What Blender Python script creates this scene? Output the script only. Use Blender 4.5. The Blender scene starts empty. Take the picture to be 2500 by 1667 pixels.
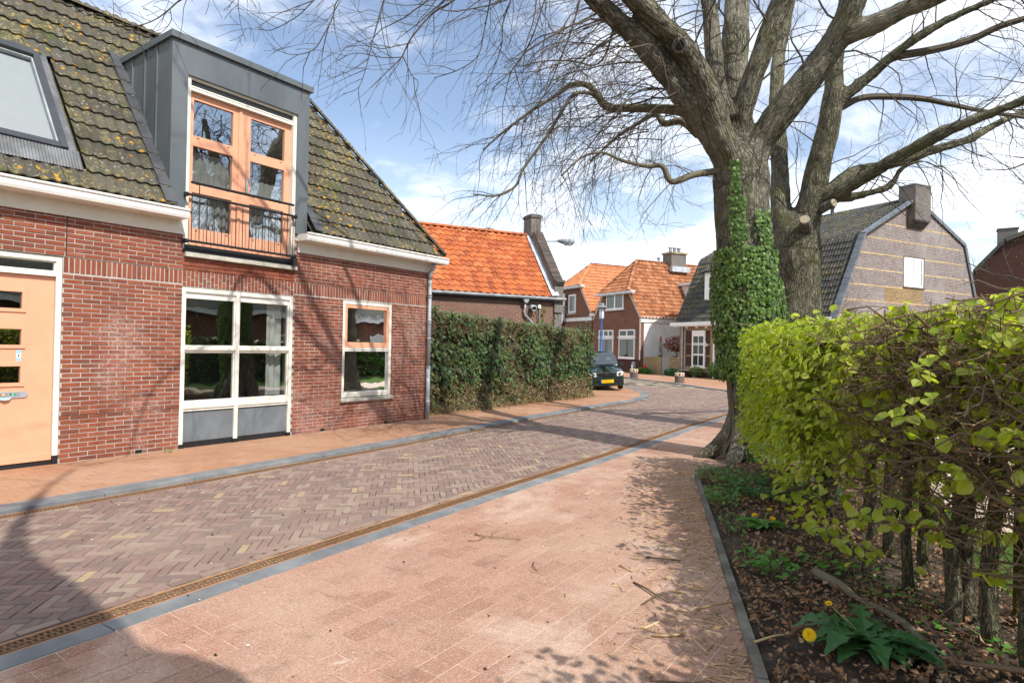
import bpy, bmesh, math, random
import numpy as np
from mathutils import Vector, Matrix
from mathutils import noise as mnoise
random.seed(7); rng = np.random.default_rng(7)
SC = bpy.context.scene
COL = SC.collection
# ------------------------------------------------------------------ camera
CAM_H = 1.6539
yaw, pitch, roll = .6198, .0082, .0193
F0 = Vector((-math.sin(yaw), math.cos(yaw), 0)); R0v = Vector((math.cos(yaw), math.sin(yaw), 0)); U0 = Vector((0, 0, 1))
Fv = F0*math.cos(pitch) + U0*math.sin(pitch); Uv = -F0*math.sin(pitch) + U0*math.cos(pitch)
Rr = R0v*math.cos(roll) + Uv*math.sin(roll); Ur = -R0v*math.sin(roll) + Uv*math.cos(roll)
cd = bpy.data.cameras.new('camera'); cam = bpy.data.objects.new('camera', cd); COL.objects.link(cam)
cd.sensor_fit = 'HORIZONTAL'; cd.sensor_width = 36.0; cd.lens = 1504.06/2500*36.0
cd.clip_start = .05; cd.clip_end = 2000
cam.matrix_world = Matrix(((Rr.x, Ur.x, -Fv.x, 0), (Rr.y, Ur.y, -Fv.y, 0), (Rr.z, Ur.z, -Fv.z, CAM_H), (0, 0, 0, 1)))
SC.camera = cam
# ------------------------------------------------------------------ light
SUN_AZ = math.radians(105.5)      # clockwise from +Y
SUN_EL = math.radians(47)
SUN_STRENGTH = 4.6
SKY_STRENGTH = .15
EXPOSURE = .35
SC.view_settings.view_transform = 'Standard'; SC.view_settings.look = 'None'
SC.view_settings.gamma = 1.0; SC.view_settings.exposure = EXPOSURE; SC.view_settings.use_curve_mapping = False
SC.render.engine = 'CYCLES'
SC.cycles.use_denoising = True
SC.cycles.max_bounces = 8; SC.cycles.transparent_max_bounces = 12; SC.cycles.transmission_bounces = 6
SC.cycles.caustics_reflective = False; SC.cycles.caustics_refractive = False
sd = Vector((math.sin(SUN_AZ)*math.cos(SUN_EL), math.cos(SUN_AZ)*math.cos(SUN_EL), math.sin(SUN_EL)))
ld = bpy.data.lights.new('sun', 'SUN'); ld.energy = SUN_STRENGTH; ld.angle = math.radians(.53); ld.color = (1, .955, .88)
sun = bpy.data.objects.new('sun', ld); COL.objects.link(sun); sun.rotation_euler = sd.to_track_quat('Z', 'Y').to_euler()
sun.location = (10, -10, 20)
W = bpy.data.worlds.new('World'); SC.world = W; W.use_nodes = True
def build_world():
    nt = W.node_tree; nt.nodes.clear(); N = nt.nodes.new; L = nt.links.new
    out = N('ShaderNodeOutputWorld'); bg = N('ShaderNodeBackground'); bg.inputs[1].default_value = SKY_STRENGTH
    sky = N('ShaderNodeTexSky'); sky.sky_type = 'NISHITA'; sky.sun_disc = False
    sky.sun_elevation = SUN_EL; sky.sun_rotation = SUN_AZ; sky.dust_density = .6; sky.ozone_density = 1.6; sky.air_density = 1.0
    tc = N('ShaderNodeTexCoord'); sep = N('ShaderNodeSeparateXYZ'); L(tc.outputs['Generated'], sep.inputs[0])
    # flat cloud layer: direction projected on a plane
    mx = N('ShaderNodeMath'); mx.operation = 'MAXIMUM'; L(sep.outputs[2], mx.inputs[0]); mx.inputs[1].default_value = 0
    ad = N('ShaderNodeMath'); ad.operation = 'ADD'; L(mx.outputs[0], ad.inputs[0]); ad.inputs[1].default_value = .22
    dv = N('ShaderNodeVectorMath'); dv.operation = 'DIVIDE'
    cmb = N('ShaderNodeCombineXYZ'); 
    for i in range(3): L(ad.outputs[0], cmb.inputs[i])
    L(tc.outputs['Generated'], dv.inputs[0]); L(cmb.outputs[0], dv.inputs[1])
    mp = N('ShaderNodeMapping'); L(dv.outputs[0], mp.inputs[0]); mp.inputs['Scale'].default_value = (1.15, 1.15, .0); mp.inputs['Location'].default_value = CLOUD_OFF
    n1 = N('ShaderNodeTexNoise'); n1.inputs['Scale'].default_value = 1.5; n1.inputs['Detail'].default_value = 9; n1.inputs['Roughness'].default_value = .62; n1.inputs['Distortion'].default_value = .25
    L(mp.outputs[0], n1.inputs['Vector'])
    n2 = N('ShaderNodeTexNoise'); n2.inputs['Scale'].default_value = .55; n2.inputs['Detail'].default_value = 3
    L(mp.outputs[0], n2.inputs['Vector'])
    s = N('ShaderNodeMath'); s.operation = 'MULTIPLY_ADD'; L(n2.outputs['Fac'], s.inputs[0]); s.inputs[1].default_value = .75; L(n1.outputs['Fac'], s.inputs[2])
    cr = N('ShaderNodeValToRGB'); cr.color_ramp.elements[0].position = CLOUD_LO; cr.color_ramp.elements[1].position = CLOUD_HI
    cr.color_ramp.elements[0].color = (0, 0, 0, 1); cr.color_ramp.elements[1].color = (1, 1, 1, 1); cr.color_ramp.interpolation = 'EASE'
    L(s.outputs[0], cr.inputs[0])
    # milky horizon
    hz = N('ShaderNodeMapRange'); L(mx.outputs[0], hz.inputs[0]); hz.inputs[1].default_value = 0; hz.inputs[2].default_value = .34; hz.inputs[3].default_value = .62; hz.inputs[4].default_value = .0
    scr = N('ShaderNodeMath'); scr.operation = 'MAXIMUM'; L(cr.outputs[0], scr.inputs[0]); L(hz.outputs[0], scr.inputs[1])
    cl = N('ShaderNodeMath'); cl.operation = 'MULTIPLY'; L(scr.outputs[0], cl.inputs[0]); cl.inputs[1].default_value = .80
    cl.inputs[1].default_value = .82; cl.operation = 'MULTIPLY_ADD'; cl.inputs[2].default_value = .07
    mix = N('ShaderNodeMix'); mix.data_type = 'RGBA'; L(cl.outputs[0], mix.inputs[0]); L(sky.outputs[0], mix.inputs[6]); mix.inputs[7].default_value = CLOUD_COL
    L(mix.outputs[2], bg.inputs[0]); L(bg.outputs[0], out.inputs[0])
CLOUD_OFF = (3.1, 1.2, 0); CLOUD_LO = .72; CLOUD_HI = .98; CLOUD_COL = (7.4, 7.7, 8.2, 1)
build_world()

# ------------------------------------------------------------------ helpers
BASE = {}
def link(o): COL.objects.link(o)
def thing(name, label, cat, loc, group=None, kind=None):
    o = bpy.data.objects.new(name, None); link(o); o.location = loc; o.empty_display_size = .2
    if label: o['label'] = label
    if cat: o['category'] = cat
    if group: o['group'] = group
    if kind: o['kind'] = kind
    BASE[o] = Vector(loc)
    return o
def tag(o, label=None, cat=None, group=None, kind=None):
    if label: o['label'] = label
    if cat: o['category'] = cat
    if group: o['group'] = group
    if kind: o['kind'] = kind
    return o
def base_of(p):
    q = p
    while q is not None:
        if q in BASE: return BASE[q]
        q = q.parent
    return Vector((0, 0, 0))
def frame(o, ex, ey, ez=(0, 0, 1)):
    return np.array([[ex[0], ey[0], ez[0], o[0]], [ex[1], ey[1], ez[1], o[1]], [ex[2], ey[2], ez[2], o[2]], [0, 0, 0, 1]], float)
class MB:
    def __init__(s, xf=None):
        s.v = []; s.f = []; s.mi = []; s.n = 0; s.xf = xf; s.flip = xf is not None and np.linalg.det(xf[:3, :3]) < 0
        s.uv = []
    def add(s, verts, faces, mi=0, xf=None):
        a = np.asarray(verts, float).reshape(-1, 3)
        X = s.xf if xf is None else xf
        fl = s.flip if xf is None else False
        if X is not None: a = a @ X[:3, :3].T + X[:3, 3]
        s.v.append(a)
        n = s.n
        if fl: s.f.extend([tuple(n+i for i in reversed(f)) for f in faces])
        else: s.f.extend([tuple(n+i for i in f) for f in faces])
        s.mi.extend([mi]*len(faces)); s.n += len(a)
        return s
    BF = [(0, 3, 2, 1), (4, 5, 6, 7), (0, 1, 5, 4), (1, 2, 6, 5), (2, 3, 7, 6), (3, 0, 4, 7)]
    def box(s, x0, x1, y0, y1, z0, z1, mi=0):
        if x0 > x1: x0, x1 = x1, x0
        if y0 > y1: y0, y1 = y1, y0
        if z0 > z1: z0, z1 = z1, z0
        return s.add([(x0, y0, z0), (x1, y0, z0), (x1, y1, z0), (x0, y1, z0), (x0, y0, z1), (x1, y0, z1), (x1, y1, z1), (x0, y1, z1)], MB.BF, mi)
    def prism(s, poly, d0, d1, plane='xz', mi=0):
        """polygon extruded along the missing axis"""
        n = len(poly)
        def p(a, b, d): return {'xz': (a, d, b), 'xy': (a, b, d), 'yz': (d, a, b)}[plane]
        v = [p(a, b, d0) for a, b in poly] + [p(a, b, d1) for a, b in poly]
        f = [tuple(range(n)), tuple(range(2*n-1, n-1, -1))] + [(i, i+n, (i+1) % n+n, (i+1) % n) for i in range(n)]
        return s.add(v, f, mi)
    def tube(s, pts, rad, n=6, cap=True, mi=0):
        pts = [Vector(p) for p in pts]; m = len(pts)
        if not hasattr(rad, '__len__'): rad = [rad]*m
        v = []; f = []
        t0 = (pts[1]-pts[0]).normalized()
        a = t0.orthogonal().normalized()
        for i in range(m):
            t = (pts[min(i+1, m-1)]-pts[max(i-1, 0)])
            if t.length < 1e-9: t = t0
            t.normalize(); a = (a - t*a.dot(t))
            if a.length < 1e-6: a = t.orthogonal()
            a.normalize(); b = t.cross(a)
            for k in range(n):
                an = 2*math.pi*k/n; q = pts[i] + (a*math.cos(an)+b*math.sin(an))*rad[i]; v.append((q.x, q.y, q.z))
        for i in range(m-1):
            for k in range(n):
                f.append((i*n+k, i*n+(k+1) % n, (i+1)*n+(k+1) % n, (i+1)*n+k))
        if cap: f.append(tuple(range(n-1, -1, -1))); f.append(tuple((m-1)*n+k for k in range(n)))
        return s.add(v, f, mi)
    def lathe(s, prof, c=(0, 0, 0), n=16, mi=0):
        v = []; f = []; m = len(prof)
        for r, z in prof:
            for k in range(n):
                an = 2*math.pi*k/n; v.append((c[0]+r*math.cos(an), c[1]+r*math.sin(an), c[2]+z))
        for i in range(m-1):
            for k in range(n): f.append((i*n+k, i*n+(k+1) % n, (i+1)*n+(k+1) % n, (i+1)*n+k))
        f.append(tuple(range(n-1, -1, -1))); f.append(tuple((m-1)*n+k for k in range(n)))
        return s.add(v, f, mi)
    def mesh(s, name, mats, off=(0, 0, 0), smooth=False):
        me = bpy.data.meshes.new(name)
        if s.v:
            a = np.concatenate(s.v) - np.array(off, float)
            me.from_pydata(a.tolist(), [], s.f)
        if not isinstance(mats, (list, tuple)): mats = [mats]
        for m in mats: me.materials.append(m)
        if len(mats) > 1: me.polygons.foreach_set('material_index', s.mi)
        if smooth: me.polygons.foreach_set('use_smooth', [True]*len(me.polygons))
        me.update()
        return me
    def build(s, name, mats, parent=None, kind=None, smooth=False, label=None):
        off = base_of(parent) if parent is not None else Vector((0, 0, 0))
        o = bpy.data.objects.new(name, s.mesh(name, mats, off, smooth)); link(o)
        if parent is not None: o.parent = parent
        if kind: o['kind'] = kind
        if label: o['label'] = label
        return o
def solo(mb, name, mats, label, cat, group=None, smooth=False, kind=None):
    """a thing that is one mesh; origin at its footprint"""
    a = np.concatenate(mb.v); c = Vector(((a[:, 0].min()+a[:, 0].max())/2, (a[:, 1].min()+a[:, 1].max())/2, a[:, 2].min()))
    o = bpy.data.objects.new(name, mb.mesh(name, mats, c, smooth)); link(o); o.location = c
    return tag(o, label, cat, group, kind)
def place(mesh, name, parent, M):
    """instance of a shared mesh as a child"""
    o = bpy.data.objects.new(name, mesh); link(o)
    if parent is not None:
        o.parent = parent; M = Matrix.Translation(-base_of(parent)) @ M
    o.matrix_local = M
    return o
def mat4(ex, ey, ez, o):
    return Matrix(((ex[0], ey[0], ez[0], o[0]), (ex[1], ey[1], ez[1], o[1]), (ex[2], ey[2], ez[2], o[2]), (0, 0, 0, 1)))
def NM(M): return np.array([list(r) for r in M])
def clip_poly(poly, p, n):
    """keep the side (q-p).n <= 0 of a 2-D polygon"""
    out = []
    for i in range(len(poly)):
        a = poly[i]; b = poly[(i+1) % len(poly)]
        da = (a[0]-p[0])*n[0]+(a[1]-p[1])*n[1]; db = (b[0]-p[0])*n[0]+(b[1]-p[1])*n[1]
        if da <= 0: out.append(a)
        if (da < 0 < db) or (db < 0 < da):
            t = da/(da-db); out.append((a[0]+(b[0]-a[0])*t, a[1]+(b[1]-a[1])*t))
    return out
def area2(p): return abs(sum(p[i][0]*p[(i+1) % len(p)][1]-p[(i+1) % len(p)][0]*p[i][1] for i in range(len(p))))/2
def slab_piece(poly, zt, th, ch):
    """verts/faces of a flat piece: polygon with a small chamfer on top"""
    n = len(poly); cx = sum(p[0] for p in poly)/n; cy = sum(p[1] for p in poly)/n
    def ins(p):
        d = math.hypot(p[0]-cx, p[1]-cy) or 1; k = max(0, 1-ch*1.4/d); return (cx+(p[0]-cx)*k, cy+(p[1]-cy)*k)
    if sum(poly[i][0]*poly[(i+1) % n][1]-poly[(i+1) % n][0]*poly[i][1] for i in range(n)) < 0: poly = poly[::-1]
    v = [(p[0], p[1], zt-th) for p in poly] + [(p[0], p[1], zt-ch) for p in poly] + [(*ins(p), zt) for p in poly]
    f = [(i, (i+1) % n, n+(i+1) % n, n+i) for i in range(n)] + [(n+i, n+(i+1) % n, 2*n+(i+1) % n, 2*n+i) for i in range(n)] + [tuple(range(2*n, 3*n))]
    return v, f
def camdist(p): return math.sqrt(p[0]**2+p[1]**2+(p[2]-CAM_H)**2)
def in_view(p, m=60):
    d = Vector((p[0], p[1], p[2]-CAM_H)); z = d.dot(Fv)
    if z < .2: return False
    x = 1250+1504.06*d.dot(Rr)/z; y = 833.5-1504.06*d.dot(Ur)/z
    return -m < x < 2500+m and -m < y < 1667+m
def proj(p):
    d = Vector((p[0], p[1], p[2]-CAM_H)); z = d.dot(Fv)
    return 1250+1504.06*d.dot(Rr)/z, 833.5-1504.06*d.dot(Ur)/z
# ------------------------------------------------------------------ materials
class NT:
    def __init__(s, name):
        s.m = bpy.data.materials.new(name); s.m.use_nodes = True; s.t = s.m.node_tree; s.t.nodes.clear()
        s.out = s.n('ShaderNodeOutputMaterial'); s._geo = s._tc = s._oi = None
    def n(s, t, **k):
        q = s.t.nodes.new(t)
        for a, b in k.items(): setattr(q, a, b)
        return q
    def l(s, a, b): s.t.links.new(a, b)
    def put(s, sock, val):
        if hasattr(val, 'is_output') or hasattr(val, 'links'): s.l(val, sock)
        else: sock.default_value = val
    @property
    def pos(s):
        if not s._geo: s._geo = s.n('ShaderNodeNewGeometry')
        return s._geo.outputs['Position']
    @property
    def obj(s):
        if not s._tc: s._tc = s.n('ShaderNodeTexCoord')
        return s._tc.outputs['Object']
    def rand(s):
        if not s._geo: s._geo = s.n('ShaderNodeNewGeometry')
        if not s._oi: s._oi = s.n('ShaderNodeObjectInfo')
        a = s.math('ADD', s._geo.outputs['Random Per Island'], s._oi.outputs['Random'])
        return s.math('FRACT', a)
    def math(s, op, a, b=0.0, c=None):
        q = s.n('ShaderNodeMath', operation=op); s.put(q.inputs[0], a); s.put(q.inputs[1], b)
        if c is not None: s.put(q.inputs[2], c)
        return q.outputs[0]
    def mapping(s, vec, scale=(1, 1, 1), loc=(0, 0, 0), rot=(0, 0, 0)):
        q = s.n('ShaderNodeMapping'); s.l(vec, q.inputs[0]); q.inputs['Scale'].default_value = scale; q.inputs['Location'].default_value = loc; q.inputs['Rotation'].default_value = rot
        return q.outputs[0]
    def noise(s, scale, detail=4, rough=.6, vec=None, dist=0):
        q = s.n('ShaderNodeTexNoise'); s.l(vec if vec is not None else s.pos, q.inputs['Vector']); q.inputs['Scale'].default_value = scale; q.inputs['Detail'].default_value = detail; q.inputs['Roughness'].default_value = rough; q.inputs['Distortion'].default_value = dist
        return q.outputs['Fac']
    def voro(s, scale, vec=None, feat='F1', out='Distance', rnd=1.0):
        q = s.n('ShaderNodeTexVoronoi', feature=feat); s.l(vec if vec is not None else s.pos, q.inputs['Vector']); q.inputs['Scale'].default_value = scale; q.inputs['Randomness'].default_value = rnd
        return q.outputs[out]
    def ramp(s, fac, stops, interp='LINEAR'):
        q = s.n('ShaderNodeValToRGB'); s.put(q.inputs[0], fac); r = q.color_ramp; r.interpolation = interp
        while len(r.elements) < len(stops): r.elements.new(.5)
        for e, (p, c) in zip(r.elements, stops):
            e.position = p; e.color = (*c, 1) if hasattr(c, '__len__') else (c, c, c, 1)
        return q.outputs[0]
    def sm(s, fac, lo, hi, a=0.0, b=1.0):
        q = s.n('ShaderNodeMapRange', interpolation_type='SMOOTHSTEP'); s.put(q.inputs[0], fac)
        for i, x in enumerate((lo, hi, a, b)): q.inputs[i+1].default_value = x
        return q.outputs[0]
    def mix(s, fac, a, b, bt='MIX'):
        q = s.n('ShaderNodeMix', data_type='RGBA', blend_type=bt); s.put(q.inputs[0], fac)
        for i, x in ((6, a), (7, b)):
            if hasattr(x, 'links'): s.l(x, q.inputs[i])
            else: q.inputs[i].default_value = (*x, 1)
        return q.outputs[2]
    def bump(s, h, st=.3, dist=.01, prev=None):
        q = s.n('ShaderNodeBump'); q.inputs['Strength'].default_value = st; q.inputs['Distance'].default_value = dist; s.l(h, q.inputs['Height'])
        if prev is not None: s.l(prev, q.inputs['Normal'])
        return q.outputs[0]
    def bsdf(s, col, rough=.8, normal=None, spec=.3, metal=0.0, coat=0.0, **k):
        q = s.n('ShaderNodeBsdfPrincipled'); 
        if hasattr(col, 'links'): s.l(col, q.inputs['Base Color'])
        else: q.inputs['Base Color'].default_value = (*col, 1)
        s.put(q.inputs['Roughness'], rough); q.inputs['Specular IOR Level'].default_value = spec; q.inputs['Metallic'].default_value = metal; q.inputs['Coat Weight'].default_value = coat
        if normal is not None: s.l(normal, q.inputs['Normal'])
        s.l(q.outputs[0], s.out.inputs[0]); return q
def paint(name, col, rough=.45, var=.06, dirt=.12, metal=0.0, spec=.4, coat=0.0):
    t = NT(name); n = t.noise(3.5, 6); n2 = t.noise(40, 3)
    dk = tuple(c*(1-dirt) for c in col); lt = tuple(min(1, c*(1+var)) for c in col)
    c = t.mix(t.sm(n, .35, .7), dk, lt); c = t.mix(t.math('MULTIPLY', t.sm(n2, .55, .75), .25), c, tuple(x*.8 for x in col))
    t.bsdf(c, t.math('ADD', t.math('MULTIPLY', n, .15), rough-.07), t.bump(n2, .08, .004), spec=spec, metal=metal, coat=coat); return t.m
def brick_mat(name, tones, bloom=.5, dark=.35, bl_lo=.52, bl_hi=.74):
    t = NT(name); r = t.rand()
    k = len(tones); c = t.ramp(r, [(i/max(1, k-1), q) for i, q in enumerate(tones)])
    smd = t.noise(9, 5, .6); c = t.mix(t.math('MULTIPLY', t.sm(smd, .5, .72), dark), c, tuple(x*.42 for x in tones[0]))
    bl = t.noise(.9, 5, .65, dist=.4); f2 = t.noise(30, 4)
    c = t.mix(t.math('MULTIPLY', t.math('MULTIPLY', t.sm(bl, bl_lo, bl_hi), t.sm(f2, .3, .7)), bloom), c, (.62, .47, .41))
    fine = t.noise(260, 3); c = t.mix(t.math('MULTIPLY', t.sm(fine, .5, .8), .25), c, tuple(x*.5 for x in tones[0]))
    b = t.bump(t.noise(70, 5, .7, vec=t.mapping(t.pos, (1, 1, 2.5))), .55, .006)
    t.bsdf(c, .92, b, spec=.18); return t.m
M = {}
M['brick'] = brick_mat('red_brick', [(.185, .058, .036), (.27, .082, .046), (.215, .066, .04), (.30, .10, .056), (.165, .062, .042), (.25, .074, .042), (.285, .094, .054)], bloom=.5)
M['brick_old'] = brick_mat('brown_brick', [(.12, .055, .035), (.17, .075, .045), (.14, .06, .042), (.19, .09, .06), (.11, .055, .042)], bloom=.3)
def mortar():
    t = NT('mortar'); n = t.noise(2.2, 6); c = t.mix(t.sm(n, .3, .7), (.49, .46, .41), (.35, .32, .28)); t.bsdf(c, .95, t.bump(t.noise(220, 3), .4, .004), spec=.1); return t.m
M['mortar'] = mortar()
def roof_dark(name='mossy_concrete_tile', yellow=1.0, base=((.058, .052, .042), (.10, .09, .072)), sc=1.0):
    t = NT(name); r = t.rand(); p = t.pos
    c = t.mix(r, base[0], base[1])
    n = t.noise(4.5*sc, 6, .65); c = t.mix(t.sm(n, .42, .72), c, (.085, .082, .06))
    grey = t.voro(16*sc, out='Distance'); gm = t.math('MULTIPLY', t.math('LESS_THAN', t.math('ADD', grey, t.math('MULTIPLY', t.noise(60*sc, 3), .22)), .33), t.sm(t.noise(2.6*sc, 3), .4, .6))
    c = t.mix(gm, c, (.25, .25, .22))
    zone = t.sm(t.noise(1.15*sc, 4, .6), .40, .64)
    pat = t.noise(15*sc, 6, .72, dist=.8)
    c = t.mix(t.math('MULTIPLY', t.math('MULTIPLY', t.sm(pat, .515, .58), zone), .8*yellow), c, (.31, .25, .075))
    spot = t.voro(6.3*sc, out='Distance', vec=t.mapping(p, (1, 1, 1), (3.1, 7.7, 1.2)))
    sm_ = t.math('LESS_THAN', t.math('ADD', spot, t.math('MULTIPLY', t.noise(38*sc, 4), .22)), .30)
    c = t.mix(t.math('MULTIPLY', t.math('MULTIPLY', sm_, t.sm(t.noise(.8*sc, 2), .35, .55)), .95*yellow), c, (.47, .24, .018))
    c = t.mix(t.math('MULTIPLY', t.sm(t.noise(2.1*sc, 4, vec=t.mapping(p, loc=(5, 5, 5))), .58, .7), .6), c, (.055, .07, .018))
    t.bsdf(c, .93, t.bump(t.noise(55*sc, 5, .7), .6, .008), spec=.15); return t.m
M['tile_dark'] = roof_dark()
M['tile_dark_far'] = roof_dark('weathered_grey_tile', .62, ((.045, .048, .052), (.085, .088, .092)), .8)
def roof_orange(name, tones, dark=.6, lo=.55, hi=.72):
    t = NT(name); r = t.rand(); c = t.ramp(r, [(i/(len(tones)-1), q) for i, q in enumerate(tones)])
    n = t.noise(2.4, 5, .6, vec=t.mapping(t.pos, (1, 1, .6))); n2 = t.noise(14, 5, .7)
    c = t.mix(t.math('MULTIPLY', t.math('MULTIPLY', t.sm(n, lo-.12, hi), t.sm(n2, .46, .66)), dark), c, (.07, .035, .025))
    c = t.mix(t.math('MULTIPLY', t.sm(t.noise(45, 3), .62, .74), .35), c, (.5, .4, .3))
    t.bsdf(c, .85, t.bump(t.noise(60, 4), .35, .006), spec=.2); return t.m
M['tile_orange'] = roof_orange('orange_clay_tile', [(.40, .105, .036), (.49, .14, .046), (.35, .088, .032), (.53, .175, .066), (.31, .08, .034), (.45, .125, .042)], .85, .50, .66)
M['tile_old'] = roof_orange('old_orange_clay_tile', [(.42, .17, .075), (.29, .108, .05), (.47, .22, .11), (.36, .135, .055), (.22, .09, .048)], .85, .46, .62)
M['tile_new'] = roof_orange('bright_orange_clay_tile', [(.49, .19, .085), (.55, .23, .11), (.43, .155, .065)], .45)
M['white'] = paint('white_paint', (.80, .79, .74), .4, .04, .05)
M['cream'] = paint('cream_paint', (.74, .72, .63), .45, .04, .07)
M['peach'] = paint('peach_paint', (.73, .36, .22), .42, .03, .05)
M['black'] = paint('black_paint', (.018, .019, .021), .4)
M['panel_grey'] = paint('grey_panel', (.15, .17, .185), .5, .1, .15)
M['anthracite'] = paint('anthracite_paint', (.05, .055, .062), .45)
M['concrete'] = paint('pale_concrete', (.47, .45, .38), .9, .12, .3, spec=.15)
def zincm():
    t = NT('anthracite_zinc'); n = t.noise(1.6, 5, .6, vec=t.mapping(t.pos, (1, 1, .35))); c = t.mix(t.sm(n, .3, .7), (.105, .122, .132), (.15, .168, .178))
    t.bsdf(c, t.math('ADD', t.math('MULTIPLY', t.noise(7, 3), .18), .38), t.bump(n, .12, .02), spec=.5, metal=.35); return t.m
M['zinc'] = zincm()
M['zinc_light'] = paint('weathered_zinc', (.42, .45, .47), .55, .1, .25, metal=.3)
M['lead'] = paint('lead_flashing', (.30, .33, .36), .6, .15, .3, metal=.2)
def glassm(name, tint=(.85, .9, .88), refl=.16, rough=.0):
    t = NT(name); tr = t.n('ShaderNodeBsdfTransparent'); tr.inputs[0].default_value = (*tint, 1)
    gl = t.n('ShaderNodeBsdfGlossy'); gl.inputs['Roughness'].default_value = rough; gl.inputs[0].default_value = (.97, 1, 1, 1)
    lw = t.n('ShaderNodeFresnel'); lw.inputs['IOR'].default_value = 1.5
    wv = t.bump(t.noise(1.3, 2), .012, .3); t.l(wv, gl.inputs['Normal'])
    f = t.math('MINIMUM', t.math('MULTIPLY_ADD', lw.outputs[0], 2.0, refl-.08), 1.0)
    mx = t.n('ShaderNodeMixShader'); t.l(f, mx.inputs[0]); t.l(tr.outputs[0], mx.inputs[1]); t.l(gl.outputs[0], mx.inputs[2]); t.l(mx.outputs[0], t.out.inputs[0]); return t.m
M['glass'] = glassm('window_glass', (.93, .95, .94), refl=.24)
M['glass_sky'] = glassm('coated_glass', (.85, .88, .88), refl=.40)
M['glass_dim'] = glassm('dim_glass', (.8, .84, .84), refl=.02)
M['glass_car'] = glassm('car_glass', (.30, .36, .35), refl=.20)
def simple(name, col, rough=.8, spec=.2, metal=0.0):
    t = NT(name); t.bsdf(col, rough, spec=spec, metal=metal); return t.m
M['net'] = simple('grey_net_curtain', (.36, .37, .36), .9)
M['dark_room'] = simple('painted_room_dark', (.10, .10, .092))  # dimness of the rooms put into the colour, also on flat sheets
def curtainm():
    t = NT('white_curtain'); c = t.mix(t.noise(6, 3), (.72, .74, .70), (.82, .83, .8)); d = t.n('ShaderNodeBsdfDiffuse'); t.l(c, d.inputs[0]); tr = t.n('ShaderNodeBsdfTranslucent'); t.l(c, tr.inputs[0])
    mx = t.n('ShaderNodeMixShader'); mx.inputs[0].default_value = .35; t.l(d.outputs[0], mx.inputs[1]); t.l(tr.outputs[0], mx.inputs[2]); t.l(mx.outputs[0], t.out.inputs[0]); return t.m
M['curtain'] = curtainm()
def paverm():
    t = NT('clinker_paver'); r = t.rand()
    c = t.ramp(r, [(0, (.18, .118, .10)), (.16, (.24, .17, .138)), (.32, (.205, .126, .108)), (.5, (.265, .20, .158)), (.64, (.165, .118, .105)), (.8, (.24, .155, .128)), (.93, (.285, .22, .17)), (.975, (.36, .26, .15)), (1, (.42, .30, .16))], 'CONSTANT')
    n = t.noise(18, 6, .65); c = t.mix(t.sm(n, .35, .75, 0, .5), c, (.23, .17, .135))
    c = t.mix(t.math('MULTIPLY', t.sm(t.noise(.55, 4), .42, .68), .32), c, (.30, .225, .175))
    c = t.mix(t.math('MULTIPLY', t.sm(t.noise(170, 3), .6, .75), .3), c, (.07, .05, .045))
    t.bsdf(c, .78, t.bump(t.noise(90, 5, .7), .45, .004), spec=.3); return t.m
M['paver'] = paverm()
def jointm():
    t = NT('sand_and_moss_joint'); n = t.noise(1.6, 5, .7); g = t.noise(7, 4)
    c = t.mix(t.sm(n, .42, .6), (.075, .058, .045), (.36, .30, .23))
    c = t.mix(t.math('MULTIPLY', t.sm(g, .55, .66), t.sm(t.noise(.5, 3), .38, .6)), c, (.07, .11, .02))
    t.bsdf(c, .95, t.bump(t.noise(150, 3), .5, .004), spec=.1); return t.m
M['joint'] = jointm()
def paving(name, cols, sand, sandcol, spk=1.0):
    t = NT(name); r = t.rand(); c = t.ramp(r, [(i/(len(cols)-1), q) for i, q in enumerate(cols)])
    st = t.noise(.7, 5, .6, dist=.5); c = t.mix(t.sm(st, .35, .7, 0, sand), c, sandcol)
    pal = t.noise(.5, 5, .65, vec=t.mapping(t.pos, loc=(11, 3, 0)), dist=1.0); c = t.mix(t.sm(pal, .5, .66, 0, .62*spk), c, (.52, .385, .30))
    v = t.voro(150, out='Color'); sp = t.n('ShaderNodeSeparateColor'); t.l(v, sp.inputs[0])
    c = t.mix(t.math('MULTIPLY', t.math('GREATER_THAN', sp.outputs[0], .72), .34*spk), c, (.56, .46, .38))
    c = t.mix(t.math('MULTIPLY', t.math('LESS_THAN', sp.outputs[1], .22), .38*spk), c, (.17, .085, .055))
    dk = t.noise(2.8, 6, .7, vec=t.mapping(t.pos, loc=(2, 9, 0))); c = t.mix(t.sm(dk, .54, .72, 0, .42), c, (.15, .085, .055)); c = t.mix(t.math('MULTIPLY', t.sm(t.noise(.9, 6, .75, vec=t.mapping(t.pos, (1.6, .35, 1), (7, 1, 0)), dist=1.5), .62, .68), .5*spk), c, (.60, .49, .41))
    stn = t.voro(1.15, vec=t.mapping(t.pos, loc=(.3, .1, 0))); c = t.mix(t.math('MULTIPLY', t.math('LESS_THAN', t.math('ADD', stn, t.math('MULTIPLY', t.noise(16, 4), .1)), .085), .7), c, (.14, .06, .035))
    t.bsdf(c, .88, t.bump(t.noise(210, 4, .7), .5, .003), spec=.2); return t.m
M['paving'] = paving('red_paving_tile', [(.315, .165, .112), (.365, .20, .14), (.275, .138, .092), (.34, .18, .12)], .6, (.42, .285, .205))
M['paving_l'] = paving('sandy_paving_tile', [(.32, .165, .092), (.36, .19, .11), (.29, .145, .08)], .9, (.385, .225, .14), .35)
M['sand'] = paving('joint_sand', [(.56, .45, .36), (.44, .33, .25)], .6, (.34, .22, .15), .3)
M['sand_dark'] = paving('red_joint_sand', [(.34, .18, .10), (.30, .15, .08)], .5, (.38, .21, .12), .3)
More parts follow.
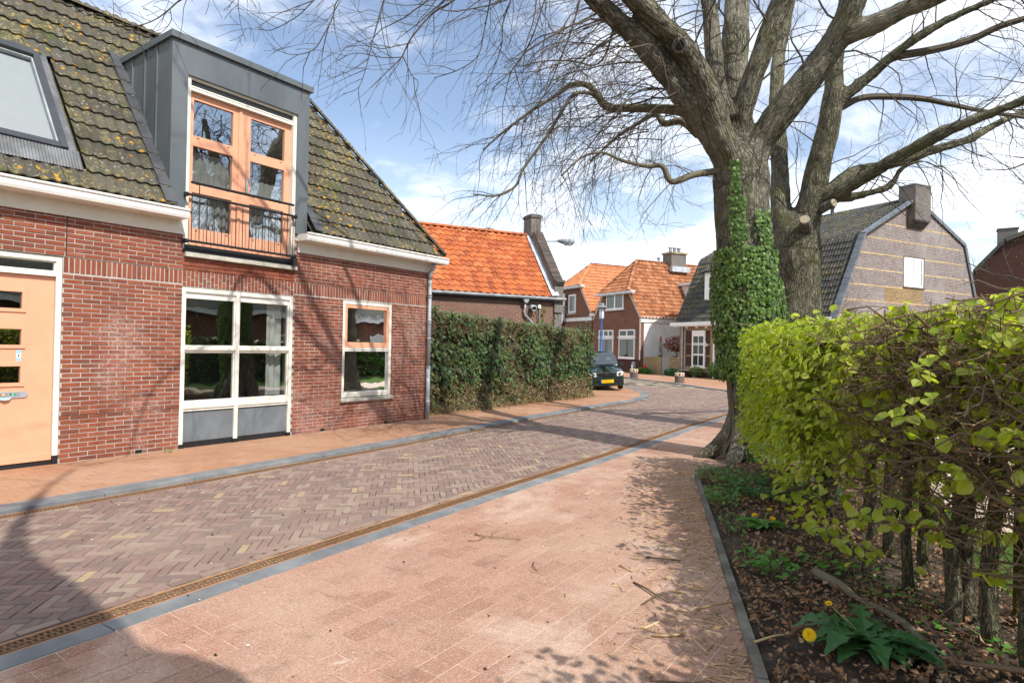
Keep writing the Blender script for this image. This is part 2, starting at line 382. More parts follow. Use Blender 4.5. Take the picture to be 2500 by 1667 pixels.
def stone():
    t = NT('bluestone'); n = t.noise(3, 6, .65); c = t.mix(t.sm(n, .35, .7), (.135, .142, .148), (.225, .232, .236)); c = t.mix(t.sm(t.noise(.9, 3), .5, .7, 0, .45), c, (.38, .36, .33))
    r = t.rand(); c = t.mix(t.math('MULTIPLY', r, .3), c, (.1, .11, .12)); c = t.mix(t.math('MULTIPLY', t.sm(t.noise(160, 2), .62, .7), .4), c, (.4, .41, .42)); t.bsdf(c, .75, t.bump(t.noise(120, 4), .3, .003), spec=.3); return t.m
M['stone'] = stone()
def rust():
    t = NT('rusty_iron'); n = t.noise(30, 5); c = t.mix(t.sm(n, .35, .7), (.15, .075, .035), (.26, .15, .075)); t.bsdf(c, .8, t.bump(t.noise(130, 3), .4, .003), metal=.2); return t.m
M['rust'] = rust()
M['hole'] = simple('hole_dark_and_mud', (.02, .016, .013), .9)  # dark of openings put into the colour; serves mud and specks too
def bark(name, a, b, green=.4, sc=1.0, grain=False):
    """grain: use the stored along-limb coordinates, so furrows follow each limb"""
    t = NT(name)
    if grain:
        at = t.n('ShaderNodeAttribute'); at.attribute_name = 'grain'; p = at.outputs['Vector']
    else: p = t.mapping(t.obj, (1, 1, 1))
    wob = t.n('ShaderNodeTexNoise'); t.l(p, wob.inputs['Vector']); wob.inputs['Scale'].default_value = 3.5; wob.inputs['Detail'].default_value = 3
    vs = t.n('ShaderNodeVectorMath', operation='MULTIPLY_ADD'); t.l(wob.outputs['Color'], vs.inputs[0]); vs.inputs[1].default_value = (.07, .07, .25); t.l(p, vs.inputs[2])
    q = t.mapping(vs.outputs[0], (1.25, 1.25, .2))
    n1 = t.noise(20*sc, 3, .55, vec=q); rid = t.math('ABSOLUTE', t.math('MULTIPLY_ADD', n1, 2.0, -1.0)); fur = t.sm(rid, .0, .30)
    n2 = t.noise(52*sc, 4, .6, vec=t.mapping(vs.outputs[0], (1, 1, .22))); fn = t.noise(120*sc, 4, .7, vec=t.mapping(p, (1, 1, .5)))
    c = t.mix(t.sm(n2, .32, .68), a, b); c = t.mix(t.math('SUBTRACT', 1.0, t.sm(rid, .0, .17)), c, tuple(x*.30 for x in a))
    c = t.mix(t.math('MULTIPLY', t.sm(fn, .55, .75), .4), c, tuple(min(1, x*1.5) for x in b))
    big = t.noise(1.7, 5, .6); c = t.mix(t.sm(big, .45, .68, 0, .5), c, tuple(x*1.3 for x in b))
    gr = t.noise(2.6, 5, .65, vec=t.mapping(t.obj, (1, 1, .6), (4, 2, 0))); c = t.mix(t.sm(gr, .5, .66, 0, green), c, (.10, .11, .03))
    ye = t.noise(40, 4, .7); c = t.mix(t.math('MULTIPLY', t.sm(ye, .58, .66), t.sm(t.noise(1.4, 3), .42, .58)), c, (.30, .28, .15))
    h = t.math('ADD', t.math('MULTIPLY', fur, .8), t.math('MULTIPLY', t.math('ADD', n2, fn), .3))
    t.bsdf(c, .92, t.bump(h, 1.0, .035), spec=.12); return t.m
M['bark'] = bark('furrowed_grey_bark', (.15, .135, .10), (.28, .26, .20), .5, 1.0, True)
M['bark2'] = bark('lichen_bark', (.14, .128, .088), (.25, .235, .165), .6, 1.0, True)
def twigm(name, a, b):
    t = NT(name); c = t.mix(t.noise(25, 4), a, b); t.bsdf(c, .85, spec=.15); return t.m
M['bark_plain'] = bark('plain_bark', (.175, .16, .125), (.31, .295, .24), .4)
M['twig'] = twigm('grey_twig', (.06, .048, .036), (.125, .104, .08))
M['limb'] = twigm('mossy_limb', (.10, .09, .055), (.19, .17, .12))
M['twig_h'] = twigm('brown_twig', (.085, .055, .035), (.19, .14, .095))
M['bud'] = twigm('copper_bud', (.28, .12, .045), (.36, .2, .09))
M['stem_h'] = bark('green_beech_bark', (.12, .11, .07), (.19, .175, .12), .8, 2.0)
def leafm(name, cols, trans=.4, rough=.45, gloss=.08):
    t = NT(name); r = t.rand(); c = t.ramp(r, [(i/max(1, len(cols)-1), q) for i, q in enumerate(cols)])
    d = t.n('ShaderNodeBsdfPrincipled'); t.l(c, d.inputs['Base Color']); d.inputs['Roughness'].default_value = rough; d.inputs['Specular IOR Level'].default_value = gloss*5
    tr = t.n('ShaderNodeBsdfTranslucent'); g = t.n('ShaderNodeHueSaturation'); t.l(c, g.inputs['Color']); g.inputs['Value'].default_value = 1.35; g.inputs['Saturation'].default_value = 1.1; t.l(g.outputs[0], tr.inputs[0])
    mx = t.n('ShaderNodeMixShader'); mx.inputs[0].default_value = trans; t.l(d.outputs[0], mx.inputs[1]); t.l(tr.outputs[0], mx.inputs[2]); t.l(mx.outputs[0], t.out.inputs[0]); return t.m
M['leaf_beech'] = leafm('beech_leaf', [(.30, .39, .04), (.42, .49, .06), (.34, .43, .045), (.48, .52, .11), (.24, .34, .035), (.39, .46, .05)], .58)
M['leaf_ivy'] = leafm('ivy_leaf', [(.025, .065, .02), (.04, .09, .025), (.018, .046, .016), (.075, .13, .025), (.03, .072, .022), (.10, .15, .025)], .14, .42, .07)
M['leaf_ivy2'] = leafm('tree_ivy_leaf', [(.06, .13, .024), (.12, .22, .035), (.04, .09, .022), (.17, .27, .045), (.08, .16, .03), (.20, .29, .055)], .25, .38, .09)
M['leaf_green'] = leafm('weed_leaf', [(.07, .20, .03), (.11, .27, .04), (.085, .23, .035)], .35)
M['leaf_dand'] = leafm('dandelion_leaf', [(.035, .12, .035), (.05, .15, .04), (.045, .13, .035)], .25)
M['leaf_red'] = leafm('red_maple_leaf', [(.17, .03, .02), (.24, .05, .025), (.12, .025, .02)], .3)
M['leaf_bush'] = leafm('bush_leaf', [(.06, .15, .02), (.10, .21, .03), (.045, .12, .02)], .3)
M['leaf_dead'] = leafm('dead_leaf', [(.20, .10, .055), (.29, .165, .09), (.13, .07, .042), (.38, .25, .15), (.17, .095, .06)], .1, .8, .02)
M['straw'] = leafm('dry_stem', [(.26, .18, .09), (.34, .26, .14), (.2, .13, .06), (.4, .32, .18)], .1, .8, .02)
M['wood_chip'] = leafm('split_wood', [(.5, .36, .2), (.42, .28, .15), (.3, .2, .11), (.58, .44, .27)], .0, .85, .02)
M['yellow'] = simple('yellow_petal', (.75, .48, .01), .6)
M['pink'] = simple('pink_petal', (.6, .12, .2), .5)
M['red'] = simple('red_petal', (.6, .02, .015), .5)
def soilm():
    t = NT('dark_soil'); n = t.noise(5, 7, .7); c = t.mix(t.sm(n, .35, .7), (.05, .038, .029), (.13, .103, .08)); t.bsdf(c, .95, t.bump(t.noise(40, 6, .75), 1.0, .03), spec=.1); return t.m
M['soil'] = soilm()
def grassm():
    t = NT('lawn'); n = t.noise(12, 6, .7); c = t.mix(t.sm(n, .35, .7), (.05, .085, .02), (.09, .14, .03)); t.bsdf(c, .95, t.bump(t.noise(60, 4), .9, .03), spec=.1); return t.m
M['grass'] = grassm()
M['path'] = paving('garden_path', [(.42, .33, .27), (.46, .37, .3)], .4, (.5, .4, .33), .5)
M['blade'] = leafm('grass_blade', [(.08, .17, .025), (.12, .22, .03), (.15, .22, .05)], .3)
def brickwall(name, tones, mort, sx=.23, sz=.07, axis=(1, 0, 0), bands=None, grey=0.0):
    """far brickwork: uses UV = (metres along, metres up)"""
    t = NT(name); uv = t.n('ShaderNodeUVMap'); uv.uv_map = 'UVMap'
    b = t.n('ShaderNodeTexBrick'); t.l(uv.outputs[0], b.inputs['Vector']); b.inputs['Scale'].default_value = 1; b.inputs['Brick Width'].default_value = sx; b.inputs['Row Height'].default_value = sz
    b.inputs['Mortar Size'].default_value = .009; b.inputs['Mortar Smooth'].default_value = .2; b.inputs['Color1'].default_value = (*tones[0], 1); b.inputs['Color2'].default_value = (*tones[1], 1); b.inputs['Mortar'].default_value = (*mort, 1); b.inputs['Bias'].default_value = 0
    fl = t.n('ShaderNodeVectorMath', operation='SNAP'); t.l(uv.outputs[0], fl.inputs[0]); fl.inputs[1].default_value = (sx/2, sz, 1)
    wn = t.n('ShaderNodeTexWhiteNoise', noise_dimensions='2D'); t.l(fl.outputs[0], wn.inputs['Vector'])
    c = t.mix(t.math('MULTIPLY', wn.outputs[0], .45), b.outputs[0], tones[2]); 
    c = t.mix(t.math('MULTIPLY', b.outputs[1], 1.0), c, mort)
    c = t.mix(t.sm(t.noise(1.1, 5, .6), .4, .7, 0, .4), c, tones[3])
    c = t.mix(t.sm(t.noise(.45, 4, .6), .5, .7, 0, grey), c, (.35, .33, .315))
    t.bsdf(c, .9, t.bump(t.math('SUBTRACT', 1.0, b.outputs[1]), .5, .006), spec=.2); return t.m
M['bw_old'] = brickwall('old_red_brickwork', [(.20, .092, .062), (.15, .068, .048), (.25, .13, .09), (.13, .07, .052)], (.24, .20, .17))
M['bw_brown'] = brickwall('brown_brickwork', [(.21, .088, .05), (.16, .066, .04), (.28, .13, .066), (.12, .058, .04)], (.15, .11, .085))
M['bw_purple'] = brickwall('purple_brickwork', [(.165, .115, .105), (.105, .072, .068), (.34, .305, .285), (.17, .148, .138)], (.40, .37, .345), sx=.25, sz=.082, grey=.45)
M['bw_yellow'] = brickwall('yellow_brickwork', [(.36, .26, .13), (.24, .15, .07), (.46, .35, .19), (.18, .12, .07)], (.13, .10, .075))
M['bw_darkpanel'] = brickwall('dark_brickwork', [(.07, .032, .024), (.10, .04, .028), (.055, .03, .024), (.06, .03, .025)], (.05, .035, .03))
M['bw_grey'] = brickwall('grey_brickwork', [(.15, .13, .115), (.11, .097, .088), (.21, .19, .17), (.10, .09, .08)], (.24, .22, .20))
M['band'] = paint('yellow_brick_band', (.52, .38, .2), .9, .15, .3)
def plasterm():
    t = NT('stained_plaster'); n = t.noise(1.2, 6, .65); c = t.mix(t.sm(n, .4, .7), (.80, .80, .77), (.66, .66, .63)); s2 = t.noise(2.2, 6, .7, vec=t.mapping(t.pos, (1, 1, .25))); c = t.mix(t.sm(s2, .58, .75, 0, .55), c, (.36, .36, .35)); t.bsdf(c, .9, t.bump(t.noise(25, 5), .3, .01), spec=.15); return t.m
M['plaster'] = plasterm()
def carpaint():
    t = NT('dark_green_car_paint'); fl = t.noise(900, 1); c = t.mix(fl, (.006, .024, .020), (.011, .035, .029)); t.bsdf(c, .28, spec=.5, metal=.35, coat=.9); return t.m
M['car'] = carpaint()
M['rubber'] = simple('rubber', (.02, .02, .02), .75)
M['chrome'] = simple('chrome', (.7, .7, .72), .15, .5, 1.0)
M['lamp_lens'] = simple('clear_lens', (.62, .64, .66), .12, .8)
M['plate'] = simple('yellow_plate', (.85, .50, .01), .45)
M['blue'] = paint('blue_paint', (.055, .16, .42), .45)
M['eu_blue'] = simple('blue_band', (.01, .05, .4), .5)
M['ink'] = simple('black_ink', (.012, .012, .014), .6)
M['sticker_blue'] = simple('light_blue_paper', (.30, .52, .75), .6)
M['paper'] = simple('white_paper', (.82, .82, .82), .6)
M['orange_s'] = simple('orange_print', (.85, .33, .01), .5)
M['green_s'] = simple('green_print', (.02, .42, .12), .5)
M['green_sign'] = simple('green_sign_print', (.015, .38, .09), .5)
M['planter'] = paint('brown_concrete', (.13, .10, .09), .85, .1, .25)
M['mosaic'] = paint('cream_mosaic', (.66, .58, .42), .5, .15, .25)
M['tile_r'] = simple('red_mosaic', (.5, .04, .03), .4); M['tile_b'] = simple('blue_mosaic', (.05, .12, .4), .4); M['tile_y'] = simple('yellow_mosaic', (.75, .5, .06), .4)
M['greywood'] = twigm('grey_weathered_wood', (.22, .20, .18), (.36, .33, .29))
M['mosswood'] = bark('mossy_post', (.12, .13, .03), (.2, .2, .05), .9, 1.2)
M['terracotta'] = simple('terracotta', (.4, .14, .06), .8)
M['ember'] = simple('grey_plastic', (.32, .33, .35), .5)
def wall_uv(o):
    me = o.data; uvl = me.uv_layers.new(name='UVMap'); off = o.matrix_world.translation if o.parent is None else base_of(o.parent)
    co = np.empty(len(me.vertices)*3); me.vertices.foreach_get('co', co); co = co.reshape(-1, 3)+np.array(off)
    uv = np.zeros((len(me.loops), 2))
    for p in me.polygons:
        n = p.normal; t = Vector((-n.y, n.x, 0))
        t = t.normalized() if t.length > .05 else Vector((1, 0, 0))
        for li in p.loop_indices:
            v = co[me.loops[li].vertex_index]; uv[li] = (v[0]*t.x+v[1]*t.y, v[2] if abs(n.z) < .9 else v[1])
    uvl.data.foreach_set('uv', uv.ravel()); return o
def lerp_tab(tab, x):
    if x <= tab[0][0]: return tab[0][1]
    for (a, b), (c, d) in zip(tab, tab[1:]):
        if x <= c: return b+(d-b)*(x-a)/(c-a)
    return tab[-1][1]
# lines across the street, as x(y)
KL = [(-6, -7.2), (1.9, -7.36), (3.7, -7.42), (7.2, -7.62), (9, -7.78), (12.4, -8.05), (15.5, -8.22), (18.7, -8.3)]   # left kerb, pavement edge is .26 further
KR = [(-6, -3.95), (1.1, -4.03), (2.5, -4.12), (4.9, -4.22), (7.6, -4.30), (9.2, -4.36), (11.7, -4.52), (13, -4.6), (17, -4.72), (22, -4.9)]  # right kerb stone, street side
ZR, ZP = -.035, -.02
LC = [(-8.3, 18.7), (-8.62, 20.3), (-9.3, 21.9), (-10.4, 23.6), (-12.4, 26.0), (-16, 29.6), (-24, 36.5)]               # left kerb running round the corner
FK = [(-4.9, 23.8), (-7.13, 25.73), (-8.72, 27.03), (-11.66, 29.99), (-14.81, 32.47), (-25, 41)]                        # far kerb
def build_ground():
    g = MB(); g.add([(-150, -120, -.12), (150, -120, -.12), (150, 230, -.12), (-150, 230, -.12)], [(0, 1, 2, 3)]); g.build('ground', M['soil'], kind='structure')
    # ---------------- road
    ys = [-6, 0, 2, 4, 6, 8, 10, 12, 14, 16, 18.7]
    road = thing('road', None, None, (-5.8, 8, ZR), kind='structure')
    b = MB(); xs = [(lerp_tab(KL, y), lerp_tab(KR, y)) for y in ys]
    v = []; f = []
    for (a, c), y in zip(xs, ys): v += [(a, y, ZR-.006), (c, y, ZR-.006)]
    for i in range(len(ys)-1): f.append((2*i, 2*i+1, 2*i+3, 2*i+2))
    b.add(v, f)
    poly = [(-4.85, 18.7), (-4.9, 23.8)]+FK[1:]+LC[::-1]
    b.add([(x, y, ZR-.006) for x, y in poly], [tuple(range(len(poly)))])
    b.build('joint_bed', M['joint'], road)
    # herringbone clinkers at 45 degrees to the kerb
    Wb = .0715; k = 3; Lb = Wb*k; g_ = .0075
    c45 = math.cos(math.pi/4); cx, cy = -5.8, 3.0
    full = {}
    for d in (0, 1):
        w, h = (Lb-g_, Wb-g_) if d == 0 else (Wb-g_, Lb-g_)
        p = [(-w/2, -h/2), (w/2, -h/2), (w/2, h/2), (-w/2, h/2)]
        p = [(x*c45-y*c45, x*c45+y*c45) for x, y in p]
        vv, ff = slab_piece(p, 0, .022, .0035); full[d] = (vv, ff, MB().add(vv, ff).mesh('paver', M['paver']), p)
    pieces = []
    def keep_bounds(y):
        return lerp_tab(KL, y)+.27, lerp_tab(KR, y)-.31
    R = 230
    for n in range(-70, 71):
        for m in range(-R, R):
            for d in (0, 1):
                if d == 0: lx, ly = m+k*n+k/2, m-k*n+.5
                else: lx, ly = m+k*n+.5, m+1-k*n+k/2
                lx *= Wb; ly *= Wb
                x = cx+lx*c45-ly*c45; y = cy+lx*c45+ly*c45
                if y < .4 or y > 27.5 or x > -4.3 or x < -12: continue
                if not in_view((x, y, 0), 80): continue
                if y < 18.6:
                    lo, hi = keep_bounds(y)
                    if x < lo-.12 or x > hi+.12: continue
                    pp = [(x+a, y+b_) for a, b_ in full[d][3]]
                    if all(lo < q[0] < hi for q in pp): pieces.append((camdist((x, y, 0)), x, y, d, None))
                    else:
                        s1 = (lerp_tab(KL, y+.1)-lerp_tab(KL, y-.1))/.2; s2 = (lerp_tab(KR, y+.1)-lerp_tab(KR, y-.1))/.2
                        q = clip_poly(pp, (lo+.005, y), (-1, s1)); q = clip_poly(q, (hi-.005, y), (1, -s2)) if len(q) > 2 else q
                        if len(q) > 2 and area2(q) > .0012: pieces.append((camdist((x, y, 0)), x, y, d, q))
                else:
                    # beyond the corner: stay right of the left kerb and short of the far kerb
                    ok = x < -4.95
                    lx0 = None
                    for (x0, y0), (x1, y1) in zip(LC, LC[1:]):
                        if y0 <= y <= y1: lx0 = x0+(x1-x0)*(y-y0)/(y1-y0)
                    if lx0 is not None and x < lx0+.17: ok = False
                    fy = lerp_tab([(p[0], p[1]) for p in FK[::-1]], x)
                    if y > fy-.2: ok = False
                    if ok: pieces.append((camdist((x, y, 0)), x, y, d, None))
    pieces.sort(key=lambda p: p[0])
    big = MB(); cnt = 0
    for dist, x, y, d, q in pieces:
        dz = random.uniform(-.0022, .0022); tx, ty = random.gauss(0, .006), random.gauss(0, .006)
        if q is None and cnt < 300:
            Mx = Matrix.Translation((x, y, ZR+dz)) @ Matrix.Rotation(tx, 4, 'X') @ Matrix.Rotation(ty, 4, 'Y') @ Matrix.Rotation(random.gauss(0, .008), 4, 'Z')
            place(full[d][2], 'paver', road, Mx); cnt += 1
        elif q is None:
            vv = [(x+a, y+b_, ZR+dz+c+a*ty+b_*tx) for a, b_, c in full[d][0]]; big.add(vv, full[d][1])
        else:
            vv, ff = slab_piece(q, ZR+dz, .02, .003); big.add(vv, ff)
    big.build('pavers', M['paver'], road, kind='stuff')
    # border course of stretchers on both sides
    bor = []
    for side in (0, 1):
        y = .6
        while y < 18.5:
            yy = y+.105
            xe = lerp_tab(KL, yy)+.225 if side == 0 else lerp_tab(KR, yy)-.275
            sl = ((lerp_tab(KL, yy+.1)-lerp_tab(KL, yy-.1)) if side == 0 else (lerp_tab(KR, yy+.1)-lerp_tab(KR, yy-.1)))/.2
            bor.append((xe, yy, math.atan(-sl))); y += .217
    vv, ff = slab_piece([(-.031, -.104), (.031, -.104), (.031, .104), (-.031, .104)], 0, .02, .003); bm_ = MB().add(vv, ff).mesh('border_paver', M['paver'])
    for x, y, a in bor:
        if in_view((x, y, 0)): place(bm_, 'border_paver', road, Matrix.Translation((x, y, ZR+random.uniform(-.002, .002))) @ Matrix.Rotation(a, 4, 'Z'))
    # ---------------- drain channels
    seg = .5; gm = MB(); w = .118
    for x0 in (-w/2, -.006, w/2-.012): gm.box(x0, x0+.012, 0, seg-.006, -.02, 0)
    for i in range(16):
        y0 = i*seg/16+.004; gm.box(-w/2+.012, -.006, y0, y0+.013, -.02, -.001); gm.box(.006, w/2-.012, y0+.015, y0+.028, -.02, -.001)
    gmesh = gm.mesh('grate', M['rust'])
    for side, nm in ((0, 'drain_channel'), (1, 'drain_channel')):
        ch = thing(nm, None, None, (lerp_tab(KL, 6) if side == 0 else lerp_tab(KR, 6), 6, ZR), kind='structure')
        t = MB(); y = .4; pts = []
        while y < 18.4:
            yy = y+seg/2; X = (lambda q: lerp_tab(KL, q)+.13) if side == 0 else (lambda q: lerp_tab(KR, q)-.125)
            a = math.atan2(-(X(y+seg)-X(y)), seg)
            if in_view((X(yy), yy, 0), 200): place(gmesh, 'grate', ch, Matrix.Translation((X(y), y, ZR+.001)) @ Matrix.Rotation(a, 4, 'Z'))
            pts.append(y); y += seg
        for y in pts:
            for xa, xb, z, mi in ((-.062, .062, ZR-.02, 0), (-.062-.03, -.062, ZR-.003, 1), (.062, .062+.03, ZR-.003, 1)):
                v = [(X(y)+xa, y, z), (X(y)+xb, y, z), (X(y+seg)+xb, y+seg, z), (X(y+seg)+xa, y+seg, z)]; t.add(v, [(0, 1, 2, 3)], mi)
        t.build('gutter_bed', [M['hole'], M['sand_dark']], ch)
    # ---------------- kerbs
    kl = thing('kerb', None, None, (lerp_tab(KL, 8), 8, ZR), kind='structure'); kr = thing('kerb', None, None, (lerp_tab(KR, 8), 8, ZR), kind='structure')
    def kerb_stone(par, a, b, wid, zt, inward, thick=.12):
        a = Vector((*a, 0)); b = Vector((*b, 0)); d = (b-a); L = d.length; d.normalize(); n = Vector((-d.y, d.x, 0))*inward
        p = [a+d*.003, b-d*.003, b-d*.003+n*wid, a+d*.003+n*wid]
        vv, ff = slab_piece([(q.x, q.y) for q in p], zt+random.uniform(-.001, .001), thick, .006)
        MB().add(vv, ff).build('kerb_stone', M['stone'], par)
    y = -.07
    while y < 18.4:
        kerb_stone(kl, (lerp_tab(KL, y)+.02, y), (lerp_tab(KL, y+.98)+.02, y+.98), .27, 0.0, 1); y += .98
    y = -.95
    while y < 21:
        kerb_stone(kr, (lerp_tab(KR, y), y), (lerp_tab(KR, y+.845), y+.845), .17, ZP, -1); y += .845
    for pl, w, s in ((LC, .27, 1), (FK, .22, -1)):
        for (a, c) in zip(pl, pl[1:]):
            va, vc = Vector(a), Vector(c); n = max(1, round((vc-va).length/1.0))
            for i in range(n): kerb_stone(kl if s == 1 else kr, va.lerp(vc, i/n), va.lerp(vc, (i+1)/n), w, 0.0, s)
    # ---------------- pavements
    pv = thing('pavement', None, None, (-8.6, 6, 0), kind='structure'); pr = thing('pavement', None, None, (-2.8, 6, ZP), kind='structure'); pf = thing('pavement', None, None, (-12, 34, 0), kind='structure')
    # bed edge (right pavement boundary)
    b = MB(); v = []; f = []
    for y in ys: v += [(-12.5 if y > 10.2 else -9.62, y, -.004), (lerp_tab(KL, y)-.24, y, -.004)]
    for i in range(len(ys)-1): f.append((2*i, 2*i+1, 2*i+3, 2*i+2))
    b.add(v, f); cp = [(-8.56, 18.7)]+[(x-.22, y-.05) for x, y in LC[1:]]+[(-30, 36.5), (-30, 18.7)]
    b.add([(x, y, -.004) for x, y in cp], [tuple(range(len(cp)))]); b.build('sand_bed', M['sand_dark'], pv)
    b = MB(); xr = [(lerp_tab(KR, y)+.17) for y in ys+[22]]; v = []; f = []
    for y, x in zip(ys+[22], xr): v += [(x, y, ZP-.004), (bed_edge(y)+.02, y, ZP-.004)]
    for i in range(len(ys)): f.append((2*i, 2*i+1, 2*i+3, 2*i+2))
    b.add(v, f); b.build('sand_bed', M['sand'], pr)
    b = MB(); fp = [(x+.1, y+.16) for x, y in FK]+[(-25, 50), (6, 40), (-2, 24)]; b.add([(x, y, -.004) for x, y in fp], [tuple(range(len(fp)))]); b.build('sand_bed', M['paving_l'], pf)
    def tiles(par, x_lo, x_hi, y0, y1, tw, tl, zt, mat, phase, gap, edge_gap=0):
        lst = []
        i0 = int((-9.6)/tw)-2
        for i in range(i0, i0+int(9/tw)+4):
            xc = (i+.5)*tw; off = (0, .5)[i % 2]*tl + phase+((i*7919) % 13)/13*.02
            j = int((y0-off)/tl)-1
            while True:
                yc = off+(j+.5)*tl; j += 1
                if yc > y1: break
                if yc < y0: continue
                lo, hi = x_lo(yc), x_hi(yc)
                if xc+tw/2 < lo or xc-tw/2 > hi: continue
                if not in_view((xc, yc, 0), 60): continue
                p = [(xc-tw/2+gap/2, yc-tl/2+gap/2), (xc+tw/2-gap/2, yc-tl/2+gap/2), (xc+tw/2-gap/2, yc+tl/2-gap/2), (xc-tw/2+gap/2, yc+tl/2-gap/2)]
                if xc-tw/2 > lo and xc+tw/2 < hi: lst.append((camdist((xc, yc, 0)), xc, yc, None))
                else:
                    s1 = (x_lo(yc+.1)-x_lo(yc-.1))/.2; s2 = (x_hi(yc+.1)-x_hi(yc-.1))/.2
                    q = clip_poly(p, (lo, yc), (-1, s1)); q = clip_poly(q, (hi, yc), (1, -s2)) if len(q) > 2 else q
                    if len(q) > 2 and area2(q) > .0015: lst.append((camdist((xc, yc, 0)), xc, yc, q))
        lst.sort(key=lambda q: q[0])
        vv, ff = slab_piece([(-tw/2+gap/2, -tl/2+gap/2), (tw/2-gap/2, -tl/2+gap/2), (tw/2-gap/2, tl/2-gap/2), (-tw/2+gap/2, tl/2-gap/2)], 0, .01, .002)
        me = MB().add(vv, ff).mesh('paving_tile', mat); rest = MB(); c = 0
        for d, x, y, q in lst:
            dz = random.uniform(-.0012, .0012)
            if q is None and c < 300: place(me, 'paving_tile', par, Matrix.Translation((x, y, zt+dz)) @ Matrix.Rotation(random.gauss(0, .003), 4, 'X') @ Matrix.Rotation(random.gauss(0, .004), 4, 'Y') @ Matrix.Rotation(random.gauss(0, .004), 4, 'Z')); c += 1
            elif q is None: rest.add([(x+a, y+b_, zt+dz+cc) for a, b_, cc in vv], ff)
            else: rest.add(*slab_piece(q, zt+dz, .01, .002))
        rest.build('paving_tiles', mat, par, kind='stuff')
    tiles(pr, lambda y: lerp_tab(KR, y)+.178, lambda y: bed_edge(y)-.0, .6, 17.5, .15, .30, ZP, M['paving'], .09, .008)
    tiles(pv, lambda y: -9.55, lambda y: lerp_tab(KL, y)-.25, 1.2, 18.6, .19, .2, 0, M['paving_l'], .03, .004)
    # ---------------- planting bed
    edge = thing('bed_edging', None, None, (-1.8, 6, 0), kind='structure')
    P = [Vector((bed_edge(y), y, 0)) for y in (1.2, 2.25, 3.27, 4.25, 5.31, 6.3, 7.2, 8.06)]
    for a, c in zip(P, P[1:]):
        d = (c-a).normalized(); n = Vector((d.y, -d.x, 0))
        vv, ff = slab_piece([tuple((q)[:2]) for q in (a+d*.004, c-d*.004, c-d*.004+n*.055, a+d*.004+n*.055)], .018+random.uniform(-.006, .006), .12, .008); MB().add(vv, ff).build('edging_stone', M['bed_stone'], edge)
    a = Vector((-2.86, 8.40, 0)); c = Vector((-2.55, 9.1, 0)); d = (c-a).normalized(); n = Vector((d.y, -d.x, 0))
    vv, ff = slab_piece([tuple(q[:2]) for q in (a, c, c+n*.055, a+n*.055)], .02, .12, .008); MB().add(vv, ff).build('edging_stone', M['bed_stone'], edge)
    # bed soil with relief
    nx, ny = 27, 130; v = []; f = []
    for j in range(ny):
        y = .8+j*.115
        for i in range(nx):
            x = bed_edge(y)+.03+i*.075; q = mnoise.noise((x*1.7, y*1.7, 0))*.03+mnoise.noise((x*7, y*7, 3))*.018+mnoise.noise((x*23, y*23, 3))*.008
            v.append((x, y, -.005+min(1, i/8)*.05+q*min(1, i/2+.3)))
    for j in range(ny-1):
        for i in range(nx-1): f.append((j*nx+i, j*nx+i+1, (j+1)*nx+i+1, (j+1)*nx+i))
    MB().add(v, f).build('planting_bed', M['soil'], kind='structure', smooth=True)
    # lawn and garden path behind the hedge
    lw = MB(); lw.add([(1.5, .5, .012), (14, -3, .012), (14, 26, .012), (-2.2, 26, .012), (-2.0, 12, .012), (-.2, 7.2, .012), (.62, 4.6, .012)], [tuple(range(7))]); lw.build('lawn', M['grass'], kind='structure')
    gp = MB(); gp.add([(1.75, 3.6, .02), (3.2, 3.6, .02), (1.4, 9.4, .02), (.6, 20, .02), (-1.6, 20, .02), (-1.3, 12, .02), (-.05, 8.3, .02)], [tuple(range(7))]); gp.build('garden_path', M['path'], kind='structure')
def bed_edge(y):
    if y < 8.2: return -.78-(y-3.27)*.411
    if y < 9.1: return -2.80+(y-8.2)*.3
    return -2.5+(y-9.1)*.02
M['bed_stone'] = paint('worn_concrete_edging', (.20, .185, .16), .9, .2, .4, spec=.1)
build_ground()
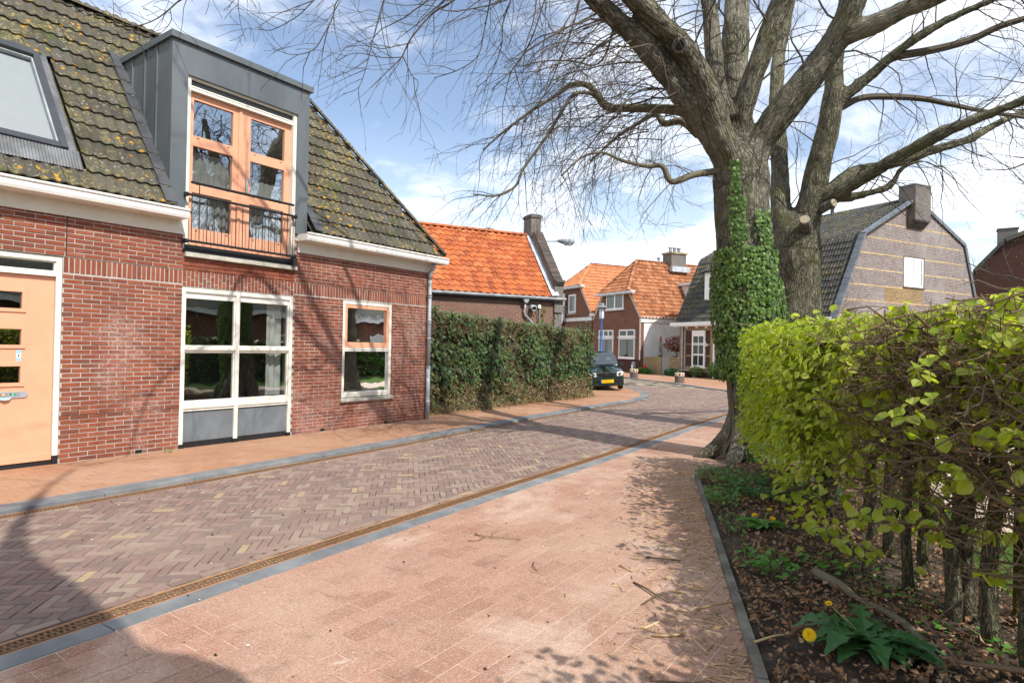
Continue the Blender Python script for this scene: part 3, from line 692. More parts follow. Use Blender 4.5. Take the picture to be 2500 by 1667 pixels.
# ------------------------------------------------------------------ the brick house on the left
XF = -9.56
HA = thing('brick_house', 'red brick house with mossy dark tiled roof and grey dormer', 'house', (XF, 6.0, 0))
XA = frame((XF, 0, 0), (0, 1, 0), (1, 0, 0))          # local (u along street, w towards street, z)
def hb(): return MB(XA)
OPEN = [(1.95, 3.16, -.1, 2.725), (4.715, 6.665, -.1, 2.47), (7.775, 9.045, .53, 2.485), (4.715, 6.665, 2.93, 9)]
U_END = 10.2
def sheet(a, b, w, z0, z1): return [(a, w, z0), (b, w, z0), (b, w, z1), (a, w, z1)], [(0, 1, 2, 3)]
def build_house():
    # mortar wall with openings
    wl = hb()
    def wall(u0, u1, z0, z1, w1): wl.box(u0, u1, -.28, w1, z0, z1)
    wm, wu, wlow = -.006, .004, -.018
    segs = [(-3, 1.95), (3.16, 4.715), (6.665, 7.775), (9.045, U_END)]
    for a, b in segs:
        wall(a, b, -.3, .625, wlow)
        wall(a, b, .625, 2.73, wm)
    wall(7.775, 9.045, -.3, .53, wlow); wall(7.775, 9.045, 2.485, 2.73, wm)
    wall(4.715, 6.665, 2.47, 2.935, wm)
    wall(-3, 4.715, 2.73, 3.62, wu); wall(6.665, U_END, 2.73, 3.62, wu)
    wl.build('wall', M['mortar'], HA)
    # end wall, rear wall
    ew = MB(); ew.add([(XF-.28, U_END, -.3), (XF-.28, U_END, 3.62), (-13.9, 14.5, 3.62), (-13.9, 14.5, -.3)], [(0, 1, 2, 3)])
    ew.box(-15.5, -15.3, -3, 14.4, -.3, 3.6); ew.box(-15.4, XF-.29, -3.1, -3, -.3, 3.6)
    ew.build('rear_wall', M['bw_old'], HA); wall_uv(ew_o := HA.children[-1])
    # bricks
    cz, mu, j0 = .0625, .22, 3.286; L_, H_ = .21, .0515
    cache = {}
    def brick_mesh(l, h, key=0):
        k = (round(l, 3), round(h, 3), key)
        if k not in cache:
            c = .0035; d = .016; r = random.Random(hash(k) % 999)
            jt = lambda: r.uniform(-.0012, .0012)
            v = [(-d, -l/2, -h/2), (-d, l/2, -h/2), (-d, l/2, h/2), (-d, -l/2, h/2)]
            v += [(-c, -l/2+jt(), -h/2+jt()), (-c, l/2+jt(), -h/2+jt()), (-c, l/2+jt(), h/2+jt()), (-c, -l/2+jt(), h/2+jt())]
            v += [(jt(), -l/2+c, -h/2+c), (jt(), l/2-c, -h/2+c), (jt(), l/2-c, h/2-c), (jt(), -l/2+c, h/2-c)]
            f = [(i, (i+1) % 4, 4+(i+1) % 4, 4+i) for i in range(4)]+[(4+i, 4+(i+1) % 4, 8+(i+1) % 4, 8+i) for i in range(4)]+[(8, 9, 10, 11)]
            cache[k] = (MB().add(v, f).mesh('brick', M['brick']), v, f)
        return cache[k]
    items = []
    vents = [(round((t[1]-.0)/1, 3), t[2]) for t in ()]
    VENT = [(4.155, 40), (7.36, 40), (8.95, 40)]
    def course(z, w, phase, r):
        spans = [(-.6, U_END)]
        for a, b, lo, hi in OPEN:
            if lo-.02 < z < hi+.0:
                ns = []
                for s, e in spans:
                    if b <= s or a >= e: ns.append((s, e))
                    else:
                        if a > s: ns.append((s, a))
                        if b < e: ns.append((b, e))
                spans = ns
        if r is not None:
            for vu, vr in VENT:
                if vr == r:
                    ns = []
                    for s, e in spans:
                        if s < vu < e: ns += [(s, vu-.052), (vu+.052, e)]
                        else: ns.append((s, e))
                    spans = ns
        for s, e in spans:
            k = math.floor((s-phase)/mu)
            while phase+k*mu < e:
                a, b = max(s+.002, phase+k*mu+.005), min(e-.002, phase+(k+1)*mu-.005); k += 1
                if b-a > .035: items.append(((a+b)/2, w, z, b-a, H_))
    for r in range(1, 41):
        z = (40.5-r)*cz; w = .0 if r <= 30 else -.012
        course(z, w, j0+(0 if r % 2 else mu/2), r)
    zt = 2.733+cz/2; r = 0
    while zt < 3.5:
        course(zt, .010, j0+(0 if r % 2 else mu/2), None); zt += cz; r += 1
    # soldier band
    u = 3.16+.005
    for s, e in ((3.165, 4.712), (6.67, U_END), (-.6, 1.95)):
        n = round((e-s)/.0655); p = (e-s)/n
        for i in range(n):
            uc = s+(i+.5)*p; items.append((uc, -.001, 2.62, p-.0125, .20))
    # broken vertical bond between shop window and balcony
    n = round(1.95/.0633); p = 1.95/n
    for i in range(n):
        uc = 4.715+(i+.5)*p; cuts = [2.478, 2.478+(.07, .15, .11, .19)[i % 4]]
        while cuts[-1]+.215 < 2.93: cuts.append(cuts[-1]+.213)
        cuts.append(2.928)
        for a, b in zip(cuts, cuts[1:]):
            if b-a > .035: items.append((uc, 0, (a+b)/2, p-.012, b-a-.011))
    items = [it for it in items if in_view((XF, it[0], it[2]), 120)]
    items.sort(key=lambda t: camdist((XF, t[0], t[2])))
    rest = MB()
    for i, (u, w, z, l, h) in enumerate(items):
        me, v, f = brick_mesh(l, h, random.randrange(3))
        w += random.gauss(0, .0012); pos = Vector((XF+w, u, z)); rx = random.gauss(0, .006)
        if i < 300: place(me, 'brick', HA, Matrix.Translation(pos) @ Matrix.Rotation(rx, 4, 'X'))
        else: rest.add([(XF+w+a, u+b, z+c) for a, b, c in v], f)
    rest.build('bricks', M['brick'], HA, kind='stuff')
    # expansion joint
    j = hb(); j.box(3.185, 3.195, 0, .0125, 2.74, 3.3); j.build('expansion_joint', M['black'], HA)
    for vu, _ in VENT:
        t = hb(); t.box(vu-.048, vu+.048, -.03, -.014, .006, .056)
        for k in range(6): t.box(vu-.046+k*.0165, vu-.041+k*.0165, -.014, -.009, .008, .054)
        t.build('air_vent', M['black'], HA)
    # ---------------- front door
    d = hb(); w0, w1 = -.075, -.018
    def fr(mb, u0, u1, z0, z1, a, b, t): 
        mb.box(u0, u0+t, a, b, z0, z1); mb.box(u1-t, u1, a, b, z0, z1); mb.box(u0+t, u1-t, a, b, z1-t, z1)
    d.box(1.96, 2.03, -.12, w1, .11, 2.72); d.box(3.095, 3.157, -.12, w1, .11, 2.72); d.box(2.03, 3.095, -.12, w1, 2.655, 2.72)
    d.box(2.03, 3.095, -.12, w1+.012, 2.455, 2.485); d.box(2.03, 3.095, -.12, w1, 2.485, 2.515)
    fo = d.build('door_frame', M['cream'], HA)
    t = hb(); fr(t, 2.03, 3.095, 2.515, 2.655, -.085, -.045, .018); t.box(2.05, 3.075, -.085, -.045, 2.515, 2.53); t.build('transom_sash', M['cream'], fo)
    t = hb(); t.add([(2.04, -.072, 2.52), (3.08, -.072, 2.52), (3.08, -.072, 2.65), (2.04, -.072, 2.65)], [(0, 1, 2, 3)]); t.build('transom_pane', M['glass'], fo)
    t = hb(); t.box(1.96, 2.03, -.12, w1+.004, -.01, .11); t.box(3.095, 3.16, -.12, w1+.004, -.01, .11); t.box(2.03, 3.095, -.12, -.03, -.01, .045); t.build('threshold', M['black'], fo)
    lf = hb(); wins = [(1.97, 2.27), (1.51, 1.80), (1.03, 1.33)]
    hu0, hu1 = 2.33, 2.745
    edges = [.05]
    lf.box(2.04, hu0, -.10, -.058, .05, 2.45); lf.box(hu1, 3.09, -.10, -.058, .05, 2.45)
    z = .05
    for a, b in sorted(wins): lf.box(hu0, hu1, -.10, -.058, z, a+.045); z = b-.045
    lf.box(hu0, hu1, -.10, -.058, z, 2.45)
    leaf = lf.build('door', M['peach'], HA)
    for a, b in wins:
        t = hb(); u0, u1 = hu0-.045, hu1+.045
        t.box(u0, hu0, -.058, -.042, a, b); t.box(hu1, u1, -.058, -.042, a, b); t.box(hu0, hu1, -.058, -.042, a, a+.045); t.box(hu0, hu1, -.058, -.042, b-.045, b)
        t.build('glazing_bead', M['peach'], leaf)
        t = hb(); t.add(*sheet(hu0, hu1, -.082, a+.045, b-.045)); t.build('pane', M['glass'], leaf)
    t = hb(); t.box(2.04, 3.09, -.058, -.03, .06, .135); t.prism([(2.04, .135), (3.09, .135), (3.09, .15), (2.04, .15)], -.058, -.045); t.build('weatherboard', M['peach'], leaf)
    t = hb(); pr = [(2.42+.0, .88), (2.79, .88)]
    pr = [(2.40, .885)]+[(2.79+.04*math.cos(a), .925+.04*math.sin(a)) for a in np.linspace(-math.pi/2, math.pi/2, 9)]+[(2.40, .965)]
    t.prism(pr, -.058, -.044); t.build('letter_plate', M['ember'], leaf)
    t = hb(); t.prism([(2.44, .90), (2.75, .90), (2.75, .948), (2.44, .948)], -.0438, -.0425); sl = t.build('letter_flap', M['zinc_light'], leaf)
    st = hb(); st.box(2.55, 2.735, -.0424, -.0416, .918, .945); st.build('no_yes_sticker', M['ink'], leaf)
    t = hb(); t.box(2.556, 2.598, -.0415, -.0408, .921, .942); t.build('sticker_field', M['orange_s'], leaf)
    t = hb(); t.box(2.655, 2.70, -.0415, -.0408, .921, .942); t.build('sticker_field', M['green_s'], leaf)
    text_mesh('NEE', leaf, (XF-.0405, 2.560, .925), .015, M['paper'], XA, 'sticker_text'); text_mesh('JA', leaf, (XF-.0405, 2.664, .925), .015, M['paper'], XA, 'sticker_text')
    for k in range(5): t = hb(); t.box(2.603+k*.009, 2.609+k*.009, -.0415, -.0409, .926, .926+.006+.008*((k*3) % 2)); t.build('sticker_print', M['paper'], leaf)
    for k in range(3): t = hb(); t.box(2.705+k*.009, 2.711+k*.009, -.0415, -.0409, .926, .938); t.build('sticker_print', M['paper'], leaf)
    t = hb(); t.add([(2.50, -.03, .892), (2.66, -.03, .895), (2.63, -.012, .872), (2.58, -.008, .862)], [(0, 1, 2, 3)]); solo_ = t.build('folded_leaflet', M['sticker_blue'], leaf)
    t = hb(); t.box(2.70, 2.752, -.058, -.0566, 1.35, 1.395); t.box(2.70, 2.752, -.058, -.0566, 1.445, 1.49); t.build('sticker', M['sticker_blue'], leaf)
    t = hb(); t.box(2.70, 2.752, -.058, -.0568, 1.396, 1.444); t.build('sticker_label', M['paper'], leaf)
    t = hb(); t.prism([(2.726+.011*math.cos(a), 1.42+.013*math.sin(a)) for a in np.linspace(0, 6.28, 9)[:-1]], -.0567, -.0562); t.build('sticker_symbol', M['ink'], leaf)
    # ---------------- large window
    def window(u0, u1, z0, z1, name='window', lab=None):
        pass
    w = hb(); a, b = -.09, -.012; T = .062
    w.box(4.715, 4.715+T, a, b, .06, 2.465); w.box(6.665-T, 6.665, a, b, .06, 2.465); w.box(4.715+T, 6.665-T, a, b, 2.40, 2.465); w.box(5.60, 5.665, a, b, .06, 2.40)
    for p0, p1 in ((4.777, 5.60), (5.665, 6.603)):
        w.box(p0, p1, a, b+.012, 1.505, 1.56); w.box(p0, p1, a, b-.01, 1.475, 1.505)
        w.box(p0, p1, a, b+.014, .60, .645); w.box(p0, p1, a, b, .645, .70); w.box(p0, p1, a, b-.006, .56, .60)
    big = w.build('large_window', M['cream'], HA)
    w = hb()
    for p0, p1 in ((4.777, 5.60), (5.665, 6.603)): w.box(p0, p1, a, b-.03, 2.325, 2.37); w.box(p0, p1, a, b-.025, 2.37, 2.398)
    w.build('ventilation_strip', M['white'], big)
    for p0, p1 in ((4.777, 5.60), (5.665, 6.603)):
        for z0, z1 in ((.70, 1.475), (1.56, 2.325)):
            s = hb(); t_ = .02
            s.box(p0, p0+t_, a, b-.03, z0, z1); s.box(p1-t_, p1, a, b-.03, z0, z1); s.box(p0+t_, p1-t_, a, b-.03, z1-t_, z1); s.box(p0+t_, p1-t_, a, b-.03, z0, z0+t_); s.build('glazing_bead', M['cream'], big)
            g = hb(); g.add(*sheet(p0, p1, -.064, z0, z1)); g.build('pane', M['glass'], big)
        g = hb(); g.box(p0+.002, p1-.002, -.075, -.045, .085, .56); g.build('lower_panel', M['panel_grey'], big)
    g = hb(); g.box(4.715, 4.79, -.1, -.004, -.02, .06); g.box(5.585, 5.68, -.1, -.004, -.02, .06); g.box(6.59, 6.665, -.1, -.004, -.02, .06); g.box(4.79, 6.59, -.1, -.04, -.02, .083); g.build('plinth_strip', M['black'], big)
    # ---------------- small window
    w = hb(); w.box(7.775, 7.835, a, b, .61, 2.48); w.box(8.985, 9.045, a, b, .61, 2.48); w.box(7.835, 8.985, a, b, 2.42, 2.48); w.box(7.835, 8.985, a, b+.012, .655, .70); w.box(7.835, 8.985, a, b, .61, .655); w.box(7.835, 8.985, a, b+.01, 1.535, 1.57); w.box(7.835, 8.985, a, b, 1.50, 1.535)
    sm = w.build('small_window', M['cream'], HA)
    w = hb(); w.box(7.835, 7.90, a, b-.01, 1.575, 2.415); w.box(8.92, 8.985, a, b-.01, 1.575, 2.415); w.box(7.90, 8.92, a, b-.01, 2.35, 2.415); w.box(7.90, 8.92, a, b-.01, 1.575, 1.68); w.build('casement', M['peach'], sm)
    w = hb(); w.add(*sheet(7.90, 8.92, -.064, 1.68, 2.35)); w.build('pane', M['glass'], sm)
    w = hb(); w.add(*sheet(7.835, 8.985, -.064, .70, 1.50)); w.build('pane', M['glass'], sm)
    w = hb(); w.prism([(-.1, .61), (.045, .595), (.045, .535), (-.1, .535)], 7.74, 9.10, 'yz'); sl = w
    s2 = MB(); s2.add([(XF-.1, 7.74, .605), (XF+.05, 7.74, .585), (XF+.05, 9.11, .585), (XF-.1, 9.11, .605), (XF-.1, 7.74, .532), (XF+.05, 7.74, .525), (XF+.05, 9.11, .525), (XF-.1, 9.11, .532)], [(0, 1, 2, 3), (4, 7, 6, 5), (1, 5, 6, 2), (0, 4, 5, 1), (3, 2, 6, 7)])
    s2.build('window_sill', M['concrete'], sm)
    # ---------------- rooms behind the glass
    rm = MB()
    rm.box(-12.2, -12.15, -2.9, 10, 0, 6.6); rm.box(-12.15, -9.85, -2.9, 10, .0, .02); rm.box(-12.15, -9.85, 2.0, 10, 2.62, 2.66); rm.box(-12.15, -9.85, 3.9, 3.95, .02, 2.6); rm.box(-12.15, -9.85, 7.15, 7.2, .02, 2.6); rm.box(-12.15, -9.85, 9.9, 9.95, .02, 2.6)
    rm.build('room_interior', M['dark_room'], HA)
    def curtain(u0, u1, z0, z1, x):
        c = MB(); n = max(4, int((u1-u0)/.025)); v = []; f = []
        for i in range(n+1):
            u = u0+(u1-u0)*i/n; xx = x+.022*math.sin(i*1.5)+.008*math.sin(i*.6); v += [(xx, u, z0), (xx, u, z1)]
        for i in range(n): f.append((2*i, 2*i+2, 2*i+3, 2*i+1))
        c.add(v, f); return c
    curtain(6.30, 6.60, .72, 2.33, -9.80).build('curtain', M['curtain'], big, smooth=True); curtain(8.66, 8.95, .72, 2.33, -9.80).build('curtain', M['curtain'], sm, smooth=True)
    # inner window board and two potted plants on it
    t = MB(); t.box(-9.95, -9.66, 7.8, 9.02, .69, .715); t.build('window_board', M['white'], sm)
    # ---------------- eaves
    for (u0, u1, f0, f1) in ((-3, 4.64, -3, 4.72), (6.70, 10.44, 6.72, 10.26)):
        t = hb(); t.box(f0, f1, .0, .03, 3.28, 3.47); t.box(f0, f1, -.02, .034, 3.262, 3.28)
        fa = t.build('fascia_board', M['cream'], HA)
        t = hb(); t.prism([(-.0, 3.462), (.31, 3.462), (.325, 3.50), (.325, 3.565), (.345, 3.575), (.345, 3.60), (.30, 3.60), (.30, 3.58), (.02, 3.58), (0, 3.55)], u0, u1, 'yz'); 
        t2 = MB(); 
        for vv in t.v: pass
        t.build('gutter', M['white'], HA)
        t = hb(); t.box(u0+.005, u1-.005, .02, .305, 3.581, 3.584); t.build('gutter_lining', M['lead'], HA)
    # ---------------- dormer
    dz = hb(); W1 = .06
    D0, D1, ZT = 4.46, 6.87, 6.17
    dz.box(D0, 4.70, -.02, W1, 3.60, ZT); dz.box(6.64, D1, -.02, W1, 3.585, ZT); dz.box(4.70, 6.64, -.02, W1, 5.70, ZT)
    dm = dz.build('dormer', M['zinc'], HA)
    t = hb(); t.box(D0-.04, D1+.05, -1.78, W1+.05, ZT, ZT+.095); t.build('dormer_roof_edge', M['zinc'], dm)
    slx = 1.32
    for u, nm in ((D0, 'dormer_cheek'), (D1-.02, 'dormer_cheek')):
        t = MB(); pts = [(XF-.02, 3.5), (XF-.02, ZT), (-9.29-(ZT-3.65)/slx-.1, ZT), (-9.29+.03, 3.55)]
        t.prism(pts[:3]+[(-9.6, 3.4)], u, u+.02, 'xz'); ck = t.build(nm, M['zinc'], dm)
        if u == D0:
            for k, xx in enumerate((-9.95, -10.35, -10.78)):
                zb = 3.65+(-9.29-xx)*slx-.05; s = MB(); s.box(xx-.008, xx+.008, u-.022, u, zb, ZT-.01); s.build('standing_seam', M['zinc'], ck)
    for a_, b_ in (((4.70, 5.70), (D0+.01, ZT-.02)), ((6.64, 5.70), (D1-.01, ZT-.02))):
        t = hb(); d_ = Vector((b_[0]-a_[0], b_[1]-a_[1])); n_ = Vector((-d_.y, d_.x)).normalized()*.004
        t.prism([(a_[0]+n_.x, a_[1]+n_.y), (b_[0]+n_.x, b_[1]+n_.y), (b_[0]-n_.x, b_[1]-n_.y), (a_[0]-n_.x, a_[1]-n_.y)], W1+.001, W1+.006); t.build('corner_seam', M['zinc'], dm)
    # surround and shutter
    t = hb(); t.box(4.70, 4.765, -.14, W1-.035, 3.05, 5.70); t.box(6.575, 6.64, -.14, W1-.035, 3.05, 5.70); t.box(4.765, 6.575, -.14, W1-.045, 5.665, 5.70); su = t.build('door_surround', M['cream'], dm)
    t = hb(); t.box(4.765, 6.575, -.13, -.02, 5.60, 5.664); t.box(4.765, 6.575, -.13, -.03, 5.575, 5.6); t.build('shutter_box', M['anthracite'], dm)
    t = hb()
    for k in range(3): t.box(4.765, 6.575, -.13, .005-.008*(k % 2), 5.50+k*.025, 5.522+k*.025)
    t.build('shutter_rail', M['cream'], dm)
    # french doors, three lights each
    for (u0, u1, g0, g1) in ((4.765, 5.665, 4.86, 5.505), (5.665, 6.575, 5.82, 6.465)):
        t = hb(); f0, f1 = -.13, -.068
        rows = [(3.40, 3.955), (4.125, 4.68), (4.84, 5.395)]
        t.box(u0+.003, g0, f0, f1, 3.16, 5.495); t.box(g1, u1-.003, f0, f1, 3.16, 5.495); z = 3.16
        for a_, b_ in rows: t.box(g0, g1, f0, f1, z, a_); z = b_
        t.box(g0, g1, f0, f1, z, 5.495)
        dl = t.build('french_door', M['peach'], dm)
        for a_, b_ in rows: q = hb(); q.add(*sheet(g0, g1, -.102, a_, b_)); q.build('pane', M['glass_sky'], dl)
        q = hb()
        for a_, b_ in rows:
            for uu in (g0+.06, g1-.09): q.box(uu, uu+.035, -.068, -.0665, a_-.045, a_-.03)
        q.build('drain_slot', M['black'], dl)
        if u0 > 5: q = hb(); q.box(5.735, 5.765, -.068, -.03, 4.13, 4.36); q.build('handle', M['ember'], dl)
        else: q = hb(); q.box(5.60, 5.66, -.068, -.052, 3.2, 5.49); q.build('meeting_stile', M['peach'], dl)
    cu = MB()
    c1 = curtain(4.80, 5.56, 3.2, 4.62, -9.76); c1.build('net_curtain', M['curtain'], dm, smooth=True)
    c1 = curtain(5.78, 6.55, 3.2, 4.40, -9.76); c1.build('net_curtain', M['curtain'], dm, smooth=True)
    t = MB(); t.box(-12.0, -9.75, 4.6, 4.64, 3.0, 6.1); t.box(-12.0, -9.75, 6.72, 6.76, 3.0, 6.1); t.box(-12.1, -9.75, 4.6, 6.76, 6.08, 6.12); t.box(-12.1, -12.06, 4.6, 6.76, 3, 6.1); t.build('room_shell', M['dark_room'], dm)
    # sill and balcony rail
    t = hb(); t.box(4.72, 6.69, -.1, .075, 2.935, 3.0); t.build('balcony_sill', M['concrete'], dm)
    t = hb(); t.box(4.715, 6.6, -.1, .05, 3.0, 3.06); t.box(4.715, 6.62, -.1, .085, 3.06, 3.075); t.box(4.715, 6.6, -.1, .03, 3.075, 3.12); t.build('base_profile', M['black'], dm)
    t = hb(); t.box(4.77, 6.57, -.12, -.05, 3.12, 3.158); t.build('bottom_rail', M['peach'], dm)
    ra = thing('balcony_railing', 'black steel balcony railing in front of peach French doors', 'railing', (XF+.1, 5.6, 3.06))
    def rail(name, a, b, z, r, w=.14): q = hb(); q.tube([(a, w, z), (b, w, z)], r, 10); q.build(name, M['black'], ra)
    rail('handrail', 4.745, 6.53, 4.055, .022); rail('rail', 4.68, 6.60, 3.865, .02); rail('rail', 4.66, 6.60, 3.16, .02)
    for k in range(16):
        u = 4.76+k*(6.53-4.76)/15; q = hb(); q.tube([(u, .14, 3.16), (u, .14, 3.865)], .007, 6); q.build('baluster', M['black'], ra)
    for u in (4.87, 6.44): q = hb(); q.tube([(u, .14, 3.865), (u, .14, 4.055)], .008, 6); q.build('post', M['black'], ra)
    for u in (4.69, 6.59):
        for z in (3.865, 3.16): q = hb(); q.box(u-.02, u+.02, .03, .14, z-.03, z+.03); q.build('bracket', M['black'], ra)
    q = hb(); q.box(6.55, 6.62, .02, .15, 3.0, 3.13); q.build('bracket', M['black'], ra)
    # ---------------- downpipe
    dp = thing('downpipe', 'grey zinc downpipe at the right corner of the brick house', 'downpipe', (XF+.08, 10.1, 0))
    q = hb(); q.tube([(10.12, .16, 3.50), (10.12, .16, 3.38), (10.10, .085, 3.24), (10.10, .075, 3.1)], .045, 12); q.build('swan_neck', M['zinc_light'], dp, smooth=True)
    q = hb(); q.tube([(10.10, .075, 3.12), (10.10, .075, 1.15)], .043, 14); q.build('pipe', M['zinc_light'], dp, smooth=True)
    q = hb(); q.tube([(10.10, .075, 1.15), (10.10, .075, -.03)], .048, 14); q.build('lower_pipe', M['zinc_light'], dp, smooth=True)
    for z in (2.75, 2.70, 2.18, 2.13, 1.78, 1.15, .38): q = hb(); q.tube([(10.10, .075, z), (10.10, .075, z+.03)], .054, 14); q.build('pipe_collar', M['zinc_light'], dp, smooth=True)
    # ---------------- roof
    sl = 1.32; n_ = math.hypot(1, sl); ce, se = 1/n_, sl/n_
    ex = Vector((0, 1, 0)); es = Vector((-ce, 0, se)); en = ex.cross(es)
    E0 = Vector((-9.26, 0, 3.61))
    SL = (7.18-3.61)/se
    def roofpt(u, s, h=0): return E0+ex*u+es*s+en*h
    hip = lambda s: 10.30-s*ce*.68                       # hip line
    r = MB()
    top = SL
    q = [roofpt(-3, .05, -.06), roofpt(10.24, .05, -.06), roofpt(hip(SL)-.06, SL, -.06), roofpt(-3, SL, -.06)]; sd_ = (ZT-3.61)/se-.02
    for pl in ([(-3, .05), (4.47, .05), (4.47, SL), (-3, SL)], [(6.86, .05), (10.24, .05), (hip(SL)-.06, SL), (6.86, SL)], [(4.47, sd_), (6.86, sd_), (6.86, SL), (4.47, SL)]): r.add([tuple(roofpt(a, b, -.06)) for a, b in pl], [(0, 1, 2, 3)])
    rb = [Vector((q[2].x, q[2].y, q[2].z)), Vector((q[3].x, q[3].y, q[3].z))]
    bx = -14.9
    r.add([tuple(q[3]), tuple(q[2]), (bx, 8.4, 3.6), (bx, -3, 3.6)], [(0, 1, 2, 3)])
    r.add([tuple(q[1]), (bx, 14.0, 3.6), (bx, 8.4, 3.62), tuple(q[2])], [(0, 1, 2, 3)])
    roof = r.build('roof', M['tile_dark'], HA)
    tw, tl = .30, .335
    prof = []
    nseg = 12
    for i in range(nseg+1):
        x = tw*i/nseg; ph = (x/tw*2) % 1
        prof.append((x, .026*(.5+.5*math.cos(2*math.pi*ph))**1.0 + (.006 if i == 0 else 0)))
    def tile_geo():
        v = []; f = []; lift = .030
        for (x, z) in prof: v.append((x, 0, z+lift-.022))
        for (x, z) in prof: v.append((x, 0, z+lift))
        for (x, z) in prof: v.append((x, tl+.03, z-.004))
        m = len(prof)
        for i in range(m-1): f.append((i, i+1, m+i+1, m+i)); f.append((m+i, m+i+1, 2*m+i+1, 2*m+i))
        f.append((0, m, 2*m)); f.append((m-1, 3*m-1, 2*m-1))
        return v, f
    tv, tf = tile_geo(); tmesh = MB().add(tv, tf).mesh('roof_tile', M['tile_dark'], smooth=False)
    sky = (2.3, 3.19, .62, 2.62)   # skylight opening (u0,u1,s0,s1)
    nrow = int(SL/tl)+1; lst = []
    for rI in range(nrow):
        s = rI*tl
        for c in range(-3, 35):
            u = c*tw+.06
            if u > hip(s)-.02: continue
            if u+tw > 4.47 and u < 6.87 and u+tw/2 > 4.45 and u+tw/2 < 6.88 and s < (ZT-3.61)/se-.1: 
                if u+tw*.5 < 4.47 or u > 6.72: pass
                else: continue
            if u+tw > sky[0]+.02 and u < sky[1]-.02 and s+tl > sky[2]-.1 and s < sky[3]-.05: continue
            if not in_view(roofpt(u+.15, s+.15), 150): continue
            lst.append((camdist(roofpt(u, s)), u, s))
    lst.sort(); rest = MB(); k = 0
    for d_, u, s in lst:
        P = roofpt(u, s, random.uniform(-.003, .003)); Mx = mat4(ex, es, en, P) @ Matrix.Rotation(random.gauss(0, .006), 4, 'Z') @ Matrix.Rotation(random.gauss(0, .008), 4, 'X')
        cut = None
        if u+tw > hip(s+tl)-.0: cut = 'hip'
        elif u < 4.47 < u+tw and s < (ZT-3.61)/se: cut = 'dl'
        elif u < 6.87 < u+tw and s < (ZT-3.61)/se: cut = 'dr'
        elif u < sky[1] < u+tw and sky[2]-.3 < s < sky[3]: cut = 'sk'
        if cut:
            bm = bmesh.new(); me = tmesh.copy(); bm.from_mesh(me); bmesh.ops.transform(bm, matrix=Mx, verts=bm.verts)
            if cut == 'hip': co = roofpt(hip(s), s); a_ = roofpt(hip(s+1), s+1); dd = (a_-co).normalized(); no = dd.cross(en); no = no if no.y > 0 else -no
            elif cut == 'dl': co = Vector((0, 4.455, 0)); no = Vector((0, 1, 0))
            elif cut == 'dr': co = Vector((0, 6.875, 0)); no = Vector((0, -1, 0))
            else: co = Vector((0, sky[1], 0)); no = Vector((0, -1, 0))
            bmesh.ops.bisect_plane(bm, geom=bm.verts[:]+bm.edges[:]+bm.faces[:], plane_co=co, plane_no=no, clear_outer=True)
            if len(bm.faces):
                bmesh.ops.transform(bm, matrix=Matrix.Translation(-base_of(HA)), verts=bm.verts)
                m2 = bpy.data.meshes.new('roof_tile'); bm.to_mesh(m2); m2.materials.append(M['tile_dark'])
                o = bpy.data.objects.new('roof_tile', m2); link(o); o.parent = HA; k += 1
            bm.free(); bpy.data.meshes.remove(me)
        elif k < 300: place(tmesh, 'roof_tile', HA, Mx); k += 1
        else: rest.add(tv, tf, xf=NM(Mx))
    if rest.n: rest.build('roof_tiles', M['tile_dark'], HA, kind='stuff')
    # hip tiles and ridge tiles
    def cap(L, rad, n=6):
        v = []; f = []
        for y, rr in ((0, rad), (L, rad*.88)):
            for i in range(n+1): an = math.pi*i/n; v.append((math.cos(an)*rr, y, math.sin(an)*rr*.62))
            for i in range(n+1): an = math.pi*i/n; v.append((math.cos(an)*(rr-.016), y, math.sin(an)*(rr-.016)*.62-.004))
        m = n+1
        for i in range(n): f.append((i, i+1, 2*m+i+1, 2*m+i)); f.append((i, m+i, m+i+1, i+1))
        return v, f
    cv, cf = cap(.40, .105); cmesh = MB().add(cv, cf).mesh('hip_tile', M['tile_dark'])
    a_, b_ = roofpt(hip(.02), .02, .03), roofpt(hip(SL), SL, .045); dd = (b_-a_).normalized(); side = dd.cross((en+Vector((0, .8, 0))).normalized()).normalized(); up = side.cross(dd)
    L = (b_-a_).length; n = int(L/.355)
    for i in range(n+1): place(cmesh, 'hip_tile', HA, mat4(side, dd, up, a_+dd*(i*.355)+up*.012*(1-(i % 2)*.0)))
    rm_ = MB().add(cv, cf).mesh('ridge_tile', M['tile_dark'])
    for i in range(30):
        u = hip(SL)-.1-i*.36; P = roofpt(u, SL, .03)
        if in_view(P, 200): place(rm_, 'ridge_tile', HA, mat4((1, 0, 0), (0, -1, 0), (0, 0, 1), P) @ Matrix.Rotation(0, 4, 'X')) if False else place(rm_, 'ridge_tile', HA, mat4((-1, 0, 0), (0, -1, 0), (0, 0, 1), P) if False else mat4(Vector((0, -1, 0)).cross(Vector((0, 0, 1))), (0, -1, 0), (0, 0, 1), P))
    # stepped flashing along the dormer cheek
    for i in range(10):
        s = i*tl+.03
        if s*se > ZT-3.7: break
        q = [roofpt(4.30, s, .055), roofpt(4.465, s, .055), roofpt(4.465, s+tl+.04, .045), roofpt(4.30, s+tl+.04, .045)]
        q2 = [p-en*.015 for p in q]
        MB().add([tuple(p) for p in q+q2], MB.BF).build('flashing', M['flash'], HA)
    for i in range(2):
        s = .02+i*.3; q = [roofpt(6.87, s, .06), roofpt(7.02, s, .06), roofpt(7.02, s+.34, .05), roofpt(6.87, s+.34, .05)]; q2 = [p-en*.015 for p in q]; MB().add([tuple(p) for p in q+q2], MB.BF).build('flashing', M['flash'], HA)
    # ---------------- skylight
    XS = np.array(mat4(ex, es, en, E0))
    u0, u1, s0, s1 = sky
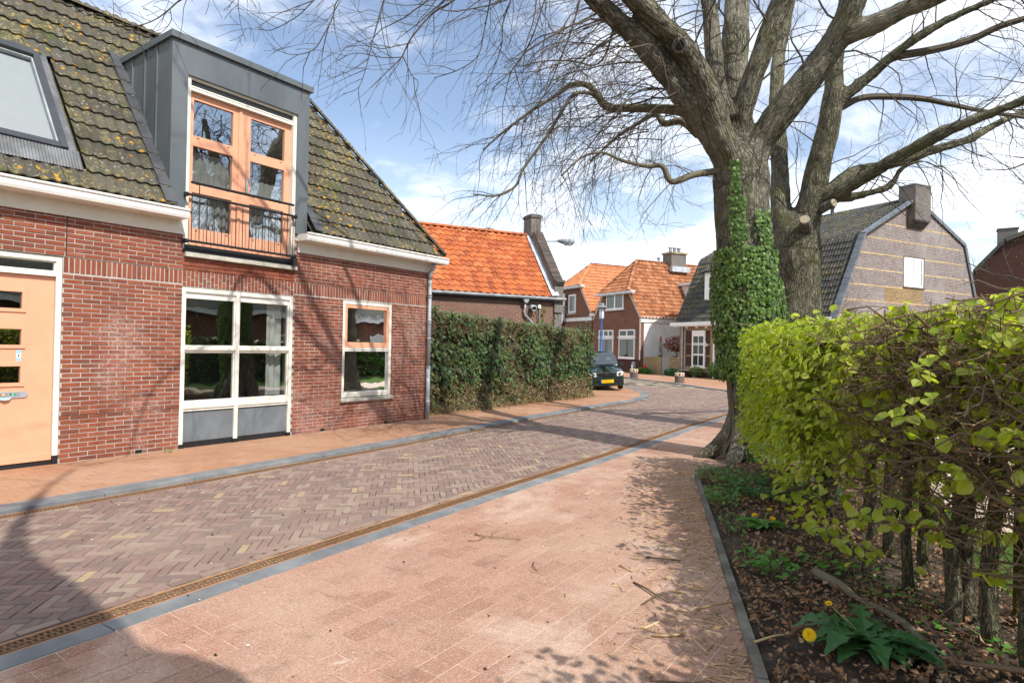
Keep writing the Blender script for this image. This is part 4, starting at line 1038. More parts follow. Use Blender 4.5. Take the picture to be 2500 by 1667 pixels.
    q = MB(XS); h0, h1 = -.02, .11; t_ = .085
    q.box(u0, u0+t_, s0, s1, h0, h1) if False else None
    q.add(*boxvf(u0, u0+t_, s0, s1, h0, h1)); q.add(*boxvf(u1-t_, u1, s0, s1, h0, h1)); q.add(*boxvf(u0+t_, u1-t_, s0, s0+.10, h0, h1-.01)); q.add(*boxvf(u0+t_, u1-t_, s1-.13, s1, h0, h1+.02))
    skl = q.build('skylight', M['anthracite'], HA)
    q = MB(XS); q.add([(u0+t_, s0+.10, .058), (u1-t_, s0+.10, .058), (u1-t_, s1-.13, .058), (u0+t_, s1-.13, .058)], [(0, 1, 2, 3)]); q.build('pane', M['glass'], skl)
    q = MB(XS); q.add(*boxvf(u0+t_, u1-t_-.012, s0+.12, s1-.16, -.005, .0)); q.build('roller_blind', M['curtain'], skl)
    q = MB(XS); q.add(*boxvf(u1-t_-.02, u1-t_, s0+.1, s1-.13, .02, .075)); q.add(*boxvf(u0+t_, u1-t_, s1-.16, s1-.13, .02, .075)); q.build('sash_edge', M['zinc_light'], skl)
    q = MB(XS); v = []; f = []; n = 60
    for i in range(n+1):
        uu = u0-.05+(u1-u0+.18)*i/n; hh = .05+.008*(i % 2); v += [(uu, s0-.30, hh-.02), (uu, s0+.01, hh+.02)]
    for i in range(n): f.append((2*i, 2*i+2, 2*i+3, 2*i+1))
    q.add(v, f); q.build('apron_flashing', M['lead_dark'], skl)
    q = MB(XS); q.add(*boxvf(u1, u1+.12, s0-.1, s1+.1, .0, .035)); q.build('side_flashing', M['lead_dark'], skl)
def boxvf(x0, x1, y0, y1, z0, z1):
    return [(x0, y0, z0), (x1, y0, z0), (x1, y1, z0), (x0, y1, z0), (x0, y0, z1), (x1, y0, z1), (x1, y1, z1), (x0, y1, z1)], MB.BF
def text_mesh(s, parent, loc, size, mat, xf, name, width=1.0):
    """flat print as mesh; local x -> frame x axis, local y -> up"""
    c = bpy.data.curves.new(name, 'FONT'); c.body = s; c.size = size*1.4; c.extrude = 0
    o = bpy.data.objects.new(name, c); link(o); dg = bpy.context.evaluated_depsgraph_get(); me = bpy.data.meshes.new_from_object(o.evaluated_get(dg)); bpy.data.objects.remove(o); bpy.data.curves.remove(c)
    ex = Vector(xf[:3, 0])
    off = Vector(loc)-base_of(parent)
    for v in me.vertices: v.co = off+ex*(v.co.x*width)+Vector((0, 0, v.co.y))
    me.materials.clear(); me.materials.append(mat); o = bpy.data.objects.new(name, me); link(o); o.parent = parent; return o
M['flash'] = paint('dark_flashing', (.06, .063, .068), .55, .2, .3)
M['lead_dark'] = paint('grey_ribbed_lead', (.16, .165, .17), .6, .2, .35, metal=.2)
build_house()
for yy, lab in ((8.06, 'small potted pink flower left of its pair on the window board'), (8.36, 'small potted pink flower right of its pair on the window board')):
    t = thing('potted_plant', lab, 'potted plant', (-9.74, yy, .715), 'potted flowers behind the small window')
    MB().lathe([(.032, 0), (.045, .08), (.04, .08)], (-9.74, yy, .715), 12).build('pot', M['terracotta'], t)
    b = MB(); fl = MB()
    for i in range(60):
        a, r, z = random.uniform(0, 6.28), random.uniform(0, .07), random.uniform(.07, .19); p = Vector((-9.74+r*math.cos(a), yy+r*math.sin(a), .715+z)); d = Vector((random.uniform(-1, 1), random.uniform(-1, 1), random.uniform(-.2, 1))).normalized()*.022; e = d.orthogonal().normalized()*.014
        (fl if i % 5 == 0 else b).add([tuple(p-d), tuple(p+e), tuple(p+d), tuple(p-e)], [(0, 1, 2, 3)])
    b.build('foliage', M['leaf_green'], t); fl.build('petals', M['pink'] if 'pink' in M else M['red'], t)
# ------------------------------------------------------------------ houses further down the street
e1 = Vector((-.883, .469, 0)); e2 = Vector((.469, .883, 0))
def pan_geo(tw, tl, amp, lift, nseg, waves=1, kind='s'):
    prof = []
    for i in range(nseg+1):
        x = tw*i/nseg; ph = (x/tw*waves) % 1 if i < nseg else 1.0
        prof.append((x, amp*(.5-.5*math.cos(2*math.pi*ph))**1.3 if kind == 's' else amp*(.5+.5*math.cos(2*math.pi*ph))))
    v = [(x, 0, z+lift-.018) for x, z in prof]+[(x, 0, z+lift) for x, z in prof]+[(x, tl+.03, z) for x, z in prof]
    m = len(prof); f = []
    for i in range(m-1): f.append((i, i+1, m+i+1, m+i)); f.append((m+i, m+i+1, 2*m+i+1, 2*m+i))
    return v, f
def in_poly(p, poly):
    c = False
    for (x0, y0), (x1, y1) in zip(poly, poly[1:]+poly[:1]):
        if (y0 > p[1]) != (y1 > p[1]) and p[0] < (x1-x0)*(p[1]-y0)/(y1-y0)+x0: c = not c
    return c
def roof_field(origin, ex, es, poly, tw, tl, mat, parent, name, amp=.03, lift=.028, nseg=6, waves=1, kind='s', holes=(), single=0, slab=None, jit=.006):
    """tiles over a polygon given in (along eave, up slope) metres; single>0: that many tiles as objects"""
    ex = Vector(ex).normalized(); es = Vector(es).normalized(); en = ex.cross(es); o = Vector(origin)
    tv, tf = pan_geo(tw, tl, amp, lift, nseg, waves, kind)
    us = [p[0] for p in poly]; ss = [p[1] for p in poly]; rest = MB(); k = 0; me = None
    if single: me = MB().add(tv, tf).mesh(name, mat)
    if slab is not None:
        MB().add([tuple(o+ex*a+es*b-en*.03) for a, b in poly], [tuple(range(len(poly)))]).build('roof', slab, parent)
    s = min(ss)
    while s < max(ss)-.02:
        u = min(us)
        while u < max(us)-.02:
            c = (u+tw/2, s+tl/2)
            if in_poly(c, poly) and not any(in_poly(c, h) for h in holes):
                P = o+ex*u+es*s+en*random.uniform(-.003, .003)
                Mx = mat4(ex, es, en, P) @ Matrix.Rotation(random.gauss(0, jit), 4, 'Z') @ Matrix.Rotation(random.gauss(0, jit), 4, 'X')
                if k < single: place(me, name, parent, Mx); k += 1
                else: rest.add(tv, tf, xf=NM(Mx))
            u += tw
        s += tl
    if rest.n: rest.build(name+'s', mat, parent, kind='stuff')
def caps_along(a, b, rad, mat, parent, name, step=.36, up=(0, 0, 1), n=5, merged=False):
    a = Vector(a); b = Vector(b); d = (b-a); L = d.length; d.normalize(); side = d.cross(Vector(up)).normalized(); upv = side.cross(d)
    v = []; f = []
    for y, rr in ((0, rad), (step*1.1, rad*.9)):
        for i in range(n+1): an = math.pi*i/n; v.append((math.cos(an)*rr, y, math.sin(an)*rr*.75))
        for i in range(n+1): an = math.pi*i/n; v.append((math.cos(an)*(rr-.018), y, math.sin(an)*(rr-.018)*.75-.006))
    m = n+1
    for i in range(n): f.append((i, i+1, 2*m+i+1, 2*m+i)); f.append((i, m+i, m+i+1, i+1))
    me = None if merged else MB().add(v, f).mesh(name, mat); rest = MB()
    for i in range(max(1, round(L/step))):
        Mx = mat4(side, d, upv, a+d*(i*step))
        if merged: rest.add(v, f, xf=NM(Mx))
        else: place(me, name, parent, Mx)
    if merged: rest.build(name, mat, parent)
# ------------------------------------------------ long house with the orange roof
def build_orange():
    O = Vector((-11.6, 18.8, 0)); X = frame(O, e2, e1); h = thing('orange_roofed_house', 'low brown brick house with bright orange tiled roof behind the ivy hedge', 'house', O)
    w = MB(X); w.prism([(0, -.2), (0, 3.36), (2.02, 5.85), (4.05, 3.36), (4.05, -.2)], -9.5, -.02, 'yz'); o = w.build('wall', M['bw_old'], h); wall_uv(o)
    pit = math.radians(50); es = e1*math.cos(pit)+Vector((0, 0, 1))*math.sin(pit)
    E = O+Vector((0, 0, 3.42))-e1*.10; SLn = 2.12/math.cos(pit)
    tw = .268; n0 = -18*tw-.0
    roof_field(E+e2*(-.12), e2, es, [(n0, 0), (0, 0), (0, SLn), (n0, SLn)], tw, SLn/13, M['tile_orange'], h, 'roof_tile', amp=.058, lift=.03, nseg=8, single=300, slab=M['tile_orange'])
    roof_field(E+e2*(-.12), e2, es, [(n0*2, 0), (n0, 0), (n0, SLn), (n0*2, SLn)], tw, SLn/13, M['tile_orange'], h, 'roof_tile', amp=.058, lift=.03, nseg=8, slab=M['tile_orange'])
    ridge = E+es*SLn
    caps_along(ridge+e2*(-9.6)+Vector((0, 0, .0)), ridge+e2*.05, .125, M['tile_orange'], h, 'ridge_tile', .40)
    back = MB(); q = [ridge-e2*9.6, ridge, ridge+e1*2.2-Vector((0, 0, 2.62)), ridge-e2*9.6+e1*2.2-Vector((0, 0, 2.62))]; back.add([tuple(p) for p in q], [(0, 1, 2, 3)]); back.build('rear_roof', M['tile_orange'], h)
    g = MB(X)
    prof = [(-.25, 3.42), (-.25, 3.36), (-.21, 3.315), (-.15, 3.315), (-.11, 3.36), (-.11, 3.42), (-.12, 3.42), (-.12, 3.365), (-.155, 3.33), (-.205, 3.33), (-.24, 3.365), (-.24, 3.42)]
    g.prism(prof, -9.5, .36, 'yz'); gu = g.build('gutter', M['zinc_light'], h)
    g = MB(X); 
    for s in np.arange(-8.8, .36, .9): g.box(s, s+.025, -.258, -.10, 3.36, 3.428)
    g.build('gutter_strap', M['lead'], gu)
    g = MB(X); g.box(-9.5, .0, -.06, .0, 3.26, 3.36); g.build('eaves_board', M['anthracite'], h)
    # raised gable with brick coping and chimney
    p = MB(X); p.prism([(-.03, 0-.2), (-.03, 3.95), (1.62, 6.03), (2.42, 6.03), (4.05, 4.0), (4.05, -.2)], 0.0, .31, 'yz'); o = p.build('gable_parapet', M['bw_grey'], h); wall_uv(o)
    d = Vector((0, 1.65, 2.08)).normalized(); n = Vector((0, -d.z, d.y)); L = math.hypot(1.65, 2.08); k = int(L/.062)
    cp = MB().add(*slab_piece([(-.19, -.0265), (.19, -.0265), (.19, .0265), (-.19, .0265)], .055, .055, .004)).mesh('coping_brick', M['coping'])
    for i in range(k):
        c = O+e2*.155+e1*(-.05+d.y*(i+.5)*L/k)+Vector((0, 0, 3.96+d.z*(i+.5)*L/k)); yv = e1*d.y+Vector((0, 0, d.z)); nv = e1*n.y+Vector((0, 0, n.z))
        place(cp, 'coping_brick', h, mat4(yv.cross(nv), yv, nv, c-nv*random.uniform(0, .006)))
    f = MB(X)
    for i, (z0, z1, y0) in enumerate(((3.98, 4.06, -.20), (3.91, 3.98, -.15), (3.84, 3.91, -.09))): f.box(-.03, .34, y0, .06, z0, z1)
    f.build('gable_corbel', M['bw_grey2'], h)
    f = MB(X); f.box(-.02, .33, -.08, .03, 2.9, 3.84); o = f.build('corner_pier', M['bw_grey'], h); wall_uv(o)
    f = MB(X); f.box(-.06, .36, 1.72, 2.35, 5.9, 6.62); ch = f.build('chimney', M['bw_grey'], h); wall_uv(ch)
    f = MB(X); f.box(-.1, .40, 1.68, 2.39, 6.62, 6.70); f.box(-.07, .37, 1.71, 2.36, 6.70, 6.75); f.build('chimney_cap', M['bw_grey2'], ch)
    # lead soakers against the parapet
    en = e2.cross(es)
    for i in range(4):
        a = E+es*(i*SLn/4); b = E+es*((i+1)*SLn/4+.04); q = [a-e2*.17+en*.085, a+e2*.10+en*.13, b+e2*.10+en*.12, b-e2*.17+en*.075]; q2 = [x-en*.02 for x in q]
        MB().add([tuple(x) for x in q+q2], MB.BF).build('lead_flashing', M['lead_pale'], h)
    # hopper, pipe, flue, box
    f = MB(X); f.prism([(-1.33, 3.40), (-1.11, 3.40), (-1.11, 3.28), (-1.17, 3.18), (-1.27, 3.18), (-1.33, 3.28)], -.2, -.04); dp = f.build('hopper_head', M['lead'], h)
    f = MB(X); f.tube([(-1.22, -.1, 3.2), (-1.22, -.1, 2.98), (-1.25, -.08, 2.9), (-1.22, -.08, 2.78), (-.83, -.08, 2.42), (-.6, -.08, 2.1), (-.6, -.08, .0)], .038, 10); f.build('drain_pipe', M['zinc_light'], h, smooth=True)
    f = MB(X); f.tube([(-.93, .02, 3.05), (-.93, -.24, 3.0)], .10, 16); fl = f.build('wall_vent', M['zinc_light'], h, smooth=True)
    f = MB(X); f.tube([(-.93, -.235, 3.001), (-.93, -.245, 2.999)], .075, 16); f.build('vent_mouth', M['hole'], fl)
    f = MB(X)
    for z in (0, .05): f.tube([(-.93, -.21+z, 3.006-.0096*z*4), (-.93, -.19+z, 3.0)], .108, 16)
    f.build('vent_ring', M['lead'], fl)
    f = MB(X); f.box(-.68, -.57, -.07, 0, 3.02, 3.14); jb = f.build('junction_box', M['cream'], h)
    f = MB(X); f.tube([(-.62, -.04, 3.03), (-.62, -.04, .2)], .016, 6); f.build('conduit', M['lead'], h)
    f = MB(X); f.tube([(-1.75, 2.2, 5.7), (-1.75, 2.2, 6.0), (-1.7, 2.2, 6.1), (-1.42, 2.2, 6.1)], .05, 8); f.build('roof_vent', M['lead'], h)
    # street lamp on a wall bracket
    la = thing('street_lamp', 'grey street lamp reaching out on an arm from the orange-roofed house', 'street lamp', O+e2*.35+e1*2.4+Vector((0, 0, 5.0)))
    f = MB(X); f.tube([(.30, 2.4, 5.80), (.7, 2.0, 5.80), (1.15, 1.55, 5.78)], .024, 8); f.build('arm', M['lead'], la)
    f = MB(X); f.tube([(.31, 2.3, 5.2), (.6, 2.1, 5.35), (.95, 1.75, 5.74)], .007, 5); f.build('stay_wire', M['lead'], la)
    f = MB(X); c0 = Vector((1.05, 1.62, 5.80)); dv = Vector((.62, -.6, -.12)).normalized()
    f.tube([c0, c0+dv*.1, c0+dv*.3, c0+dv*.52, c0+dv*.62, c0+dv*.66], [.04, .075, .115, .12, .09, .03], 12); hd = f.build('lamp_head', M['lead'], la, smooth=True)
    f = MB(X); f.tube([c0+dv*.28+Vector((0, 0, -.05)), c0+dv*.55+Vector((0, 0, -.05))], [.1, .1], 10); f.build('lamp_glass', M['lamp_lens'], hd, smooth=True)
M['bw_grey2'] = paint('grey_brick_trim', (.13, .115, .10), .9, .15, .35, spec=.15)
M['coping'] = brick_mat('dark_coping_brick', [(.085, .07, .06), (.12, .10, .085), (.065, .052, .045)], bloom=.3)
M['lead_pale'] = paint('pale_lead', (.46, .50, .54), .6, .12, .3)
build_orange()
# ------------------------------------------------ row along e1 at the end of the street
PD = Vector((-11.33, 36.49, 0)); XD = frame(PD, e1, e2)
def wp(s, o, z): return PD+e1*s+e2*o+Vector((0, 0, z))
def sash(parent, s0, s1, z0, z1, o, cols, rows, name='window', t=.07, mat='white', glaz='glass_dim', curtains=False, bar=.03):
    """window in a wall facing the street: frame, bars, panes"""
    a = MB(XD); d0, d1 = o-.05, o+.03
    a.box(s0, s0+t, d0, d1, z0, z1); a.box(s1-t, s1, d0, d1, z0, z1); a.box(s0+t, s1-t, d0, d1, z1-t, z1); a.box(s0+t, s1-t, d0, d1, z0, z0+t)
    for c in range(1, cols): x = s0+(s1-s0)*c/cols; a.box(x-bar/2, x+bar/2, d0+.01, d1, z0+t, z1-t)
    for r in rows: a.box(s0+t, s1-t, d0+.004, d1, r-bar/2, r+bar/2)
    w = a.build(name, M[mat], parent)
    a = MB(XD); a.add([(s0+t*.5, o-.012, z0+t*.5), (s1-t*.5, o-.012, z0+t*.5), (s1-t*.5, o-.012, z1-t*.5), (s0+t*.5, o-.012, z1-t*.5)], [(0, 1, 2, 3)]); a.build('pane', M[glaz], w)
    a = MB(XD); a.box(s0+.01, s1-.01, o+.022, o+.028, z0+.01, z1-.01); a.build('dark_room_sheet', M['dark_room'], w)  # flat dark sheet painted in place of the unlit room
    if curtains:
        for (c0, c1) in curtains:
            a = MB(XD); n = 14; v = []; f = []
            for i in range(n+1): x = c0+(c1-c0)*i/n; y = o+.006+.012*math.sin(i*1.9); v += [(x, y, z0+t), (x, y, z1-t)]
            for i in range(n): f.append((2*i, 2*i+2, 2*i+3, 2*i+1))
            a.add(v, f); a.build('curtain', M['net'], w, smooth=True)
    return w
def gable_house(s0, s1, ze, zr, zf, dep, h, wallmat, tilemat, tw, tl, front_open=(), right_wall=None, hip_o=1.85):
    sm = (s0+s1)/2; k = (zf-ze)/(zr-ze); fa, fb = s0+(sm-s0)*k, s1-(s1-sm)*k
    w = MB(XD); w.prism([(s0, -.2), (s1, -.2), (s1, ze), (fb, zf), (fa, zf), (s0, ze)], 0, .3, 'xz'); o = w.build('front_wall', M[wallmat], h); wall_uv(o)
    w = MB(XD); w.box(s0, s0+.3, .3, dep, -.2, ze); o = w.build('side_wall', M[right_wall or wallmat], h); wall_uv(o)
    w = MB(XD); w.box(s1-.3, s1, .3, dep, -.2, ze); o = w.build('side_wall', M[wallmat], h); wall_uv(o)
    # two slopes and the half hip
    SLn = math.hypot(sm-s0, zr-ze); ca, sa = (sm-s0)/SLn, (zr-ze)/SLn
    esr = e1*ca+Vector((0, 0, sa)); esl = -e1*ca+Vector((0, 0, sa))
    E = wp(s0-.12*ca, -.06, ze-.12*sa+.03)
    sf = SLn*k+.12
    # right slope: along eave runs towards +e2 (to the right seen from the right)
    dl = dep
    roof_field(E, e2, esr, [(0, 0), (dl, 0), (dl, SLn+.1), (hip_o+.1, SLn+.1), (0, sf)], tw, tl, M[tilemat], h, 'roof_tile', amp=.075, lift=.05, nseg=6, slab=M[tilemat], jit=.012)
    E2 = wp(s1+.12*ca, dep-.06, ze-.12*sa+.03)
    roof_field(E2, -e2, esl, [(0, 0), (dl, 0), (dl, sf), (dl-hip_o-.1, SLn+.1), (0, SLn+.1)], tw, tl*1.5, M[tilemat], h, 'roof_tile', amp=.055, lift=.03, nseg=4, slab=M[tilemat])
    hv = e2*(hip_o+.25)+Vector((0, 0, zr-zf)); hl = hv.length; E3 = wp(fb+.15, -.30, zf+.02)
    wd = fb-fa+.3
    roof_field(E3, -e1, hv, [(0, 0), (wd, 0), (wd/2+.04, hl), (wd/2-.04, hl)], tw, tl, M[tilemat], h, 'roof_tile', amp=.075, lift=.05, nseg=6, slab=M[tilemat])
    top = wp(sm, hip_o-.05, zr+.04)
    caps_along(wp(fa-.12, -.28, zf+.06), top, .13, M[tilemat], h, 'hip_tile', .36, up=(e2*-.4+Vector((0, 0, 1))-e1*.8)); caps_along(wp(fb+.12, -.28, zf+.06), top, .13, M[tilemat], h, 'hip_tile', .36, up=(e2*-.4+Vector((0, 0, 1))+e1*.8))
    caps_along(top, wp(sm, dep, zr+.04), .12, M[tilemat], h, 'ridge_tile', .36)
    # fascia, verge boards
    w = MB(XD); w.box(fa-.62, fb+.62, -.36, -.02, zf-.10, zf+.03); w.box(fa-.58, fb+.58, -.30, .0, zf-.16, zf-.10); w.build('front_gutter', M['white_worn'], h)
    for (a, b, s_) in ((s0, fa, -1), (s1, fb, 1)):
        w = MB(XD); n = .09; w.prism([(a+s_*.02, ze), (b+s_*.02, zf-.1), (b-s_*n, zf-.1), (a-s_*n, ze)], -.05, -.002, 'xz'); w.build('verge_board', M['white_worn'], h)
    return sm, fa, fb
M['white_worn'] = paint('worn_white_paint', (.72, .72, .70), .5, .08, .22)
def build_c():
    h = thing('gabled_brick_house', 'brown brick house with old orange roof and white plastered side wall', 'house', wp(9.9, 0, 0))
    s0, s1 = 6.98, 12.82; gable_house(s0, s1, 3.85, 8.22, 5.72, 9.0, h, 'bw_brown', 'tile_old', .30, .33, right_wall='plaster')
    w = MB(XD); w.box(s0-.06, s0, -.03, 9.0, 3.50, 3.90); w.box(s0-.10, s0-.06, -.05, 9, 3.80, 3.92); w.build('side_fascia', M['white_worn'], h)
    w = MB(XD); w.box(s0-.012, s1+.01, -.012, .0, -.1, .92); o = w.build('plinth', M['bw_darkpanel'], h); wall_uv(o)
    w = MB(XD); w.box(s0-.02, s0+.10, -.02, .0, .9, 3.8); w.build('corner_strip', M['white_worn'], h)
    up = sash(h, 8.92, 11.0, 4.52, 5.66, -.03, 2, (), t=.09, bar=.16, curtains=[(9.05, 9.85), (10.1, 10.9)])
    w = MB(XD); w.box(8.8, 11.12, -.12, 0, 4.44, 4.53); w.build('window_sill', M['white_worn'], up)
    for (a, b, cl) in ((7.54, 9.36, 2), (10.08, 11.9, 3)):
        lw = sash(h, a, b, 1.0, 2.42, -.03, 1, (), t=.08, curtains=[(a+.1, a+.75), (b-.8, b-.1)])
        sash(h, a, b, 2.5, 3.02, -.03, cl, (), t=.09, bar=.12)
        w = MB(XD); w.box(a-.1, b+.16, -.10, 0, 2.42, 2.50); w.build('transom', M['white_worn'], lw)
        w = MB(XD); w.box(a-.05, b+.05, -.10, 0, .92, 1.0); w.build('window_sill', M['white_worn'], lw)
    c = MB(XD); c.box(9.3, 10.3, 4.65, 6.1, 7.9, 8.95); ch = c.build('chimney', M['bw_grey'], h); wall_uv(ch)
    c = MB(XD); c.box(9.22, 10.38, 4.57, 6.18, 8.95, 9.08); c.build('chimney_cap', M['lichen_cap'], ch)
    c = MB(XD); c.box(9.0, 9.32, 4.5, 6.25, 7.55, 7.95); c.build('chimney_flashing', M['lead_pale'], ch)
    for k in range(3): c = MB(); c.lathe([(.13, 0), (.13, .34), (.16, .34), (.16, .42), (.1, .42)], tuple(wp(9.8, 4.95+k*.42, 9.08)), 10); c.build('chimney_pot', M['lead'], ch)
    c = MB(); c.lathe([(.09, 0), (.09, .35), (.15, .36), (.15, .42), (.04, .46)], tuple(wp(9.9, 3.9, 8.2)), 10); c.build('roof_vent', M['lead'], h)
    d = MB(XD); d.box(6.9, 9.0, 4.75, 6.25, 6.42, 6.62); dm = d.build('side_dormer', M['white_worn'], h)
    d = MB(XD); d.prism([(7.75, 5.05), (7.75, 6.42), (9.0, 6.42)], 4.95, 5.0, 'xz'); d.box(7.75, 7.8, 5.0, 6.1, 5.1, 6.42); d.build('dormer_cheek', M['white_worn'], dm)
M['lichen_cap'] = paint('lichen_stone', (.33, .26, .14), .9, .2, .35)
build_c()
def build_b():
    h = thing('corner_brick_house', 'brick house with clean orange hipped roof beside the tall blue lamp post', 'house', wp(16, 0, 0))
    gable_house(12.95, 19.2, 4.25, 8.55, 6.62, 9.0, h, 'bw_brown', 'tile_new', .30, .34)
    sash(h, 15.3, 16.35, 4.5, 6.0, -.03, 1, (), t=.12, curtains=[(15.5, 15.9)]); w = MB(XD); w.box(15.2, 16.45, -.1, 0, 4.36, 4.46); w.build('window_sill', M['concrete'], h)
    w = MB(XD); w.box(17.0, 18.4, -.03, .0, 4.2, 5.1); w.build('shop_window', M['white'], h)
    w = MB(XD); w.box(12.9, 19.2, -.06, .0, 3.80, 4.08); w.build('shop_fascia', M['white_worn'], h)
    w = MB(XD); w.box(12.55, 13.15, -.15, .1, 4.12, 4.32); w.build('eaves_box', M['white_worn'], h)
    s = thing('shop_sign', 'white shop sign with a green oval on the corner brick house', 'sign', wp(17.2, -.25, 5.2))
    p = MB(XD); p.box(16.72, 18.2, -.32, -.18, 5.08, 6.12); bd = p.build('sign_board', M['paper'], s)
    p = MB(XD); p.prism([(17.42+.62*math.cos(a), 5.66+.33*math.sin(a)) for a in np.linspace(0, 6.283, 33)[:-1]], -.335, -.32); p.build('sign_oval', M['green_sign'], bd)
    XT = frame(PD, -e1, e2); text_mesh('ndt', bd, wp(17.45, -.345, 5.55), .30, M['paper'], XT, 'sign_lettering')
    p = MB(XD)
    for k in range(5): p.box(16.95+k*.1, 17.02+k*.1, -.325, -.32, 5.18, 5.24)
    p.build('sign_print', M['ink'], bd)
    p = MB(XD); p.box(16.6, 18.4, -.4, -.05, 4.98, 5.05); p.tube([(16.62, -.3, 5.0), (16.62, -.3, 3.9)], .03, 6); p.build('sign_bracket', M['lead'], s)
    s2 = thing('round_sign', 'white and green round sign under the shop sign', 'sign', wp(17.4, -.3, 3.9))
    p = MB(XD); p.prism([(17.5+.75*math.cos(a), 4.15+.7*math.sin(a)) for a in np.linspace(0, 6.283, 33)[:-1]], -.34, -.26); p.build('sign_disc', M['paper'], s2)
    p = MB(XD); p.prism([(17.5+.68*math.cos(a), 4.15+.63*math.sin(a)) for a in np.linspace(-.9, 1.5, 14)]+[(17.5+.42*math.cos(a), 4.15+.36*math.sin(a)) for a in np.linspace(1.5, -.9, 14)], -.35, -.34); p.build('sign_arc', M['green_sign'], s2)
build_b()
# ------------------------------------------------ mansard row (black roof on the left, purple gable on the right)
def build_d():
    h = thing('mansard_house', 'dark mansard-roofed house with purple brick gable and yellow bands behind the trees', 'house', wp(-2.4, 0, 0))
    sL, sR = 3.05, -7.59
    prof = [(0, -.2), (0, 3.40), (1.9, 7.44), (6.3, 9.80), (10.9, 7.72), (12.45, 3.6), (12.45, -.2)]
    w = MB(XD); w.prism(prof, sR, sR+.3, 'yz'); o = w.build('gable_wall', M['bw_purple'], h); wall_uv(o)
    w = MB(XD); w.prism(prof, sL-.3, sL-.02, 'yz'); o = w.build('gable_wall', M['bw_yellow'], h); wall_uv(o)
    w = MB(XD); w.box(sR+.3, sL-.3, 0, .3, -.2, 3.3); o = w.build('front_wall', M['bw_yellow'], h); wall_uv(o)
    up1 = e2*1.9+Vector((0, 0, 4.04)); up2 = e2*4.4+Vector((0, 0, 2.36)); up3 = -e2*4.6+Vector((0, 0, 2.08)); up4 = -e2*1.55+Vector((0, 0, 4.12))
    Lw = sL-sR; ex = -e1
    E = wp(sL+.14, -.22, 3.25); l1 = up1.length+.35
    hole = [(1.75, 2.1), (4.0, 2.1), (4.0, 3.6), (1.75, 3.6)]
    roof_field(E, ex, up1, [(0, 0), (Lw+.14, 0), (Lw+.14, l1), (.0, l1)], .165, .36, M['tile_dark_far'], h, 'roof_tile', amp=.06, lift=.045, nseg=4, kind='c', slab=M['tile_dark_far'])
    B = wp(sL+.14, 1.83, 7.50)
    roof_field(B, ex, up2, [(0, 0), (Lw+.14, 0), (Lw+.14, up2.length), (3.6, up2.length), (0, 2.3)], .165, .36, M['tile_dark_far'], h, 'roof_tile', amp=.05, lift=.045, nseg=4, kind='c', slab=M['tile_dark_far'])
    hp = MB(XD); hp.add([(sL+.1, 1.9, 7.5), (sL+.1, 4.2, 8.6), (sL-3.5, 6.3, 9.8), (sL+.1, 10.9, 7.7)], [(0, 1, 2), (0, 2, 3)]); hp.build('hip_roof', M['tile_dark_far'], h)
    bk = MB(); q = [wp(sL, 6.3, 9.84), wp(sR, 6.3, 9.84), wp(sR, 10.95, 7.76), wp(sL, 10.95, 7.76), wp(sR, 12.6, 3.5), wp(sL, 12.6, 3.5)]
    bk.add([tuple(a) for a in q], [(0, 1, 2, 3), (3, 2, 4, 5)]); bk.build('rear_roof', M['tile_dark_far'], h)
    caps_along(wp(sR, 6.3, 9.84), wp(sL-3.4, 6.3, 9.84), .12, M['tile_dark_far'], h, 'ridge_tile', .38)
    # verge tiles along the right gable
    vt = MB(); vt.box(-.02, .30, 0, .345, -.06, .05); vt.box(-.05, -.02, 0, .345, -.14, .05)
    vm = vt.mesh('verge_tile', M['verge'])
    def verge(a, b, s):
        a = Vector(a); b = Vector(b); d = b-a; L = d.length; d.normalize(); n = max(1, round(L/.355)); exx = e1; up = d.cross(exx); 
        if up.z < 0: up = -up
        exr = d.cross(up)
        for i in range(n):
            P = a+d*(i*L/n)
            place(vm, 'verge_tile', h, mat4(exr, d, up, P+up*(.02*((n-i)/n)))) 
    VE = -.04
    verge(wp(sR+VE, -.22, 3.3), wp(sR+VE, 1.86, 7.52), 1); verge(wp(sR+VE, 1.86, 7.52), wp(sR+VE, 6.3, 9.9), 1); verge(wp(sR+VE, 12.6, 3.5), wp(sR+VE, 10.98, 7.8), 1); verge(wp(sR+VE, 10.98, 7.8), wp(sR+VE, 6.3, 9.9), 1)
    # eaves
    w = MB(XD); w.box(sR-.1, sL+.55, -.34, .0, 3.16, 3.36); w.box(sR-.05, sL+.3, -.28, -.0, 3.10, 3.16); w.build('gutter', M['white'], h)
    # front brickwork: dark panels, yellow courses, white blocks
    def bx(name, s0, s1, z0, z1, o0, mat, uv=False):
        a = MB(XD); a.box(s0, s1, -o0, .0, z0, z1); ob = a.build(name, M[mat], h)
        if uv: wall_uv(ob)
    for (z0, z1) in ((.66, 1.26), (1.36, 1.98), (2.06, 2.84)):
        bx('brick_panel', 1.88, 2.45, z0, z1, .012, 'bw_darkpanel', True); bx('brick_panel', .42, .76, z0, z1, .012, 'bw_darkpanel', True)
    for s in (2.42, 1.55, .75, -.1, -1.2, -2.1): bx('white_block', s-.09, s+.09, 2.98, 3.1, .03, 'white')
    bx('plinth', -7.5, .15, -.1, .3, .01, 'bw_darkpanel', True); bx('plinth', .12, 3.0, -.1, .32, .01, 'bw_darkpanel', True)
    w1 = sash(h, .78, 1.87, .62, 2.84, -.03, 2, (1.36, 1.40, 1.98, 2.06), t=.11, bar=.05)
    a = MB(XD); a.box(.88, 1.77, -.06, 0, 2.5, 2.74); a.build('blind_box', M['white'], w1)
    a = MB(XD); a.box(.7, 1.95, -.1, 0, .55, .62); a.build('window_sill', M['white'], w1)
